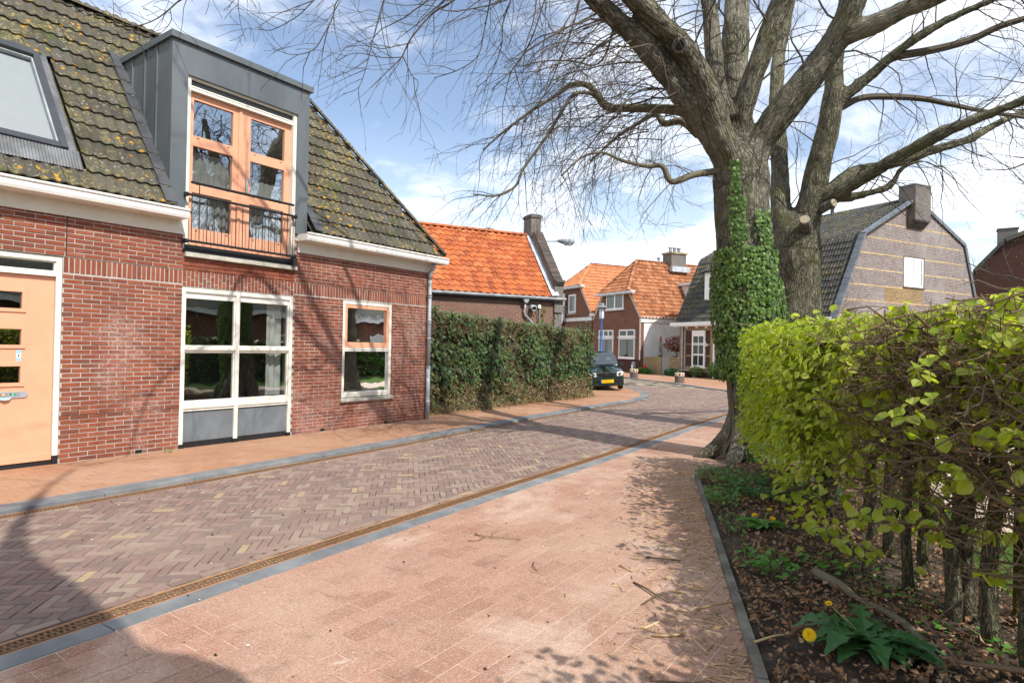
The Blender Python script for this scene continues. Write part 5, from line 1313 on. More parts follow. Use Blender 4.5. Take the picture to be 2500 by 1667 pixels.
    a = MB(XD); a.box(.02, .14, -.05, .02, .0, 2.86); a.box(-1.0, -.9, -.05, .02, 0, 2.86); a.box(-.9, .02, -.05, .02, 2.78, 2.86); df = a.build('door_frame', M['white'], h)
    a = MB(XD); a.box(-.9, .02, -.02, .02, .04, 2.78); dr = a.build('door', M['anthracite'], h)
    a = MB(XD); a.box(-.62, -.42, -.03, -.02, 1.05, 2.4); a.build('door_glass', M['zinc_light'], dr); a = MB(XD); a.box(-.08, -.04, -.08, -.02, 1.0, 1.3); a.build('handle', M['chrome'], dr); a = MB(XD); a.box(-.22, -.17, -.03, -.02, 1.75, 1.8); a.build('spyhole', M['chrome'], dr)
    a = MB(XD); a.tube([(2.72, -.08, 3.1), (2.72, -.08, .0)], .05, 8); a.build('rainwater_pipe', M['zinc_light'], h); a = MB(XD); a.tube([(2.5, -.05, 3.1), (2.5, -.05, .0)], .025, 6); a.build('rainwater_pipe', M['zinc_light'], h)
    a = MB(XD); a.box(.55, .63, -.16, 0, 1.9, 2.02); a.tube([(.59, -.12, 2.0), (.66, -.2, 2.18)], .04, 6); a.build('wall_lamp', M['white'], h)
    a = MB(XD); a.box(-1.45, -1.08, -.14, 0, 1.0, 1.5); lb = a.build('letter_box', M['white'], h); a = MB(XD); a.box(-1.38, -1.15, -.145, -.14, 1.38, 1.42); a.build('letter_slot', M['ink'], lb)
    # dormers
    for (s0, s1) in ((-.85, 1.38), (-5.2, -3.2)):
        a = MB(XD); o = .42; z0, z1 = 4.52, 6.42
        a.box(s0, s0+.28, o, o+.1, z0, z1); a.box(s1-.30, s1, o, o+.1, z0, z1); a.box(s0+.28, s1-.30, o, o+.1, z1-.32, z1); a.box(s0+.28, s1-.30, o, o+.1, z0, z0+.12); a.box(s0+.02, s1-.02, o-.05, o+.1, z0-.06, z0)
        a.box(s0+.02, s0+.06, o+.1, 2.2, z0, z1); a.box(s1-.06, s1-.02, o+.1, 2.2, z0, z1)
        dm = a.build('dormer', M['white'], h); sash(dm, s0+.28, s1-.30, z0+.12, z1-.32, o+.02, 2, ((z0+z1)/2-.1,), t=.09, bar=.05)
        ov = wp(s1+.12, .22, 6.40); roof_field(ov, ex, e2*1.7+Vector((0, 0, .95)), [(0, 0), (s1-s0+.24, 0), (s1-s0+.24, 1.9), (0, 1.9)], .165, .36, M['tile_dark_far'], h, 'dormer_tile', amp=.05, lift=.045, nseg=4, kind='c', slab=M['tile_dark_far'])
        a = MB(XD); a.box(s0, s1, o-.12, o+.2, 4.30, 4.46); a.build('dormer_apron', M['lead'], dm)
    # gable details
    def gb(name, o0, o1, z0, z1, d, mat, uv=False, par=None):
        a = MB(XD); a.box(sR-d, sR, o0, o1, z0, z1); ob = a.build(name, M[mat], par or h)
        if uv: wall_uv(ob)
        return ob
    def span(z):
        pts = [(0, 3.4), (1.9, 7.44), (6.3, 9.8)]; lo = lerp_tab([(b, a) for a, b in pts], z); hi = lerp_tab([(3.6, 12.45), (7.72, 10.9), (9.8, 6.3)], z); return lo+.2, hi-.2
    for z in (3.45, 4.24, 5.03, 5.83, 6.63, 7.43, 8.22):
        a_, b_ = span(z)
        if 5.2 < z < 6.8: gb('brick_band', a_, 5.40, z, z+.065, .003, 'band'); gb('brick_band', 7.17, b_, z, z+.065, .003, 'band')
        else: gb('brick_band', a_, b_, z, z+.065, .003, 'band')
    gb('brick_panel', 3.9, 7.1, 4.3, 5.03, .004, 'bw_yellow', True)
    # window in the gable
    a = MB(XD); z0, z1, o0, o1 = 5.16, 6.70, 5.46, 7.12; f0, f1 = sR-.035, sR+.02; t = .13
    a.box(f0, f1, o0, o0+t, z0, z1); a.box(f0, f1, o1-t, o1, z0, z1); a.box(f0, f1, o0+t, o1-t, z0, z0+t); a.box(f0, f1, o0+t, o1-t, z1-t*.7, z1); a.box(f0+.01, f1, 6.27, 6.31, z0+t, z1-t*.7); a.box(f0+.01, f1, o0+t, o1-t, 5.93, 5.97)
    gw = a.build('window', M['white'], h)
    a = MB(XD); a.add([(sR-.012, o0+.05, z0+.05), (sR-.012, o1-.05, z0+.05), (sR-.012, o1-.05, z1-.05), (sR-.012, o0+.05, z1-.05)], [(0, 1, 2, 3)]); a.build('pane', M['glass_dim'], gw); a = MB(XD); a.box(sR-.005, sR-.002, o0, o1, z0, z1); a.build('dark_room_sheet', M['dark_room'], gw)  # dark sheet behind the pane stands for an unlit room
    a = MB(XD); a.box(sR-.05, sR, o0-.03, o1+.10, z1, z1+.04); a.box(sR-.04, sR, o1, o1+.09, z0-.05, z1); a.box(sR-.06, sR, o0-.03, o1+.1, z0-.07, z0); a.build('window_surround', M['bw_grey2'], gw)
    c = MB(XD); c.box(sR-.42, sR+.45, 5.68, 7.02, 8.62, 10.42); ch = c.build('chimney', M['bw_grey'], h); wall_uv(ch)
    c = MB(XD); c.box(sR-.45, sR+.48, 5.65, 7.05, 10.42, 10.47); c.build('chimney_cap', M['lead'], ch)
    for k in range(6): c = MB(XD); c.box(sR-.40+k*.062, sR, 5.68, 7.02, 8.56-k*.065, 8.62-k*.065); c.build('corbel_course', M['bw_grey2'], ch)
    c = MB(); c.lathe([(.1, 0), (.1, .45), (.16, .46), (.16, .6), (.08, .66)], tuple(wp(-3.0, 6.1, 9.7)), 10); c.build('roof_vent', M['anthracite'], h)
M['verge'] = paint('grey_verge_tile', (.15, .17, .19), .6, .12, .25)
build_d()
def build_far_right():
    h = thing('distant_brick_house', 'distant dark brick house with square chimney above the right end of the hedge', 'house', (6, 50, 0))
    w = MB(); w.prism([(.6, -.2), (.6, 5.2), (1.25, 7.2), (2.7, 9.0), (6.5, 10.6), (11, 8.6), (13, 4), (13, -.2)], 50, 60, 'xz'); o = w.build('wall', M['bw_darkpanel'], h); wall_uv(o)
    r = MB()
    for (a, b) in (((.45, 5.0), (1.1, 7.25)), ((1.1, 7.25), (2.65, 9.12)), ((2.65, 9.12), (6.5, 10.75)), ((6.5, 10.75), (11.1, 8.7)), ((11.1, 8.7), (13.1, 4))):
        r.add([(a[0], 49.8, a[1]), (b[0], 49.8, b[1]), (b[0], 60.2, b[1]), (a[0], 60.2, a[1])], [(0, 1, 2, 3)]); r.prism([a, b, (b[0]+.05, b[1]-.22), (a[0]+.12, a[1]-.22)], 49.78, 49.96)
    r.build('roof', M['tile_dark_far'], h)
    c = MB(); c.box(2.35, 3.35, 50.2, 51.2, 8.4, 9.75); ch = c.build('chimney', M['bw_grey'], h); wall_uv(ch); c = MB(); c.box(2.3, 3.4, 50.15, 51.25, 9.75, 9.82); c.build('chimney_cap', M['bw_grey2'], ch)
build_far_right()
# ------------------------------------------------------------------ trees
def smooth_path(pts, sub=4):
    """catmull-rom through (x,y,z,r)"""
    P = [np.array(p, float) for p in pts]; P = [2*P[0]-P[1]]+P+[2*P[-1]-P[-2]]; out = []
    for i in range(1, len(P)-2):
        for k in range(sub):
            t = k/sub; a, b, c, d = P[i-1], P[i], P[i+1], P[i+2]
            out.append(.5*((2*b)+(-a+c)*t+(2*a-5*b+4*c-d)*t*t+(-a+3*b-3*c+d)*t**3))
    out.append(P[-2]); return out
def tree_body(name, limbs, parent, mat, voxel, disp, root=None):
    mb = MB()
    for pts, sub in limbs:
        q = smooth_path(pts, sub); mb.tube([p[:3] for p in q], [max(.01, p[3]) for p in q], 14)
    if root: 
        for r in root: q = smooth_path(r, 4); mb.tube([p[:3] for p in q], [max(.01, p[3]) for p in q], 8)
    me = mb.mesh('tmp', mat); o = bpy.data.objects.new('tmp', me); link(o)
    m = o.modifiers.new('r', 'REMESH'); m.mode = 'VOXEL'; m.voxel_size = voxel; s = o.modifiers.new('s', 'SMOOTH'); s.iterations = 9; s.factor = .5
    dg = bpy.context.evaluated_depsgraph_get(); dg.update(); m2 = bpy.data.meshes.new_from_object(o.evaluated_get(dg)); bpy.data.objects.remove(o)
    off = base_of(parent); n = len(m2.vertices); co = np.empty(n*3); m2.vertices.foreach_get('co', co); co = co.reshape(-1, 3)
    no = np.empty(n*3); m2.vertices.foreach_get('normal', no); no = no.reshape(-1, 3)
    for i in range(n):
        x, y, z = co[i]; d = mnoise.noise((x*2.3, y*2.3, z*1.3))*1.0+mnoise.noise((x*7, y*7, z*2.2))*.55+mnoise.noise((x*19, y*19, z*5))*.38
        co[i] += no[i]*d*disp
    from mathutils.kdtree import KDTree
    smp = []
    for pts, sub in limbs:
        q = smooth_path(pts, sub*4); s_ = 0; a_ = None
        for i in range(len(q)):
            d_ = Vector(q[min(i+1, len(q)-1)][:3])-Vector(q[max(0, i-1)][:3]); d_.normalize()
            if i: s_ += (Vector(q[i][:3])-Vector(q[i-1][:3])).length
            a_ = (Vector((1, .3, 0)) if a_ is None else a_); a_ = (a_-d_*a_.dot(d_)).normalized(); smp.append((Vector(q[i][:3]), d_, a_.copy(), d_.cross(a_), s_, q[i][3]))
    kd = KDTree(len(smp))
    for i, q in enumerate(smp): kd.insert(q[0], i)
    kd.balance(); gr = np.zeros((n, 3))
    for i in range(n):
        P = Vector(co[i]); best = None
        for _, k_, dist in kd.find_n(P, 6):
            e = abs(dist-smp[k_][5]) if dist > smp[k_][5]*.5 else dist+.2
            if best is None or e < best[0]: best = (e, k_)
        c_, d_, a_, b_, s_, r_ = smp[best[1]]; v_ = P-c_; gr[i] = (v_.dot(a_), v_.dot(b_), s_+v_.dot(d_))
    at = m2.attributes.new('grain', 'FLOAT_VECTOR', 'POINT'); at.data.foreach_set('vector', gr.ravel())
    co -= np.array(off); m2.vertices.foreach_set('co', co.ravel()); m2.materials.clear(); m2.materials.append(mat); m2.polygons.foreach_set('use_smooth', [True]*len(m2.polygons)); m2.update()
    ob = bpy.data.objects.new(name, m2); link(ob); ob.parent = parent; return ob
def grow(mb, tips, p, d, r, L, depth, rnd, droop=.35, split=3, side=4, wob=.16, rmin=.0022):
    """one branch as a tube plus its children"""
    n = max(3, int(L/.16)); pts = [Vector(p)]; dirv = Vector(d).normalized(); rad = [r]
    st = L/n
    for i in range(n):
        dirv = (dirv+Vector((rnd.gauss(0, wob), rnd.gauss(0, wob), rnd.gauss(0, wob)-droop*st*(.6+.4*i/n)))).normalized()
        pts.append(pts[-1]+dirv*st); rad.append(max(rmin, r*(1-.75*(i+1)/n)))
    mb.tube(pts, rad, 5 if r > .009 else (4 if r > .005 else 3), cap=False)
    tips.append((pts[-1], dirv))
    if depth <= 0: return
    k = max(1, int(split*L))
    for j in range(k):
        f = .12+.85*(j+rnd.random())/k; i = min(n-1, int(f*n)); base = pts[i].lerp(pts[i+1], f*n-i) if i < n else pts[-1]
        t = (pts[i+1]-pts[i]).normalized(); a = t.orthogonal().normalized(); a.rotate(Matrix.Rotation(rnd.uniform(0, 6.28), 3, t))
        nd = (t*rnd.uniform(.55, 1.0)+a*rnd.uniform(.45, .9)).normalized()
        grow(mb, tips, base, nd, max(rmin, rad[i]*rnd.uniform(.45, .7)), L*rnd.uniform(.38, .62)*(1-.35*f), depth-1, rnd, droop, split*1.25, side, wob, rmin)
def along(path, step, start=0.0):
    acc = 0; nxt = start
    for a, b in zip(path, path[1:]):
        va, vb = Vector(a[:3]), Vector(b[:3]); L = (vb-va).length
        while nxt < acc+L:
            t = (nxt-acc)/L; yield va.lerp(vb, t), (vb-va).normalized(), a[3]+(b[3]-a[3])*t; nxt += step
        acc += L
def dress(mb, tips, path, rnd, step, L, depth, r0, start=.6, droop=.4, split=3, prefer=None, wob=.16):
    sp = smooth_path(path, 4)
    for p, t, r in along(sp, step, start):
        a = t.orthogonal().normalized(); a.rotate(Matrix.Rotation(rnd.uniform(0, 6.28), 3, t))
        d = t*rnd.uniform(.35, .9)+a*.8
        if prefer is not None: d += Vector(prefer)*rnd.uniform(.1, .8)
        grow(mb, tips, p+a*r*.6, d.normalized(), min(r*.6, r0*rnd.uniform(.6, 1.2)), L*rnd.uniform(.6, 1.25), depth, rnd, droop, split, 4, wob)
def bud_mesh(mb, tips, rnd, size=.012, keep=1.0):
    for p, d in tips:
        if rnd.random() > keep: continue
        d = d*size; e = d.orthogonal().normalized()*size*.35; g = d.cross(e).normalized()*size*.35
        mb.add([tuple(p-d*.3), tuple(p+e), tuple(p+g), tuple(p-e), tuple(p-g), tuple(p+d)], [(0, 1, 2), (0, 2, 3), (0, 3, 4), (0, 4, 1), (5, 2, 1), (5, 3, 2), (5, 4, 3), (5, 1, 4)])
T1={'trunk':[(-2.351,10.012,-0.129,0.553),(-2.385,9.984,0.217,0.474),(-2.422,9.952,0.754,0.423),(-2.504,9.884,1.699,0.417),(-2.587,9.815,2.645,0.411),(-2.643,9.767,3.528,0.411),(-2.664,9.745,4.096,0.43),(-2.69,9.723,4.537,0.474),(-2.75,9.676,4.915,0.474)],'A':[(-2.771,9.666,4.409,0.316),(-2.924,9.43,4.813,0.25),(-3.124,9.161,5.145,0.204),(-3.287,8.796,5.446,0.175),(-3.591,8.206,5.949,0.152),(-3.864,7.639,6.245,0.136),(-4.105,7.095,6.526,0.114),(-4.418,6.377,6.873,0.083),(-4.759,5.64,7.182,0.054)],'B':[(-2.691,9.601,4.381,0.312),(-2.813,9.263,4.839,0.226),(-2.974,8.896,5.5,0.18),(-3.162,8.511,5.959,0.164),(-3.359,8.123,6.203,0.154),(-3.562,7.73,6.409,0.14),(-3.883,7.13,6.713,0.118),(-4.198,6.409,7.117,0.087)],'B2':[(-2.761,9.42,5.154,0.173),(-2.971,9.386,5.818,0.144),(-3.018,9.347,6.411,0.131),(-3.108,9.399,7.054,0.12),(-3.306,9.371,8.0,0.096),(-3.652,9.358,9.168,0.072)],'B3':[(-2.84,10.101,5.118,0.263),(-2.963,10.373,6.023,0.231),(-3.03,10.562,6.924,0.221),(-3.09,10.879,7.746,0.206),(-3.104,11.226,8.942,0.168),(-3.11,11.576,10.345,0.128)],'Cc':[(-2.723,9.697,4.726,0.284),(-2.611,9.526,5.25,0.192),(-2.385,9.436,5.842,0.163),(-2.204,9.436,6.362,0.156),(-2.045,9.424,6.733,0.148),(-1.772,9.366,7.376,0.121),(-1.556,9.267,8.097,0.09)],'Dd':[(-2.615,9.779,4.286,0.316),(-2.425,9.786,4.8,0.256),(-2.095,9.771,5.229,0.226),(-1.782,9.745,5.612,0.215),(-1.452,9.731,5.999,0.193),(-1.27,9.613,6.253,0.166),(-1.153,9.571,6.524,0.153),(-0.925,9.482,7.021,0.121),(-0.641,9.311,7.631,0.085)],'D2':[(-1.452,9.732,5.958,0.146),(-1.306,9.712,6.092,0.145),(-1.038,9.657,6.125,0.136),(-0.587,9.61,6.212,0.125),(-0.161,9.544,6.265,0.11),(0.343,9.412,6.332,0.085),(0.859,9.288,6.379,0.057)],'L1':[(-3.275,9.052,5.203,0.08),(-3.464,9.04,5.306,0.075),(-3.938,8.824,5.367,0.066),(-4.395,8.62,5.408,0.061),(-4.522,8.528,5.571,0.054),(-4.633,8.447,5.722,0.048),(-4.813,8.441,5.806,0.045),(-4.954,8.34,5.764,0.035),(-5.204,8.286,5.626,0.029),(-5.425,8.13,5.451,0.026),(-5.788,7.996,5.206,0.021),(-6.05,7.934,5.031,0.017),(-6.221,7.814,4.834,0.013)],'L1b':[(-4.542,8.513,5.558,0.038),(-4.583,8.361,5.579,0.032),(-4.738,8.128,5.507,0.028),(-4.913,8.007,5.178,0.025),(-5.048,7.792,4.765,0.022),(-5.238,7.538,4.304,0.02),(-5.329,7.476,4.045,0.018),(-5.496,7.235,3.874,0.015),(-5.714,6.957,3.867,0.01)],'L2':[(-2.869,9.473,4.408,0.075),(-2.996,9.383,4.374,0.059),(-3.205,9.112,4.296,0.053),(-3.428,8.831,4.157,0.046),(-3.545,8.745,4.387,0.04),(-3.734,8.61,4.383,0.031),(-3.995,8.301,4.43,0.024),(-4.181,8.044,4.508,0.018),(-4.429,7.868,4.43,0.015),(-4.618,7.614,4.128,0.012)],'L3':[(-3.214,9.344,4.967,0.063),(-3.494,9.388,5.244,0.058),(-3.796,9.417,5.28,0.053),(-3.955,9.425,5.46,0.04),(-4.253,9.458,5.395,0.031),(-4.671,9.408,5.184,0.024),(-5.053,9.262,4.826,0.017)]}
T2={'trunk':[(-2.476,13.603,0.403,0.623),(-2.533,13.553,1.316,0.49),(-2.562,13.523,2.146,0.474),(-2.585,13.499,2.977,0.474),(-2.606,13.477,3.641,0.499),(-2.618,13.464,4.14,0.557),(-2.635,13.448,4.472,0.582)],'La':[(-2.717,13.396,3.888,0.291),(-2.861,13.41,4.489,0.218),(-2.936,13.593,5.342,0.183),(-3.026,13.766,6.22,0.164),(-3.117,13.937,7.114,0.149),(-3.137,14.159,8.035,0.143),(-3.054,14.455,8.992,0.127),(-2.988,14.739,9.901,0.11),(-2.934,15.007,11.512,0.084)],'Ra':[(-2.527,13.408,3.874,0.346),(-2.366,13.396,4.35,0.27),(-2.204,13.38,5.183,0.235),(-1.996,13.273,6.071,0.207),(-1.903,13.211,6.669,0.182),(-1.886,13.096,7.113,0.157),(-1.796,13.031,7.808,0.14),(-1.692,12.977,8.297,0.123),(-1.551,12.822,9.247,0.091)],'r1':[(-1.954,13.301,6.367,0.136),(-1.741,13.327,6.602,0.119),(-1.274,13.412,6.972,0.109),(-0.808,13.372,7.309,0.099),(-0.221,13.419,7.623,0.081),(0.331,13.443,7.784,0.065),(0.825,13.426,7.863,0.052),(1.432,13.245,7.848,0.033)],'r1b':[(-1.083,13.423,7.139,0.077),(-0.87,13.452,7.212,0.076),(-0.37,13.685,7.281,0.072),(0.205,13.848,7.375,0.063),(0.621,13.898,7.524,0.059),(1.087,13.984,7.615,0.05),(1.736,14.077,7.745,0.031)],'r2':[(-1.825,13.393,6.41,0.072),(-1.528,13.725,6.65,0.064),(-1.165,14.106,6.741,0.065),(-0.552,14.788,6.798,0.058),(-0.075,15.252,6.735,0.05),(0.574,15.839,6.632,0.042),(1.301,16.482,6.553,0.034)],'R3':[(-2.165,13.414,4.616,0.178),(-1.949,13.321,4.716,0.152),(-1.386,13.229,4.957,0.135),(-0.766,13.054,5.241,0.122),(-0.192,12.97,5.495,0.107),(0.336,12.854,5.624,0.089),(0.904,12.766,5.767,0.072),(1.567,12.623,5.919,0.044)],'R4':[(-2.151,13.544,4.805,0.139),(-1.999,13.652,4.915,0.123),(-1.643,14.025,5.297,0.115),(-1.016,14.593,5.499,0.108),(-0.386,15.162,5.821,0.101),(0.254,15.739,6.106,0.093),(0.648,16.14,6.431,0.085),(1.181,16.639,6.764,0.073),(2.031,17.365,7.118,0.043)],'R5':[(-2.131,13.438,4.577,0.105),(-1.938,13.453,4.629,0.088),(-1.482,13.531,4.701,0.083),(-0.978,13.644,4.848,0.07),(-0.797,13.647,5.149,0.054),(-0.431,13.785,5.249,0.031),(-0.116,13.89,4.96,0.019)]}
LB={'b1':[(-4.874,6.3,6.626,0.032),(-5.173,5.847,6.025,0.023),(-5.382,5.699,5.86,0.021),(-5.486,5.506,5.566,0.018),(-5.564,5.452,5.431,0.015),(-5.641,5.399,5.23,0.013),(-5.726,5.218,4.987,0.01),(-5.868,5.118,4.807,0.008)],'b2':[(-5.748,4.945,6.076,0.015),(-5.96,4.675,5.719,0.012),(-6.005,4.644,5.533,0.012),(-6.01,4.521,5.258,0.011),(-6.109,4.452,5.073,0.01),(-6.216,4.254,4.965,0.007),(-6.409,4.115,5.031,0.006)],'b3':[(-5.865,4.618,5.903,0.012),(-6.019,4.388,5.602,0.011),(-6.148,4.297,5.438,0.009),(-6.193,4.144,5.275,0.008),(-6.351,4.032,5.187,0.007),(-6.48,3.939,5.231,0.005)],'b4':[(-5.657,5.254,6.252,0.013),(-5.748,5.193,5.896,0.011),(-5.811,5.151,5.607,0.01),(-5.869,5.112,5.312,0.01),(-5.912,5.084,5.079,0.009),(-5.912,4.964,4.768,0.007),(-6.066,4.855,4.684,0.005)],'b5':[(-5.033,6.555,6.703,0.019),(-5.109,6.504,6.315,0.017),(-5.172,6.463,5.888,0.014),(-5.24,6.418,5.55,0.012),(-5.458,6.264,5.357,0.011),(-5.649,6.007,5.203,0.008)],'b6':[(-4.889,6.78,6.769,0.02),(-4.944,6.744,6.376,0.017),(-5.027,6.688,6.056,0.014),(-5.041,6.681,5.732,0.014),(-5.16,6.601,5.344,0.011),(-5.313,6.493,5.172,0.008)],'b7':[(-4.751,7.611,7.146,0.021),(-4.893,7.514,6.723,0.018),(-5.033,7.42,6.181,0.018),(-5.223,7.288,5.758,0.015),(-5.511,7.086,5.392,0.01)],'b8':[(-5.534,5.473,5.422,0.012),(-5.647,5.27,5.318,0.01),(-5.774,5.18,5.294,0.009),(-5.885,4.978,5.282,0.007),(-6.06,4.854,5.243,0.005)],'b9':[(-5.616,5.416,5.24,0.01),(-5.832,5.262,5.23,0.009),(-6.024,5.002,5.233,0.008),(-6.221,4.863,5.127,0.005)],'b10':[(-5.616,5.416,5.24,0.012),(-5.53,5.48,5.017,0.01),(-5.462,5.529,4.922,0.008),(-5.506,5.5,4.705,0.005)],'b11':[(-4.557,8.117,7.275,0.028),(-4.699,8.023,6.53,0.022),(-4.845,7.924,6.032,0.019),(-5.04,7.79,5.47,0.015),(-5.287,7.619,5.032,0.012)],'b12':[(-4.196,8.382,6.542,0.031),(-4.384,8.497,6.202,0.025),(-4.584,8.478,6.055,0.022),(-4.946,8.465,6.206,0.02),(-5.425,8.367,6.29,0.017),(-5.803,8.099,6.181,0.01)]}
NB={'n1':[(-5.108,2.712,4.736,0.012),(-5.229,2.506,4.468,0.01),(-5.297,2.458,4.392,0.009),(-5.379,2.4,4.312,0.008),(-5.368,2.287,4.208,0.007),(-5.454,2.225,4.193,0.007),(-5.544,2.161,4.23,0.005),(-5.606,2.116,4.269,0.003)],'n2':[(-5.297,2.458,4.392,0.007),(-5.184,2.417,4.246,0.005),(-5.232,2.384,4.161,0.004),(-5.291,2.342,4.11,0.003)],'n3':[(-5.071,2.983,4.86,0.007),(-5.027,2.895,4.588,0.006),(-5.016,2.903,4.448,0.005),(-5.001,2.916,4.342,0.004),(-4.971,2.938,4.237,0.004)],'n4':[(-5.368,2.287,4.208,0.005),(-5.421,2.249,4.157,0.004),(-5.502,2.191,4.132,0.003),(-5.578,2.137,4.17,0.002)]}

def overhang(t, mb, tips, rnd):
    """limbs of the first tree that arch over the street, above the picture, and shade the facade"""
    ends = []
    a0 = T1['A'][-1]; b0 = T1['B'][-1]
    ends.append([(*a0[:3], a0[3]), (a0[0]-.6, a0[1]-1.0, a0[2]+.3, .035), (-4.9, 3.9, 6.9, .022), (-5.1, 3.1, 5.9, .015), (-5.1, 2.72, 4.8, .009)])
    ends.append([(*b0[:3], .07), (b0[0]-.7, b0[1]-.9, b0[2]+.9, .06), (-4.0, 4.6, 10.2, .045), (-4.7, 3.3, 10.9, .02)])
    a1 = T1['A'][-3]; ends.append([(*a1[:3], .08), (-3.6, 6.9, 8.2, .06), (-4.1, 6.2, 9.3, .045), (-4.9, 5.2, 10.0, .02)])
    tr = MB()
    for l in ends: q = smooth_path(l, 4); tr.tube([p[:3] for p in q], [p[3] for p in q], 8); dress(mb, tips, l, rnd, .45, 1.9, 2, .017, .5, .3, 2.0)
    tr.build('limb', M['limb'], t, smooth=True)
    for k, pth in NB.items():
        sp = smooth_path(pth, 4); mb.tube([p[:3] for p in sp], [p[3]*.65 for p in sp], 5); dress(mb, tips, pth, rnd, .085, .26, 1, .003, .08, .2, 6.0, None, .22)
def build_tree1():
    t = thing('linden_tree', 'thick ivy-clad tree trunk with many mossy limbs, nearest to the road', 'tree', (-2.45, 9.93, 0))
    keys = ['A', 'B', 'B2', 'B3', 'Cc', 'Dd', 'D2']
    roots = []
    tb = T1['trunk'][0]; c = Vector((-2.40, 9.95, 0))
    for an, L in ((205, .85), (165, .4), (250, .5), (300, .35), (20, .5), (90, .4)):
        a = math.radians(an); d = Vector((math.cos(a), math.sin(a), 0)); roots.append([(*(c+d*.22+Vector((0, 0, .95))), .15), (*(c+d*.42+Vector((0, 0, .38))), .16), (*(c+d*(.42+L*.28)+Vector((0, 0, .10))), .13), (*(c+d*(.42+L*.65)+Vector((0, 0, -.05))), .06)])
    for k in keys: T1[k] = [(*q[:3], q[3]*(.74 if i == 0 else (.86 if i == 1 else 1))) for i, q in enumerate(T1[k])]
    T1['trunk'] = T1['trunk'][:6]+[(*T1['trunk'][6][:3], .415), (*T1['trunk'][7][:3], .40), (*T1['trunk'][8][:3], .30)]
    tree_body('trunk', [(T1['trunk'], 5)]+[(T1[k], 4) for k in keys], t, M['bark'], .034, .028, roots)
    br = MB()
    for k in ('L1', 'L1b', 'L2', 'L3'): q = smooth_path(T1[k], 5); br.tube([p[:3] for p in q], [p[3] for p in q], 8)
    br.build('limb', M['limb'], t, smooth=True)
    # cut stub on limb B
    s = MB(); p = Vector(T1['B'][3][:3]); dv = (Vector((0, 0, CAM_H))-p).normalized()+Vector((-.2, .1, .2)); dv.normalize(); a_ = p+dv*.10
    s.tube([a_, a_+dv*.16, a_+dv*.20], [.13, .115, .10], 12); st = s.build('cut_stub', M['bark_plain'], t); s = MB(); s.tube([a_+dv*.196, a_+dv*.206], [.075, .065], 12); s.build('stub_hollow', M['hole'], st)
    rnd = random.Random(11); mb = MB(); tips = []
    left = (-.75, -.45, -.15)
    for k, stp, L in (('A', .22, 2.4), ('B', .3, 2.3), ('B2', .36, 2.0), ('Cc', .4, 1.7), ('Dd', .36, 1.8), ('D2', .28, 1.8), ('B3', .42, 1.8)):
        dress(mb, tips, T1[k], rnd, stp, L, 2, .016, 1.0, .45, 2.4, left if k in ('A', 'B') else None)
    for k, stp, L in (('L1', .12, 1.3), ('L1b', .11, 1.25), ('L2', .11, 1.3), ('L3', .13, 1.35)):
        dress(mb, tips, T1[k], rnd, stp, L, 2, .008, .35, .75, 2.6, (-.25, -.15, -.45))
    # the long drooping curtain of twigs left of the trunk
    for i in range(80):
        f = rnd.random(); o_ = Vector((-4.6+1.9*f, 8.6+1.2*f+rnd.uniform(-.8, .8), 5.4+rnd.uniform(-.6, 2.2)))
        d = Vector((-.75, -.55+rnd.uniform(-.4, .4), rnd.uniform(-.35, .25))); grow(mb, tips, o_, d, rnd.uniform(.006, .012), rnd.uniform(1.6, 2.9), 2, rnd, .55, 2.3, 4, .13)
    q = MB()
    for k, pth in LB.items():
        sp = smooth_path(pth, 4); mb.tube([p[:3] for p in sp], [p[3]*.62 for p in sp], 5)
        dress(mb, tips, pth, rnd, .14, .75, 1, .0055, .15, .45, 3.2, (-.2, -.2, -.25), .14)
    overhang(t, mb, tips, rnd)
    bud_mesh(mb, tips, rnd, .012, .8)
    mb.build('crown', M['twig'], t)
STUB1 = (-2.323, 12.875, 4.172); STUB2 = (-1.910, 13.166, 4.512)
def build_tree2():
    t = thing('linden_tree', 'second bare tree forking behind the hedge, with two sawn branch stubs', 'tree', (-2.5, 13.6, 0))
    tk = T2['trunk']; base = [(tk[0][0], tk[0][1], -.2, .72)]+tk[:5]+[(*tk[5][:3], .44), (*tk[6][:3], .26)]
    tree_body('trunk', [(base, 4)]+[(T2[k], 4) for k in ('La', 'Ra', 'R3', 'R4', 'R5', 'r1')], t, M['bark2'], .04, .026)
    mb = MB(); tips = []; rnd = random.Random(23)
    for k in ('r1b', 'r2'): q = smooth_path(T2[k], 4); mb.tube([p[:3] for p in q], [p[3] for p in q], 7)
    for k, stp, L in (('La', .36, 1.6), ('Ra', .4, 1.7), ('r1', .2, 1.5), ('r1b', .19, 1.4), ('r2', .19, 1.3), ('R3', .2, 1.5), ('R4', .24, 1.4), ('R5', .16, 1.1)):
        dress(mb, tips, T2[k], rnd, stp, L, 2, .012, .7, .4, 2.7, (.25, 0, -.1) if k[0] in 'rR' else None)
    bud_mesh(mb, tips, rnd, .013, .6); mb.build('crown', M['twig'], t)
    # sawn stubs
    for (px_, r) in ((STUB1, .10), (STUB2, .085)):
        p = Vector(px_); dv = Vector((.1, -.9, .35)).normalized() if px_ == STUB1 else Vector((.7, -.5, .15)).normalized(); s = MB(); s.tube([p-dv*.35, p, p+dv*.06], [r*1.3, r, r*.97], 12); st = s.build('cut_stub', M['bark_plain'], t)
        s = MB(); s.tube([p+dv*.055, p+dv*.068], [r*.9, r*.86], 12); c = s.build('cut_face', M['cutwood'], st)
M['cutwood'] = twigm('sawn_wood', (.30, .24, .16), (.42, .36, .26))
build_tree1(); build_tree2()
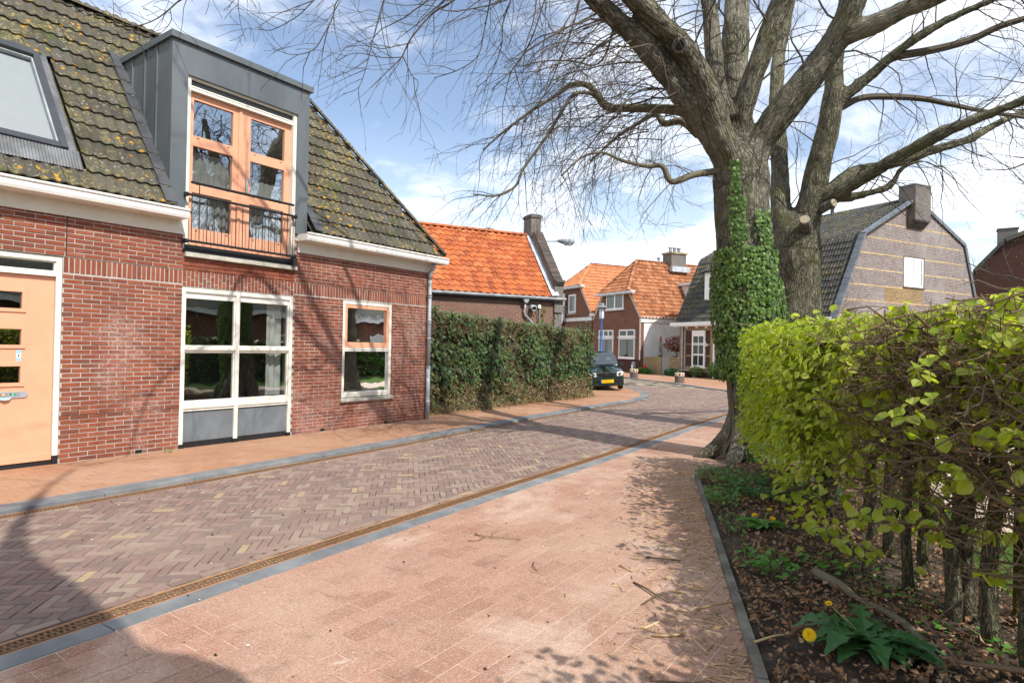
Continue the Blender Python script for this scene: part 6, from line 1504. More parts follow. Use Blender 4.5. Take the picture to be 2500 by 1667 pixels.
def build_distant_tree():
    t = thing('budding_tree', 'slender tree with tiny yellow-green buds behind the purple gable', 'tree', (3.2, 31, 0))
    rnd = random.Random(5); mb = MB(); tips = []; tr = MB()
    pth = [(3.6, 31, 0, .22), (3.5, 31, 3, .17), (3.7, 30.8, 6, .13), (3.5, 31, 9, .09), (3.7, 31, 12.5, .03)]; q = smooth_path(pth, 4); tr.tube([p[:3] for p in q], [p[3] for p in q], 8); tr.build('trunk', M['bark_plain'], t, smooth=True)
    dress(mb, tips, pth, rnd, .27, 3.4, 3, .05, 3.0, -.05, 1.25, (-.45, -.1, .2), .12); mb.build('crown', M['twig'], t)
    lf = MB(); bud_mesh(lf, tips, rnd, .05, .9); lf.build('buds', M['bud_green'], t, kind='stuff')
M['bud_green'] = leafm('young_leaf', [(.3, .3, .06), (.22, .26, .05), (.34, .28, .1)], .3)
build_distant_tree()
# ------------------------------------------------------------------ leaves
def leaf_beech():
    pr = [(0, 0), (.25, .36), (.55, .46), (.82, .28), (1, 0)]
    v = []; f = []
    for i, (y, w) in enumerate(pr): v += [(-w, y, .10*w/.46+(.03 if i % 2 else 0)), (0, y, -.02*math.sin(y*3.1)), (w, y, .10*w/.46+(.03 if i % 2 else 0))]
    f = [(0, 1, 4, 3), (1, 2, 5, 4), (3, 4, 7, 6), (4, 5, 8, 7), (6, 7, 10, 9), (7, 8, 11, 10), (9, 10, 13), (10, 11, 13)]
    v = [(x, y-0.0, z-.12*y*y) for x, y, z in v]
    return np.array(v), f
def leaf_ivy():
    out = [(0, 0), (-.30, -.10), (-.52, .18), (-.34, .34), (-.46, .66), (-.18, .62), (0, 1.0), (.18, .62), (.46, .66), (.34, .34), (.52, .18), (.30, -.10)]
    v = [(0, .32, .05)]+[(x, y, -.10*abs(x)-.05*y*y) for x, y in out]; f = [(0, i+1, (i+1) % 12+1) for i in range(12)]
    return np.array(v), [(0, a, b) for _, a, b in f]
def leaf_oval():
    v = [(0, 0, 0), (-.26, .4, .05), (0, .42, -.02), (.26, .4, .05), (0, 1, -.08)]; return np.array(v), [(0, 2, 1), (0, 3, 2), (1, 2, 4), (2, 3, 4)]
LB_, LI_, LO_ = leaf_beech(), leaf_ivy(), leaf_oval()
def orient(d, n):
    """matrix columns: x across, y along leaf, z normal"""
    d = Vector(d).normalized(); n = Vector(n); x = d.cross(n)
    if x.length < 1e-4: x = d.orthogonal()
    x.normalize(); z = x.cross(d); return x, d, z
class Leaves:
    def __init__(s, geo, mat, name): s.geo = geo; s.mat = mat; s.name = name; s.l = []
    def add(s, p, d, n, size, wid=1.0): s.l.append((Vector(p), Vector(d), Vector(n), size, wid))
    def build(s, parent, plural, single=300):
        me = MB().add(s.geo[0], s.geo[1]).mesh(s.name, s.mat); rest = MB()
        def score(t):
            return camdist(t[0])/t[3] if in_view(t[0], 0) else 1e9+camdist(t[0])
        s.l.sort(key=score)
        for i, (p, d, n, sz, w) in enumerate(s.l):
            x, y, z = orient(d, n); Mx = mat4(x*sz*w, y*sz, z*sz, p)
            if i < single: place(me, s.name, parent, Mx)
            else: rest.add(s.geo[0], s.geo[1], xf=NM(Mx))
        if rest.n: rest.build(plural, s.mat, parent, kind='stuff')
# ------------------------------------------------------------------ beech hedge on the right
HD = Vector((-.38, .925, 0)).normalized(); HN = Vector((HD.y, -HD.x, 0)); H0 = Vector((-.78, 3.27, 0))
def hp(t, off, z=0): return H0+HD*t+HN*off+Vector((0, 0, z))
def build_hedge():
    t0, t1 = -1.9, 5.45; ZT = 1.95
    h = thing('beech_hedge', 'clipped beech hedge with fresh green leaves and bare tangled twigs', 'hedge', hp(2, 1.3))
    rnd = random.Random(8); br = MB(); tw = MB(); bd = MB()
    lv = Leaves(LB_, M['leaf_beech'], 'leaf')
    def dens(t, z):
        d = min(1, max(0, (t-.9)/2.6)); return .035+.965*d**1.5 if z > .45 else .04+.5*d
    stems = []
    t = t0
    while t < t1:
        stems.append((t, rnd.choice((1.15, 1.3, 1.42)))); t += rnd.uniform(.33, .46)
    stems += [(.97, 1.28), (1.0, .95+.4)]
    def leafy(p, d, t):
        z = p.z
        if rnd.random() < dens(t, z):
            for k in range(rnd.choice((2, 3, 3, 4, 5))):
                q = p-d*rnd.uniform(0, .07); nd = (d*rnd.uniform(.2, 1)+Vector((rnd.gauss(0, .55), rnd.gauss(0, .55), rnd.gauss(-.45, .35)))).normalized()
                nn = Vector((rnd.gauss(.15, .5), rnd.gauss(-.25, .5), rnd.uniform(.25, 1)))
                lv.add(q, nd, nn, rnd.uniform(.042, .075), rnd.uniform(.75, 1.05))
        else:
            if rnd.random() < .8:
                e = d.orthogonal().normalized()*.0028; g = d.cross(e).normalized()*.0028; q = p+d*.02
                bd.add([tuple(p+e), tuple(p-e*.5+g), tuple(p-e*.5-g), tuple(q)], [(0, 1, 3), (1, 2, 3), (2, 0, 3)])
    def inside(p):
        r = p-H0; t = r.dot(HD); o = r.dot(HN); return t0-.2 < t < t1 and .58 < o < 1.95 and .25 < p.z < ZT
    def crooked(mb, p, d, r0, r1, L, steps, wob, sides):
        pts = [p.copy()]; d = d.normalized()
        for i in range(steps):
            d = (d+Vector((rnd.gauss(0, wob), rnd.gauss(0, wob), rnd.gauss(0, wob)+.02))).normalized(); q = pts[-1]+d*(L/steps)
            if not inside(q):
                r_ = q-H0; o = r_.dot(HN)
                if o < .58 or o > 1.95: d = (d-HN*d.dot(HN)*1.6).normalized()
                if q.z > ZT: d.z = -abs(d.z)*.3
                if r_.dot(HD) > t1: d = (d-HD*d.dot(HD)*1.5).normalized()
                q = pts[-1]+d.normalized()*(L/steps)
            pts.append(q)
        mb.tube(pts, [r0+(r1-r0)*i/steps for i in range(steps+1)], sides, cap=False); return pts
    for (t, off) in stems:
        st = MB(); p = hp(t, off, -.02); pts = []
        R = rnd.uniform(.034, .056)
        for i in range(9):
            z = -.03+i*(ZT-.1)/8; pts.append(hp(t+rnd.gauss(0, .012)+.03*math.sin(i), off+rnd.gauss(0, .012), z))
        st.tube(pts, [R*(1.15 if i == 0 else 1-.07*i) for i in range(9)], 10); st.build('stem', M['stem_h'], h, smooth=True)
        nb = 40 if t < 2.8 else 26
        for b in range(nb):
            z = (rnd.uniform(1.0, ZT-.10) if rnd.random() < .86 else rnd.uniform(.42, 1.0)) if t < 2.9 else rnd.uniform(.6, ZT-.12); i = min(7, int((z+.03)/((ZT-.1)/8))); base = pts[i].lerp(pts[i+1], .5)
            sgn = rnd.choice((-1, 1)); d = HD*sgn*rnd.uniform(.35, 1)+HN*rnd.uniform(-.9, .55)+Vector((0, 0, rnd.uniform(-.12, .55)))
            L = rnd.uniform(.35, .95); r0 = rnd.uniform(.006, .014) if rnd.random() < .8 else .02
            bp = crooked(br, base, d, r0, .0035, L, 7, .30, 5)
            for j in range(rnd.randint(7, 12)):
                a = rnd.uniform(.15, 1)*6.99; q = bp[int(a)].lerp(bp[int(a)+1], a-int(a)) if int(a) < 7 else bp[-1]
                d2 = Vector((rnd.gauss(0, 1), rnd.gauss(0, 1), rnd.gauss(.1, .7)))-HN*rnd.uniform(0, 1.1)
                tp = crooked(tw, q, d2, .0030, .0014, rnd.uniform(.10, .32), 4, .28, 3)
                for m in (2, 3, 4):
                    if m == 4 or rnd.random() < .75: leafy(tp[m], (tp[m]-tp[m-1]).normalized(), t)
    # leafy skin at the far end and along the face, densest away from the viewer
    n = 0
    while n < 5200:
        t = rnd.uniform(.6, t1); z = rnd.uniform(.42, ZT); face = rnd.random()
        if rnd.random() > dens(t, z)*(.55 if z < .6 else 1): n += 1; continue
        if face < .60: p = hp(t, .60+rnd.uniform(-.05, .16), z); nn = -HN
        elif face < .72: p = hp(t, rnd.uniform(.66, 1.95), ZT+rnd.uniform(-.12, .05)); nn = Vector((0, 0, 1))
        else: p = hp(t1+rnd.uniform(-.22, .05), rnd.uniform(.62, 1.95), z); nn = HD
        d = (Vector((rnd.gauss(0, .5), rnd.gauss(0, .5), -.55+rnd.gauss(0, .35)))+nn*.5); lv.add(p, d, nn+Vector((rnd.gauss(0, .4), rnd.gauss(0, .4), .6)), rnd.uniform(.045, .078), rnd.uniform(.75, 1.05)); n += 1
    n = 0
    while n < 2600:
        t = rnd.uniform(t0, t1); z = rnd.uniform(.5 if t > 2.6 else 1.0, ZT+.02); d = Vector((rnd.gauss(.4, .5), rnd.gauss(0, .5), -.5+rnd.gauss(0, .35))); n += 1
        if t < 2.4 and rnd.random() < .35: continue
        lv.add(hp(t, 1.95-abs(rnd.gauss(0, .16)), z), d, HN+Vector((rnd.gauss(0, .4), rnd.gauss(0, .4), .5)), rnd.uniform(.045, .075), rnd.uniform(.75, 1.05))
    for i in range(9500):  # extra leaves added for shade on the paving; tall near end is unseen
        t = rnd.uniform(t0, 3.4); z = ZT-abs(rnd.gauss(0, .40)) if t > -1.3 else rnd.uniform(1.3, 2.5)
        lv.add(hp(t, rnd.uniform(1.05, 1.95) if t > -1.3 else rnd.uniform(.6, 1.9), z), Vector((rnd.gauss(.2, .6), rnd.gauss(0, .6), -.4+rnd.gauss(0, .4))), Vector((rnd.gauss(0, .5), rnd.gauss(0, .5), .7)), rnd.uniform(.05, .08), rnd.uniform(.75, 1.05))
    # a few low sprays reaching towards the edging
    for (t, off, z) in ((1.35, .55, .42), (1.6, .5, .36), (.95, .62, .33), (.75, .55, .55), (2.3, .5, .35), (2.7, .55, .45), (3.2, .5, .4), (.35, .62, .78), (-.2, .62, 1.35), (.1, .6, 1.55), (-.45, .8, 1.80)):
        c = hp(t, off, z); pt = crooked(tw, hp(t+.2, .85, z+.12), (c-hp(t+.2, .85, z+.12)), .0035, .0018, .4, 5, .18, 4)
        for k in range(14): q = pt[rnd.randint(2, 5)]+Vector((rnd.gauss(0, .05), rnd.gauss(0, .05), rnd.gauss(0, .04))); lv.add(q, Vector((rnd.gauss(0, .6), rnd.gauss(-.2, .6), -.4)), Vector((rnd.gauss(0, .3), -.4, 1)), rnd.uniform(.055, .08), rnd.uniform(.8, 1.05))
    br.build('branches', M['twig_h'], h, kind='stuff', smooth=True); tw.build('twigs', M['twig_h'], h, kind='stuff'); bd.build('buds', M['bud'], h, kind='stuff')
    lv.build(h, 'leaves')
    p = thing('wooden_post', 'round green-stained wooden post among the hedge stems at the right edge', 'post', (.37, 4.79, 0))
    b = MB(); b.tube([(.37, 4.79, -.1), (.37, 4.79, .7), (.375, 4.79, 1.45)], .055, 14); b.build('pole', M['mosswood'], p, smooth=True); b = MB(); b.tube([(.375, 4.79, 1.45), (.375, 4.79, 1.49)], [.05, .03], 14); b.build('pole_top', M['mosswood'], p)
build_hedge()
# ------------------------------------------------------------------ ivy hedge along the left pavement
def build_ivy_hedge():
    h = thing('ivy_hedge', 'tall dark ivy hedge with dry brown stems between brick house and parked car', 'hedge', (-10.3, 14.6, 0))
    rnd = random.Random(21); Y0, Y1 = 10.42, 18.85
    def top(y): return 2.50-.035*(y-10.4)+.10*mnoise.noise((y*1.3, 0, 5))+.05*mnoise.noise((y*4, 2, 5))+(.14 if y < 11 else 0)
    def face(y, z): return -10.08+.24*mnoise.noise((y*.9, z*1.1, 1))+.10*mnoise.noise((y*3, z*3, 4))+(.10*max(0, .45-z))
    core = MB(); ny, nz = 60, 16; v = []; f = []
    for j in range(nz+1):
        for i in range(ny+1):
            y = Y0+(Y1-Y0)*i/ny; z = top(y)*j/nz-.03; v.append((face(y, z)-.10+.05*rnd.uniform(-1, 1), y, z))
    for j in range(nz):
        for i in range(ny): a = j*(ny+1)+i; f.append((a, a+1, a+ny+2, a+ny+1))
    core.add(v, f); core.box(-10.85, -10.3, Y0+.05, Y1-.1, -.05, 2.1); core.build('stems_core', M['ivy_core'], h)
    lv = Leaves(LI_, M['leaf_ivy'], 'leaf'); st = MB()
    n = 0
    while n < 6600:
        y = rnd.uniform(Y0-.05, Y1+.05); zt = top(y); r = rnd.random()
        if r < .80:
            z = zt*rnd.random()**.92; x = face(y, z)+rnd.uniform(-.07, .07); nn = Vector((1, rnd.gauss(0, .45), rnd.gauss(.3, .4)))
            bare = mnoise.noise((y*.8, z*1.4, 9))
            keep = 1.0
            if z < .55: keep = .25+.5*max(0, mnoise.noise((y*1.4, z, 2))+.2)
            if bare > .18: keep *= .4
            if z > zt-.35: keep *= .6+.5*mnoise.noise((y*1.1, 7, 3))
            if rnd.random() > keep: n += 1; continue
        elif r < .90: z = zt+rnd.uniform(-.1, .07); x = rnd.uniform(-10.8, -10.0); nn = Vector((.4, -.2, 1))
        else: y = Y1+rnd.uniform(-.12, .06); z = zt*rnd.random(); x = rnd.uniform(-10.8, -10.0); nn = Vector((.5, .6, .2)) if rnd.random() < .5 else Vector((.8, -.3, .2))
        d = Vector((.25, rnd.gauss(0, .6), -1+rnd.gauss(0, .35))); lv.add((x, y, z), d, nn, rnd.uniform(.062, .112), rnd.uniform(.85, 1.1)); n += 1
    for i in range(3300):
        y = rnd.uniform(Y0, Y1+.05); zt = top(y); r = rnd.random()
        if r < .45: z = rnd.random()**1.6*.75; L = rnd.uniform(.10, .28)
        elif r < .75: z = zt-rnd.random()**1.5*.5; L = rnd.uniform(.08, .24)
        else: z = zt*rnd.random(); L = rnd.uniform(.08, .22)
        x = face(y, max(0, z))+rnd.uniform(-.04, .10)+(.05 if z < .3 else 0); p = Vector((x, y, z)); d = Vector((rnd.gauss(.15, .5), rnd.gauss(0, .8), rnd.gauss(.1 if z > 1.6 else -.3, .7))).normalized(); q = p+d*L*.5+Vector((rnd.gauss(0, .02), rnd.gauss(0, .02), rnd.gauss(0, .02)))
        e = p+d*L+Vector((rnd.gauss(0, .04), rnd.gauss(0, .04), -.03)); 
        if e.z < .01: e.z = .01
        st.tube([p, q, e], [.004, .0032, .002], 3, cap=False)
        if z < .9 and rnd.random() < .5:
            s = rnd.uniform(.02, .045); a = Vector((rnd.gauss(0, 1), rnd.gauss(0, 1), rnd.gauss(0, 1))).normalized()*s; b = a.orthogonal().normalized()*s*.5; st.add([tuple(e-a), tuple(e+b), tuple(e+a), tuple(e-b)], [(0, 1, 2, 3)])
    st.build('dry_stems', M['straw'], h, kind='stuff'); lv.build(h, 'leaves')
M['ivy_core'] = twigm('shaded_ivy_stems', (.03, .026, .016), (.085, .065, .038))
build_ivy_hedge()
# ------------------------------------------------------------------ ivy on the first trunk
def build_trunk_ivy():
    h = thing('ivy_creeper', 'bright green ivy climbing the thick trunk beside the beech hedge', 'ivy', (-2.3, 9.5, 0))
    rnd = random.Random(31); lv = Leaves(LI_, M['leaf_ivy2'], 'leaf'); sp = smooth_path(T1['trunk'], 5)
    toc = None; vines = MB()
    def axis(z):
        for a, b in zip(sp, sp[1:]):
            if a[2] <= z <= b[2]: t = (z-a[2])/(b[2]-a[2]); return a+(b-a)*t
        return sp[-1]
    n = 0
    while n < 15000:
        z = .05+4.45*rnd.random(); A = axis(z); c = Vector(A[:3]); r = A[3]; toc = (Vector((0, 0, z))-Vector((c.x, c.y, z))).normalized(); rt = Vector((-toc.y, toc.x, 0))
        an = rnd.uniform(-2.0, 2.0)   # 0 faces the viewer, positive to the right
        s = math.sin(an); n += 1
        edge = .16*mnoise.noise((z*1.7, an*1.5, 3))+.1*mnoise.noise((z*5, an*4, 8))
        if z > 3.95: ok = abs(s+.18-.1*mnoise.noise((z*2, 0, 0))) < .13+edge*.4
        elif z > 3.2: ok = (abs(s+.12) < .24+edge*.5) or (s > .45+edge and s < .85 and z < 3.75)
        elif z > 2.75: ok = s < .3+edge+.3*(3.2-z) and s > -1.1+.3*edge+(z-2.75)*.5 or (s > .3 and s < .95+edge)
        elif z > 1.2: ok = True if mnoise.noise((z*2.2, an*2.2, 6)) > -.38 else rnd.random() < .3
        else: ok = s > -.38+edge-.25*(z-.6)
        if not ok: continue
        grow_ = .03+.09*max(0, 1-abs(z-2.1)/1.5)
        rr = r*(1.05 if z > .6 else 1.05+.35*(.6-z))+rnd.uniform(.0, grow_)+.02
        d_ = (toc*math.cos(an)+rt*math.sin(an)); p = c+d_*rr
        nn = d_+Vector((rnd.gauss(0, .35), rnd.gauss(0, .35), rnd.gauss(.35, .3))); d = Vector((rnd.gauss(0, .5), rnd.gauss(0, .5), -1+rnd.gauss(0, .3))); d = d-d_*d.dot(d_)*.7
        lv.add(p, d, nn, rnd.uniform(.03, .062)*(1.1 if z < 2 else 1), rnd.uniform(.85, 1.1))
    for i in range(34):
        an = rnd.uniform(-1.3, 1.3); z = .05; pts = []; zt = rnd.uniform(1.5, 3.6)
        while z < zt:
            A = axis(z); c = Vector(A[:3]); toc = (Vector((0, 0, z))-Vector((c.x, c.y, z))).normalized(); rt = Vector((-toc.y, toc.x, 0)); an += rnd.gauss(0, .08); pts.append(c+(toc*math.cos(an)+rt*math.sin(an))*(A[3]*(1.0 if z > .6 else 1.0+.4*(.6-z))+.02)); z += .16
        vines.tube(pts, [.012*(1-.6*i_/len(pts)) for i_ in range(len(pts))], 5, cap=False)
    # two bare shoots standing off the trunk
    for pts in ([(-2.05, 9.1, 1.75), (-2.25, 8.95, 2.0), (-2.5, 8.9, 2.05), (-2.62, 8.9, 2.2)], [(-2.05, 9.1, 1.75), (-2.0, 9.0, 2.3), (-1.75, 9.05, 2.45)], [(-2.2, 9.0, 1.2), (-2.22, 8.9, 1.6), (-2.15, 8.95, 1.95)]): vines.tube(pts, [.012, .009, .007, .004][:len(pts)], 5)
    vines.build('vines', M['limb'], h); lv.build(h, 'leaves')
build_trunk_ivy()
# ------------------------------------------------------------------ planting bed
def scatter_litter():
    rnd = random.Random(41); b = MB(); n = 0
    while n < 13000:
        y = 2.6+7*rnd.random()**1.5**1.0; o = rnd.random()**1.1*2.2+.08; x = bed_edge(y)+o
        if not in_view((x, y, 0), 40): n += .2; continue
        k = mnoise.noise((x*1.5, y*1.5, 2))
        if k < -.15 and rnd.random() < .7: n += 1; continue
        s = .012+.045*rnd.random()**1.6; p = Vector((x, y, .035+min(1, o/.6)*.05+rnd.uniform(-.012, .02))); d = Vector((rnd.gauss(0, 1), rnd.gauss(0, 1), rnd.gauss(0, .35))); nn = Vector((rnd.gauss(0, .5), rnd.gauss(0, .5), 1)); X, Y, Z = orient(d, nn)
        b.add(LO_[0]*np.array([1.3, 1, 2.5]), LO_[1], xf=NM(mat4(X*s, Y*s, Z*s*rnd.choice((-1, 1)), p))); n += 1
    b.build('leaf_litter', M['leaf_dead'], kind='stuff')
    tag(COL.objects[-1] if False else bpy.data.objects['leaf_litter'], 'brown dead leaves strewn over the dark soil of the bed', 'leaf litter')
    c = MB(); n = 0
    while n < 1500:
        y = rnd.uniform(2.2, 9.0); o = -abs(rnd.gauss(0, .42))+.12; x = bed_edge(y)+o; n += 1
        if not in_view((x, y, 0), 30) or x < lerp_tab(KR, y)+.3: continue
        L = rnd.uniform(.008, .04) if rnd.random() < .85 else rnd.uniform(.04, .09); w = rnd.uniform(.002, .006); a = rnd.uniform(0, 3.14); p = Vector((x, y, ZP+.004)); d = Vector((math.cos(a), math.sin(a), 0)); e = Vector((-d.y, d.x, 0))
        c.add([tuple(p-d*L-e*w), tuple(p+d*L-e*w*.6), tuple(p+d*L+e*w*.6), tuple(p-d*L+e*w), tuple(p-d*L*.9+Vector((0, 0, w*1.3))), tuple(p+d*L*.9+Vector((0, 0, w)))], [(0, 1, 5, 4), (1, 2, 5), (2, 3, 4, 5), (3, 0, 4)])
    o = c.build('wood_chips', M['wood_chip'], kind='stuff'); tag(o, 'pale wood chips scattered on the red paving along the bed edging', 'wood chips')
    c = MB()
    for i in range(420):
        y = rnd.uniform(1.2, 12); x = rnd.uniform(lerp_tab(KL, y)+.3, bed_edge(y)-.1)
        zz = ZP if x > lerp_tab(KR, y)+.02 else ZR
        s = rnd.uniform(.004, .016); p = Vector((x, y, zz+.006)); a = rnd.uniform(0, 6.28); d = Vector((math.cos(a), math.sin(a), .2))*s; e = Vector((-math.sin(a), math.cos(a), 0))*s*.55
        c.add([tuple(p-d), tuple(p+e), tuple(p+d), tuple(p-e), tuple(p+Vector((0, 0, s*.5)))], [(0, 1, 4), (1, 2, 4), (2, 3, 4), (3, 0, 4)], i % 3)
    o = c.build('street_debris', [M['hole'], M['paper_dirty'], M['leaf_dead']], kind='stuff'); tag(o, 'small dark and pale specks of debris lying on the street', 'debris')
M['paper_dirty'] = simple('pale_crumb', (.55, .52, .46), .8)
scatter_litter()
def stick(pts, r, label, mat='twig_h', name='stick', group='broken sticks lying on the pavement', cat='stick', forks=()):
    b = MB(); b.tube(pts, [r*(1-.3*i/len(pts)) for i in range(len(pts))], 6)
    for fpts, fr in forks: b.tube(fpts, fr, 5)
    solo(b, name, M[mat], label, cat, group, smooth=True)
zs = ZP+.008
stick([(-1.83, 4.12, zs), (-1.71, 4.05, zs+.01), (-1.57, 3.96, zs+.008), (-1.49, 3.95, zs)], .008, 'dark forked stick on the shaded paving close to the edging', forks=[([(-1.60, 3.97, zs+.01), (-1.62, 3.86, zs+.004), (-1.63, 3.8, zs)], .006)])
stick([(-1.40, 3.43, zs), (-1.33, 3.48, zs), (-1.26, 3.55, zs+.004)], .009, 'pale peeled stick lying across a paving joint near the bottom of the view', 'wood_chip')
stick([(-2.06, 4.37, zs), (-1.99, 4.34, zs), (-1.93, 4.32, zs)], .008, 'short pale splinter at the edge of the hedge shadow', 'wood_chip')
stick([(-1.98, 4.68, zs), (-1.83, 4.72, zs+.006), (-1.72, 4.78, zs)], .006, 'thin dark twig in the hedge shadow with a pale splinter beside it')
stick([(-1.22, 2.96, zs), (-1.1, 3.02, zs+.004), (-.98, 3.1, zs)], .005, 'long thin brown twig curving across the lowest paving tiles')
stick([(-3.42, 4.28, zs), (-3.30, 4.27, zs+.008), (-3.19, 4.33, zs+.012), (-3.02, 4.42, zs)], .006, 'branched dry twig lying in the sun in the middle of the paving', 'straw', forks=[([(-3.24, 4.3, zs+.012), (-3.3, 4.42, zs+.03), (-3.28, 4.5, zs+.04)], .004), ([(-3.3, 4.27, zs+.008), (-3.28, 4.16, zs+.004), (-3.35, 4.1, zs)], .004)])
stick([(-2.62, 4.02, zs), (-2.57, 3.93, zs+.004), (-2.5, 3.88, zs)], .004, 'small dark bent twig lying alone on the sunny paving')
stick([(-1.32, 3.95, zs), (-1.24, 4.03, zs+.02), (-1.12, 4.08, .045)], .008, 'pale stick leaning over the edging onto the soil', 'wood_chip')
stick([(-.88, 3.62, .03), (-.80, 3.72, .05), (-.72, 3.79, .06)], .008, 'pale stick on the soil just inside the edging', 'wood_chip')
b = MB(); lg = [(-.78, 4.86, .09), (-.60, 4.70, .085), (-.47, 4.55, .075), (-.30, 4.42, .075), (-.16, 4.2, .08), (-.06, 3.92, .07), (0, 3.7, .07)]
q = smooth_path([(*p, r) for p, r in zip(lg, (.034, .036, .019, .022, .024, .022, .018))], 4); b.tube([p[:3] for p in q], [p[3] for p in q], 10); solo(b, 'fallen_branch', M['mosslog'] if 'mosslog' in M else M['limb'], 'fallen mossy branch lying across the bed behind the dandelion', 'branch', smooth=True)
def rosette(name, label, cat, c, n, L, geo, mat, group=None, flowers=(), lobed=False, up=.35, seed=1, wid=1.0):
    rnd = random.Random(seed); t = thing(name, label, cat, c, group); me = None
    for i in range(n):
        a = i*2.4+rnd.uniform(-.3, .3); l = L*rnd.uniform(.6, 1.1); b = MB(); d = Vector((math.cos(a), math.sin(a), 0)); s = Vector((-d.y, d.x, 0)); k = 12 if lobed else 7; v = []; f = []; e0 = up*rnd.uniform(.6, 1.6)
        for j in range(k+1):
            f_ = j/k; w = l*.17*wid*math.sin(math.pi*(.12+.86*f_))**.7*(.55+.6*f_)
            if lobed: w *= (1.45 if j % 2 else .32) if j < k-2 else 1
            z = l*(e0*f_-.75*e0*f_*f_*1.15); p = Vector(c)+d*(l*f_)+Vector((0, 0, z+.012)); off = d*(-l*.05 if lobed and j % 2 else 0)
            v += [tuple(p-s*w+off+Vector((0, 0, w*.25))), tuple(p), tuple(p+s*w+off+Vector((0, 0, w*.25)))]
        for j in range(k): f += [(3*j, 3*j+1, 3*j+4, 3*j+3), (3*j+1, 3*j+2, 3*j+5, 3*j+4)]
        b.add(v, f); b.build('leaf', M[mat], t)
    for (fx, fy, fz, fr, tilt) in flowers:
        b = MB(); hd = Vector((fx, fy, fz)); b.tube([Vector(c)+Vector((0, 0, .01)), Vector(c).lerp(hd, .55)+Vector((0, 0, .02)), hd], .0035, 6); stm = b.build('flower_stalk', M['stalk'], t)
        ax = Vector(tilt).normalized(); x = ax.orthogonal().normalized(); y = ax.cross(x); b = MB()
        for ring, (rr, nn, hh) in enumerate(((1, 26, 0), (.78, 22, .18), (.5, 16, .3), (.24, 9, .36))):
            for i in range(nn):
                a = 6.283*i/nn+ring*.3; dd = x*math.cos(a)+y*math.sin(a); ss = ax.cross(dd); p0 = hd+ax*fr*.05; p1 = hd+dd*fr*rr+ax*fr*(hh+.1); w = fr*.09
                b.add([tuple(p0-ss*w*.4), tuple(p0+ss*w*.4), tuple(p1+ss*w), tuple(p1-ss*w)], [(0, 1, 2, 3)])
        b.build('flower_head', M['yellow'], stm)
    return t
M['stalk'] = simple('pale_green_stalk', (.22, .24, .1), .6)
M['mosslog'] = bark('mossy_log', (.09, .08, .05), (.17, .15, .08), .9, 2.0)
rosette('dandelion', 'large dandelion plant with a big yellow flower close to the edging', 'dandelion', (-.36, 3.88, .05), 34, .36, None, 'leaf_dand', 'dandelions in the bed', [(-.60, 3.62, .15, .034, (.1, -.85, .5)), (-.56, 3.98, .21, .02, (0, -.4, 1)), (-.48, 3.95, .17, .008, (0, 0, 1))], True, .8, 4, .8)
rosette('dandelion', 'small dandelion with three yellow flowers further along the bed', 'dandelion', (-1.40, 5.95, .05), 18, .21, None, 'leaf_green', 'dandelions in the bed', [(-1.42, 5.78, .19, .026, (-.2, -.4, 1)), (-1.35, 6.02, .20, .026, (0, -.2, 1)), (-1.27, 5.8, .18, .024, (.2, -.4, .8))], False, .5, 6, 1.4)
def patch(name, label, cat, c, rx, ry, n, size, mat, hz, seed, geo=LO_, group='green ground plants in the bed', wid=1.7, along_edge=False):
    rnd = random.Random(seed); t = thing(name, label, cat, c, group); lv = Leaves(geo, M[mat], 'leaf'); st = MB()
    for i in range(n):
        a = rnd.uniform(0, 6.28); r = math.sqrt(rnd.random()); ox, oy = rx*r*math.cos(a), ry*r*math.sin(a); p = Vector((c[0]+ox-.38*oy, c[1]+oy, c[2]+rnd.uniform(.25, 1)*hz)); d = Vector((ox, oy, 0)).normalized()+Vector((rnd.gauss(0, .7), rnd.gauss(0, .7), rnd.uniform(-.3, .3))); lv.add(p, d, Vector((rnd.gauss(0, .35), rnd.gauss(-.2, .35), 1)), size*rnd.uniform(.7, 1.25), wid)
        if i % 3 == 0: st.tube([(p.x-d.x*.03, p.y-d.y*.03, c[2]-.02), p], .0018, 3, cap=False)
    st.build('stalks', M['stalk'], t, kind='stuff'); lv.build(t, 'leaves', single=min(n, 60))
patch('ground_elder', 'clump of rounded bright green leaves beside the edging, before the big dandelion', 'weed', (-1.08, 4.78, .05), .22, .2, 85, .055, 'leaf_green', .13, 51)
patch('ground_elder', 'sparse green seedlings under the low hedge spray', 'weed', (-.70, 5.08, .05), .2, .14, 34, .05, 'leaf_green', .10, 52)
patch('creeping_buttercup', 'low dense green clump against the edging short of the trunk', 'weed', (-1.98, 6.7, .04), .18, .28, 190, .04, 'leaf_green', .13, 53)
patch('creeping_buttercup', 'low green mat between the trunk foot and the edging corner', 'weed', (-2.25, 7.85, .04), .42, .5, 420, .04, 'leaf_green', .12, 54)
patch('fern_tuft', 'dark green tuft with narrow leaves in the middle of the bed', 'weed', (-1.75, 7.1, .04), .3, .3, 170, .09, 'leaf_dand', .16, 55, LO_, 'green ground plants in the bed', .8)
patch('ground_ivy', 'dark ivy carpet spreading over the bed at the foot of the trunk', 'ivy', (-1.45, 7.7, .05), .45, .7, 520, .05, 'leaf_ivy', .10, 56, LI_, None, 1.0)
patch('chickweed', 'spread of small green weeds behind the big dandelion near the hedge stems', 'weed', (-.35, 4.9, .05), .25, .5, 120, .032, 'leaf_green', .09, 63)
patch('chickweed', 'little green weeds along the edging between the two dandelions', 'weed', (-1.6, 5.75, .05), .12, .35, 60, .03, 'leaf_green', .08, 64)
patch('ground_elder', 'tiny green shoots at the right bottom under the fallen branch', 'weed', (.12, 4.2, .05), .28, .3, 40, .045, 'leaf_green', .10, 57)
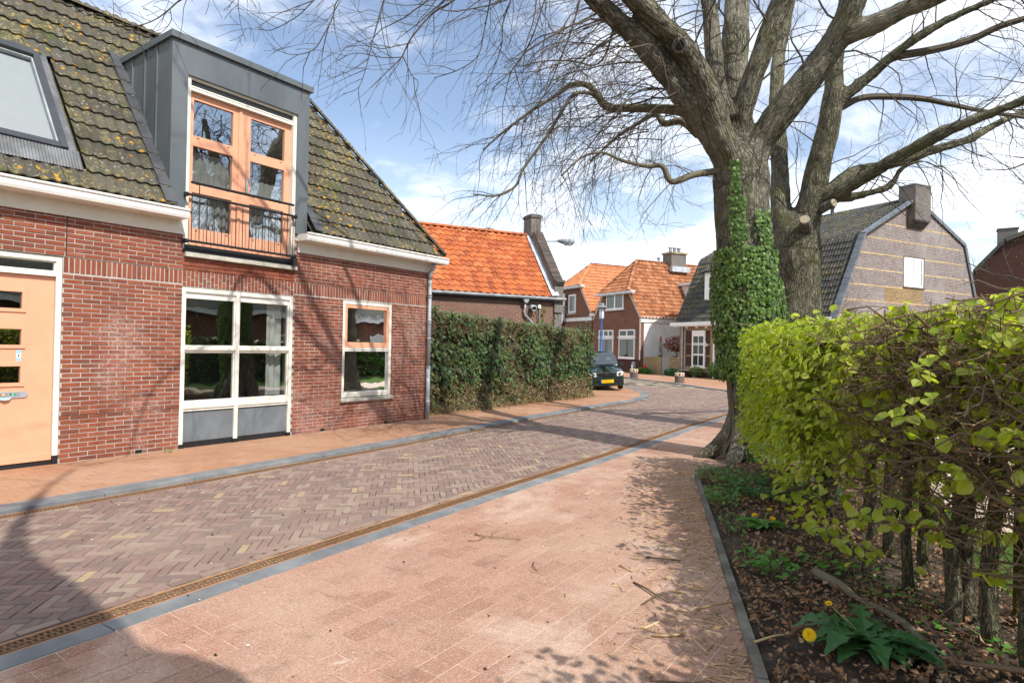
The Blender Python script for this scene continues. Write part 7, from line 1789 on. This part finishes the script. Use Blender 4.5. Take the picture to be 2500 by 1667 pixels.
patch('pavement_weed', 'single small weed sprouting where the brick wall meets the pavement', 'weed', (-9.38, 4.48, .0), .07, .05, 9, .05, 'leaf_green', .05, 58, LO_, None)
def grass_tufts():
    rnd = random.Random(61); b = MB()
    for i in range(2600):
        y = rnd.uniform(3.2, 12); x = bed_edge(min(y, 8))+1.95+abs(rnd.gauss(0, .45))
        if not in_view((x, y, .1), 30): continue
        if .6 < x+.1*(y-2) < 1.0 and False: continue
        p = Vector((x, y, .02)); hgt = rnd.uniform(.04, .13); d = Vector((rnd.gauss(0, .35), rnd.gauss(0, .35), 1)).normalized()*hgt; e = Vector((rnd.gauss(0, 1), rnd.gauss(0, 1), 0)).normalized()*.004
        b.add([tuple(p-e), tuple(p+e), tuple(p+d)], [(0, 1, 2)])
    o = b.build('grass', M['blade'], kind='stuff'); tag(o, 'sunlit short grass seen through the hedge stems', 'grass')
grass_tufts()
# ------------------------------------------------------------------ parked car
def build_car():
    df = Vector((.60, -.80, 0)).normalized(); lat = Vector((-df.y, df.x, 0)); c = Vector((-10.98, 21.9, 0))
    rl = Matrix.Rotation(math.radians(4.2), 3, df); up = rl @ Vector((0, 0, 1)); la = rl @ lat
    t = thing('parked_car', 'dark green small car parked nose-out at the far end of the ivy hedge', 'car', c)
    X = frame(c+Vector((0, 0, -.02)), la, -df, up)
    def loft(st, mat, name, par, cap=True, smooth=True):
        b = MB(X); v = []; f = []; n = len(st[0][1])*2
        for y, half in st:
            ring = [(x, y, z) for x, z in half]+[(-x, y, z) for x, z in half[::-1]]; v += ring
        for i in range(len(st)-1):
            for k in range(n): f.append((i*n+k, i*n+(k+1) % n, (i+1)*n+(k+1) % n, (i+1)*n+k))
        f.append(tuple(range(n-1, -1, -1))); f.append(tuple((len(st)-1)*n+k for k in range(n)))
        b.add(v, f); return b.build(name, mat, par, smooth=smooth)
    def half(w, zb, zw, zt, wt, r=.06): return [(.0, zb), (w*.86, zb), (w*.97, zb+.06), (w, zb+.22), (w, zw-.05), (w*.985, zw), (wt, zt-.02), (wt*.55, zt), (0.0, zt+.012)]
    body = loft([(.0, half(.60, .24, .56, .70, .52)), (.03, half(.665, .20, .60, .755, .60)), (.12, half(.70, .18, .66, .80, .64)), (.35, half(.715, .18, .72, .86, .66)), (.80, half(.72, .18, .80, .95, .68)), (1.2, half(.725, .18, .86, .96, .70)), (3.0, half(.725, .18, .88, .98, .70)), (3.28, half(.70, .2, .86, .96, .66)), (3.32, half(.62, .26, .8, .9, .6))], M['car'], 'body', t)
    g = lambda wb, zb, wt, zt: [(0, zb), (wb, zb), (wb*.985, zb+.05), (wt*1.05, zt-.12), (wt, zt-.03), (wt*.86, zt), (0, zt+.02)]
    cab = loft([(.74, g(.655, .90, .64, .98)), (.95, g(.665, .90, .63, 1.16)), (1.22, g(.675, .90, .60, 1.40)), (1.34, g(.68, .90, .585, 1.475)), (1.6, g(.685, .90, .585, 1.52)), (2.7, g(.685, .90, .585, 1.53)), (3.1, g(.67, .90, .57, 1.47)), (3.24, g(.65, .90, .56, 1.38))], M['car'], 'roof', t)
    b = MB(X); q = [(-.60, .775, .965), (.60, .775, .965), (.535, 1.275, 1.435), (-.535, 1.275, 1.435)]; nrm = Vector((0, -.47, .5)).normalized(); b.add([tuple(Vector(p)+nrm*.075) for p in [(-.60, .78, .965), (0, .755, .975), (.60, .78, .965), (.53, 1.27, 1.425), (0, 1.255, 1.445), (-.53, 1.27, 1.425)]], [(0, 1, 4, 5), (1, 2, 3, 4)]); ws = b.build('windscreen', M['glass_car'], t)
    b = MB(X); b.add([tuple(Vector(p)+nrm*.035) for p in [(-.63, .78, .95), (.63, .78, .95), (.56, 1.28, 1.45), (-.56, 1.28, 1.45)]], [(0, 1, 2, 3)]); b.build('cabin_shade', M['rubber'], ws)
    for s in (-.24, .26): b = MB(X); b.prism([(s-.1, 1.0), (s+.1, 1.0), (s+.09, 1.28), (s+.05, 1.33), (s-.05, 1.33), (s-.09, 1.28)], .95, 1.0) if False else b.add(*boxvf(s-.09, s+.09, .93, .95, 1.10, 1.27)); b.build('headrest', M['grey_cloth'], ws)
    for s in (-1, 1):
        b = MB(X); b.add([(s*.70, 1.15, .99), (s*.645, 1.40, 1.40), (s*.645, 2.85, 1.42), (s*.70, 3.0, 1.0)], [(0, 1, 2, 3)]); b.build('side_window', M['glass_car'], t)
        hl = MB(X); yo = -.035; hl.add([(x_*s, y_+yo, z_) for x_, y_, z_ in [(.40, .0, .57), (.655, .05, .58), (.70, .12, .70), (.63, .06, .755), (.41, .0, .735), (.40, .2, .57), (.66, .22, .58), (.705, .24, .70), (.63, .22, .755), (.41, .2, .735)]], [(0, 1, 2, 3, 4), (0, 5, 6, 1), (1, 6, 7, 2), (2, 7, 8, 3), (3, 8, 9, 4)]); h = hl.build('headlight', M['lamp_lens'], t)
        q = MB(X); q.tube([(s*.52, -.042, .655), (s*.52, -.03, .655)], [.055, .03], 10); q.build('reflector', M['chrome'], h)
        q = MB(X); q.add(*boxvf(s*.64, s*.69, .0, .1, .60, .68)); q.build('indicator', M['orange_s'], h)
        m = MB(X); m.add(*boxvf(s*.72, s*.88, .90, .98, .93, 1.07)); m.add(*boxvf(s*.68, s*.74, .93, .97, .93, .97)); m.build('wing_mirror', M['black'], t)
        for y in (.62, 2.65):
            w = MB(X); w.tube([(s*.56, y, .27), (s*.57, y, .27), (s*.70, y, .27), (s*.715, y, .27)], [.24, .27, .27, .24], 20); wl = w.build('wheel', M['rubber'], t, smooth=False)
            w = MB(X); w.tube([(s*.70, y, .27), (s*.722, y, .27)], [.17, .15], 14); w.build('rim', M['zinc_light'], wl)
    b = MB(X); b.add(*boxvf(-.36, .36, -.03, .03, .60, .70)); gr = b.build('grille', M['rubber'], t)
    for k in range(3): b = MB(X); b.add(*boxvf(-.35, .35, -.036, -.028, .615+k*.028, .622+k*.028)); b.build('grille_bar', M['black'], gr)
    b = MB(X); b.add(*boxvf(-.38, .38, -.04, .0, .70, .722)); b.build('chrome_strip', M['chrome'], gr)
    b = MB(X); b.prism([(.035*math.cos(a), .655+.024*math.sin(a)) for a in np.linspace(0, 6.283, 17)[:-1]], -.05, -.03); b.build('badge', M['chrome'], gr)
    b = MB(X); b.add(*boxvf(-.62, .62, -.05, .05, .40, .55)); b.add(*boxvf(-.66, .66, -.02, .12, .22, .40)); b.add(*boxvf(-.64, .64, -.06, .05, .245, .29)); bp = b.build('bumper', M['car'], t)
    b = MB(X); b.add(*boxvf(-.58, .58, -.03, .0, .29, .39)); b.add(*boxvf(-.55, .55, -.056, -.05, .44, .455)); b.build('air_intake', M['rubber'], bp)
    b = MB(X); b.add(*boxvf(-.26, .26, -.072, -.06, .325, .445)); pl = b.build('number_plate', M['plate'], bp)
    b = MB(X); b.add(*boxvf(-.262, -.215, -.0735, -.06, .327, .443)); b.build('plate_band', M['eu_blue'], pl)
    o = Vector((X[0, 3], X[1, 3], X[2, 3])); XT = frame((0, 0, 0), la, (0, 0, 1)); text_mesh('92-HF-LL', pl, o+la*-.20+df*.0745+up*.352, .068, M['ink'], XT, 'plate_text', .93)
    for s in (-.25, .25): b = MB(X); b.tube([(s, .70, 1.005), (s+.28, .74, 1.03)], .008, 5); b.build('wiper', M['rubber'], t)
    b = MB(X); b.tube([(-.36, 1.36, 1.5), (-.36, 1.40, 1.86)], .006, 5); b.build('aerial', M['rubber'], t)
M['grey_cloth'] = simple('grey_cloth', (.22, .24, .25), .8)
build_car()
# ------------------------------------------------------------------ street furniture
def planter(c, label):
    t = thing('planter', label, 'planter', c, 'round planters on the far kerb')
    MB().lathe([(.225, 0), (.235, .02), (.235, .34), (.20, .34)], c, 20).build('planter_drum', M['planter'], t, smooth=False)
    b = MB(); b.lathe([(.238, .342), (.238, .50), (.20, .50), (.20, .46), (0.02, .46)], c, 20); r = b.build('mosaic_rim', M['mosaic'], t)
    rnd = random.Random(int(c[1]*7))
    for k in range(9):
        a = k*.7+.2; d = Vector((math.cos(a), math.sin(a), 0)); s = Vector((-d.y, d.x, 0)); p = Vector(c)+d*.238+Vector((0, 0, .42)); rr = .05; b = MB()
        v = [tuple(p+d*.006+s*rr*math.cos(q)+Vector((0, 0, rr*math.sin(q)))) for q in np.linspace(0, 6.283, 9)[:-1]]+[tuple(p-d*.02+s*rr*math.cos(q)+Vector((0, 0, rr*math.sin(q)))) for q in np.linspace(0, 6.283, 9)[:-1]]
        b.add(v, [tuple(range(8))]+[(i, (i+1) % 8, (i+1) % 8+8, i+8) for i in range(8)]); b.build('mosaic_disc', M[('tile_r', 'tile_b', 'tile_y', 'ink')[k % 4]], r)
planter((-14.83, 32.9, .0), 'round brown planter with mosaic rim right behind the parked car')
planter((-11.14, 30.2, .0), 'round brown planter with mosaic rim alone at the kerb before the garden gate')
def lamp_post():
    c = Vector((-14.44, 28, 0)); t = thing('lamp_post', 'blue lamp post with flat disc hat rising behind the ivy hedge', 'street lamp', c)
    b = MB(); b.lathe([(.075, -.05), (.075, 1.0), (.055, 1.05), (.05, 3.0), (.062, 3.02), (.062, 3.08), (.09, 3.1), (.09, 3.14)], c, 14); b.build('post', M['blue'], t, smooth=True)
    b = MB(); b.lathe([(.10, 3.14), (.115, 3.2), (.115, 3.62), (.10, 3.66)], c, 14); gl = b.build('lamp_glass', M['lamp_lens'], t, smooth=True)
    for k in range(4): a = k*1.57+.4; b = MB(); b.tube([c+Vector((.125*math.cos(a), .125*math.sin(a), 3.14)), c+Vector((.125*math.cos(a), .125*math.sin(a), 3.70))], .009, 5); b.build('lamp_strut', M['blue'], gl)
    b = MB(); b.lathe([(.05, 3.66), (.29, 3.70), (.30, 3.73), (.16, 3.80), (.12, 3.81), (.12, 3.86), (.14, 3.88), (.12, 3.92), (.02, 3.93)], c, 24); b.build('lamp_hat', M['lead'], t, smooth=False)
lamp_post()
# ------------------------------------------------------------------ front gardens of the row
def garden_wall():
    t = thing('garden_wall', 'low yellow brick garden wall in front of the white plastered wall', 'wall', wp(4.9, 0, 0))
    for a, b_ in ((2.92, 3.97), (4.76, 6.5)):
        m = MB(XD); m.box(a, b_, -.02, .2, -.05, 1.08); o = m.build('brick_wall', M['bw_yellow'], t); wall_uv(o); m = MB(XD); m.box(a-.02, b_+.02, -.05, .23, 1.08, 1.15); m.build('wall_coping', M['lichen_cap'], t)
    g = thing('garden_gate', 'grey weathered plank gate in the low yellow wall', 'gate', wp(4.36, .05, 0))
    for k in range(6): m = MB(XD); a = 4.0+k*.125; m.box(a, a+.112, .02, .05, .04, 1.16+.02*math.sin(k*2)); m.build('plank', M['greywood'], g)
    for z in (.3, .9): m = MB(XD); m.box(4.0, 4.74, .05, .08, z, z+.09); m.build('ledge', M['greywood'], g)
    for k, s in enumerate((5.05, 3.55)):
        b = MB(); b.lathe([(.06, 0), (.15, .07), (.18, .17), (.15, .27), (.06, .34)], tuple(wp(s, .1, 1.15)), 12); solo(b, 'stone_ball', M['greystone'], ('mossy stone ball on the wall left of the garden gate', 'mossy stone ball on the wall right of the garden gate')[k], 'ornament', 'stone balls on the garden wall', smooth=True)
    t = thing('stone_stack', 'stack of flat stones with a small red bird on top against the white wall', 'ornament', wp(5.46, .5, 0)); rnd = random.Random(2); z = .2; m = MB(); m.tube([wp(5.46, .5, 0), wp(5.46, .5, 2.2)], .02, 6); m.build('pole', M['lead'], t)
    z = 1.15
    while z < 2.1: r = rnd.uniform(.1, .2); m = MB(); m.lathe([(r*.5, 0), (r, .03), (r, .07), (r*.5, .10)], tuple(wp(5.46+rnd.uniform(-.03, .03), .5, z)), 10); m.build('stone', M['greystone'], t); z += .135
    m = MB(); m.lathe([(.03, 0), (.09, .12), (.07, .3), (.03, .42)], tuple(wp(5.46, .5, 2.15)), 8); m.build('bird', M['redclay'], t)
M['greystone'] = paint('grey_stone', (.24, .23, .21), .9, .2, .35); M['redclay'] = simple('red_clay', (.35, .08, .05), .7)
garden_wall()
def shrub(name, label, cat, s, o, z0, z1, rx, ry, n, size, mat, seed, trunk=None, group=None, flower=None):
    rnd = random.Random(seed); c = wp(s, o, 0); t = thing(name, label, cat, c, group); lv = MB(); fl = MB(); tw = MB()
    for i in range(n):
        a = rnd.uniform(0, 6.28); u = rnd.uniform(-1, 1); r = (rnd.uniform(.35, 1))**.5; q = math.sqrt(1-u*u)
        k = 1+.35*mnoise.noise((a*1.4, u*2, seed)); p = c+e1*(rx*r*q*math.cos(a)*k)+e2*(ry*r*q*math.sin(a)*k)+Vector((0, 0, (z0+z1)/2+(z1-z0)/2*u*r*k))
        if p.z < .02: continue
        d = Vector((rnd.gauss(0, 1), rnd.gauss(0, 1), rnd.gauss(0, .7))).normalized()*size*rnd.uniform(.6, 1.2); e = d.orthogonal().normalized()*size*.42; tgt = fl if flower and rnd.random() < flower[1] and u > -.1 else lv; tgt.add([tuple(p-d), tuple(p+e), tuple(p+d), tuple(p-e)], [(0, 1, 2, 3)])
        if i % 9 == 0: tw.tube([c+Vector((0, 0, (trunk or 0.02))), (c+p)/2+Vector((0, 0, (trunk or .1)*.5)), p], [.012, .008, .003], 4, cap=False)
    if trunk: tw.tube([c, c+Vector((.02, 0, trunk))], [.05, .035], 8)
    tw.build('branches', M['limb'], t); lv.build('foliage', M[mat], t)
    if fl.n: fl.build('flowers', M[flower[0]], t)
    return t
shrub('red_maple', 'small dark red Japanese maple against the white plastered wall', 'tree', 4.15, .75, 1.45, 2.55, 1.05, .7, 900, .07, 'leaf_red', 81, 1.5)
shrub('white_flower_shrub', 'thin shrub with pale blossom between the red maple and the black-roofed house', 'shrub', 3.25, .7, 1.2, 2.1, .4, .4, 200, .05, 'leaf_dand', 82, 1.1, None, ('paper', .5))
shrub('green_shrub', 'round bright green shrub beside the dark front door', 'shrub', -.75, -.55, .05, 1.02, .72, .45, 1500, .055, 'leaf_bush', 83)
shrub('flowering_shrub', 'thin shrub with yellow and red flowers under the multi-pane window', 'shrub', 1.15, -.35, .05, .72, .55, .3, 520, .05, 'leaf_bush', 84, None, None, ('yellow', .07))
shrub('tall_grass_clump', 'loose green plant right of the round shrub by the front door', 'shrub', -1.75, -.5, .02, .9, .45, .4, 600, .07, 'leaf_bush', 85)
shrub('tulip_bed', 'low green tulip leaves along the yellow wall behind the planter', 'plant', 5.9, -.55, -.05, .42, .85, .3, 700, .09, 'leaf_bush', 86)
shrub('border_plant', 'low dark green plants right of the garden gate', 'plant', 3.2, -.5, -.05, .5, .65, .3, 600, .08, 'leaf_dand', 87, None, None, ('paper', .03))
t = thing('tulip', 'single red tulip above the low green leaves by the yellow wall', 'flower', wp(5.55, -.75, 0))
b = MB(); b.tube([wp(5.55, -.75, 0), wp(5.53, -.75, .42)], .01, 5); b.build('stalk', M['stalk'], t); b = MB(); b.lathe([(.02, 0), (.085, .06), (.10, .14), (.07, .22)], tuple(wp(5.53, -.75, .40)), 8); b.build('petals', M['red'], t)
t = thing('utility_pillar', 'short grey pillar with white plate in front of the brown brick house', 'pillar', wp(6.9, -.6, 0))
b = MB(); b.lathe([(.13, -.02), (.13, .66), (.15, .67), (.15, .74), (.04, .78)], tuple(wp(6.9, -.6, 0)), 12); b.build('pillar_body', M['lead'], t); b = MB(XD); b.box(6.82, 6.97, -.745, -.725, .3, .58); b.build('plate', M['paper'], t)
t = thing('garden_bench', 'low weathered bench under the multi-pane window', 'bench', wp(1.8, -.3, 0))
b = MB(XD); b.box(1.2, 2.42, -.48, -.12, .38, .44); b.build('seat', M['greywood'], t)
for s in (1.25, 2.32): b = MB(XD); b.box(s, s+.08, -.46, -.14, -.02, .38); b.build('leg', M['greywood'], t)
t = thing('parasol_base', 'dark parasol foot standing under the low bench', 'parasol base', wp(1.75, -.55, 0)); b = MB(XD); b.box(1.45, 2.1, -.75, -.3, 0, .09); b.build('base_slab', M['rubber'], t); b = MB(); b.lathe([(.06, .09), (.05, .14), (.03, .36)], tuple(wp(1.75, -.52, 0)), 10); b.build('tube', M['rubber'], t)
# creeper shoots on the orange-roofed house
t = thing('creeper_shoots', 'three thin green creeper shoots climbing the brown wall under the orange roof', 'creeper', (-11.55, 18.5, 2.2)); rnd = random.Random(9); O_ = Vector((-11.6, 18.8, 0))
for (pts) in ([(-.62, 2.3), (-.70, 2.8), (-.82, 3.2), (-.80, 3.6)], [(-.42, 2.4), (-.50, 2.8), (-.36, 3.1)], [(-.15, 2.3), (-.02, 2.7), (.06, 3.0), (.05, 3.4)]):
    b = MB(); P_ = [O_+e2*s-e1*.05+Vector((0, 0, z)) for s, z in pts]; b.tube(P_, [.012, .01, .008, .005][:len(P_)], 5); sh = b.build('shoot', M['limb'], t); b = MB()
    for k in range(26):
        f = rnd.random()*(len(P_)-1.01); p = P_[int(f)].lerp(P_[int(f)+1], f-int(f))+Vector((rnd.gauss(0, .05), rnd.gauss(0, .05), 0)); d = Vector((rnd.gauss(0, 1), rnd.gauss(0, 1), rnd.gauss(0, 1))).normalized()*.05; e = d.orthogonal().normalized()*.03; b.add([tuple(p-d), tuple(p+e), tuple(p+d), tuple(p-e)], [(0, 1, 2, 3)])
    b.build('leaves', M['leaf_bush'], sh)
# ------------------------------------------------------------------ across the lawn, outside the picture: seen only as reflections in the windows and as shade
def build_offside():
    h = thing('terrace_house', 'long brick terrace with white fascia across the lawn, reflected in the windows', 'house', (20, 14, 0))
    b = MB(); b.box(17, 25, -14, 34, -.2, 3.6); o = b.build('wall', M['bw_brown'], h); wall_uv(o)
    b = MB(); b.box(16.5, 17.0, -14.2, 34.2, 3.3, 3.7); b.build('fascia_board', M['white'], h)
    b = MB(); b.add([(16.4, -14.2, 3.7), (16.4, 34.2, 3.7), (21, 34.2, 6.0), (21, -14.2, 6.0), (25.5, -14.2, 3.7), (25.5, 34.2, 3.7)], [(0, 1, 2, 3), (3, 2, 5, 4)]); b.build('roof', M['tile_dark_far'], h)
    for y in range(-12, 33, 4):
        for z in (.9,): b = MB(); b.box(16.95, 17.0, y, y+1.4, z, z+1.3); w = b.build('window', M['white'], h); b = MB(); b.box(16.93, 16.95, y+.1, y+1.3, z+.1, z+1.2); b.build('pane', M['glass_car'], w)
    t = thing('linden_tree', 'third linden of the row, standing just right of the viewpoint', 'tree', (1.55, -.05, 0))
    base = [(1.6, .0, -.1, .72), (1.58, .05, .6, .6), (1.55, .05, 2, .58), (1.5, .05, 4, .6), (1.45, .05, 4.9, .5), (1.42, .05, 5.3, .3)]
    L_ = [[(1.5, 0, 4.4, .36), (.95, -.1, 6.2, .27), (.45, -.1, 7.2, .12), (-.2, .4, 8.8, .06), (-1.0, 1.6, 10.8, .03)], [(1.5, 0, 4.4, .36), (1.2, -.6, 6.6, .26), (1.0, -1.6, 8.4, .16), (.5, -3.0, 10.4, .07)],
          [(1.5, 0, 4.6, .34), (2.0, -.9, 7, .26), (2.8, -2.2, 9.4, .18), (3.4, -3.4, 11.4, .07)], [(1.5, 0, 4.6, .3), (1.2, -.6, 7, .24), (.8, -1.6, 9.8, .16), (.2, -2.4, 12.4, .06)]]
    tree_body('trunk', [(base, 4)]+[(l, 4) for l in L_], t, M['bark'], .05, .025)
    gh = thing('garden_hedge', 'dark garden hedge across the lawn, reflected in the windows', 'hedge', (4.6, 14, 0)); rnd = random.Random(12); lv = MB()
    for i in range(6500):
        y = rnd.uniform(1, 27); z = rnd.uniform(0, 1.75); x = 4.4+rnd.uniform(-.12, .25)+.15*mnoise.noise((y, z, 0)); d = Vector((rnd.gauss(0, 1), rnd.gauss(0, 1), rnd.gauss(0, 1))).normalized()*.10; e = d.orthogonal().normalized()*.06; lv.add([(x-d.x, y-d.y, z-d.z), (x+e.x, y+e.y, z+e.z), (x+d.x, y+d.y, z+d.z), (x-e.x, y-e.y, z-e.z)], [(0, 1, 2, 3)])
    lv.build('foliage', M['leaf_bush'], gh); b = MB(); b.box(4.5, 5.1, 1, 27, 0, 1.6); b.build('branches', M['ivy_core'], gh)
    mb = MB(); tips = []; rnd = random.Random(77)
    for l in L_: dress(mb, tips, l, rnd, .8, 2.0, 2, .016, 2.6, .2, 1.5)
    mb.build('crown', M['twig'], t)
build_offside()
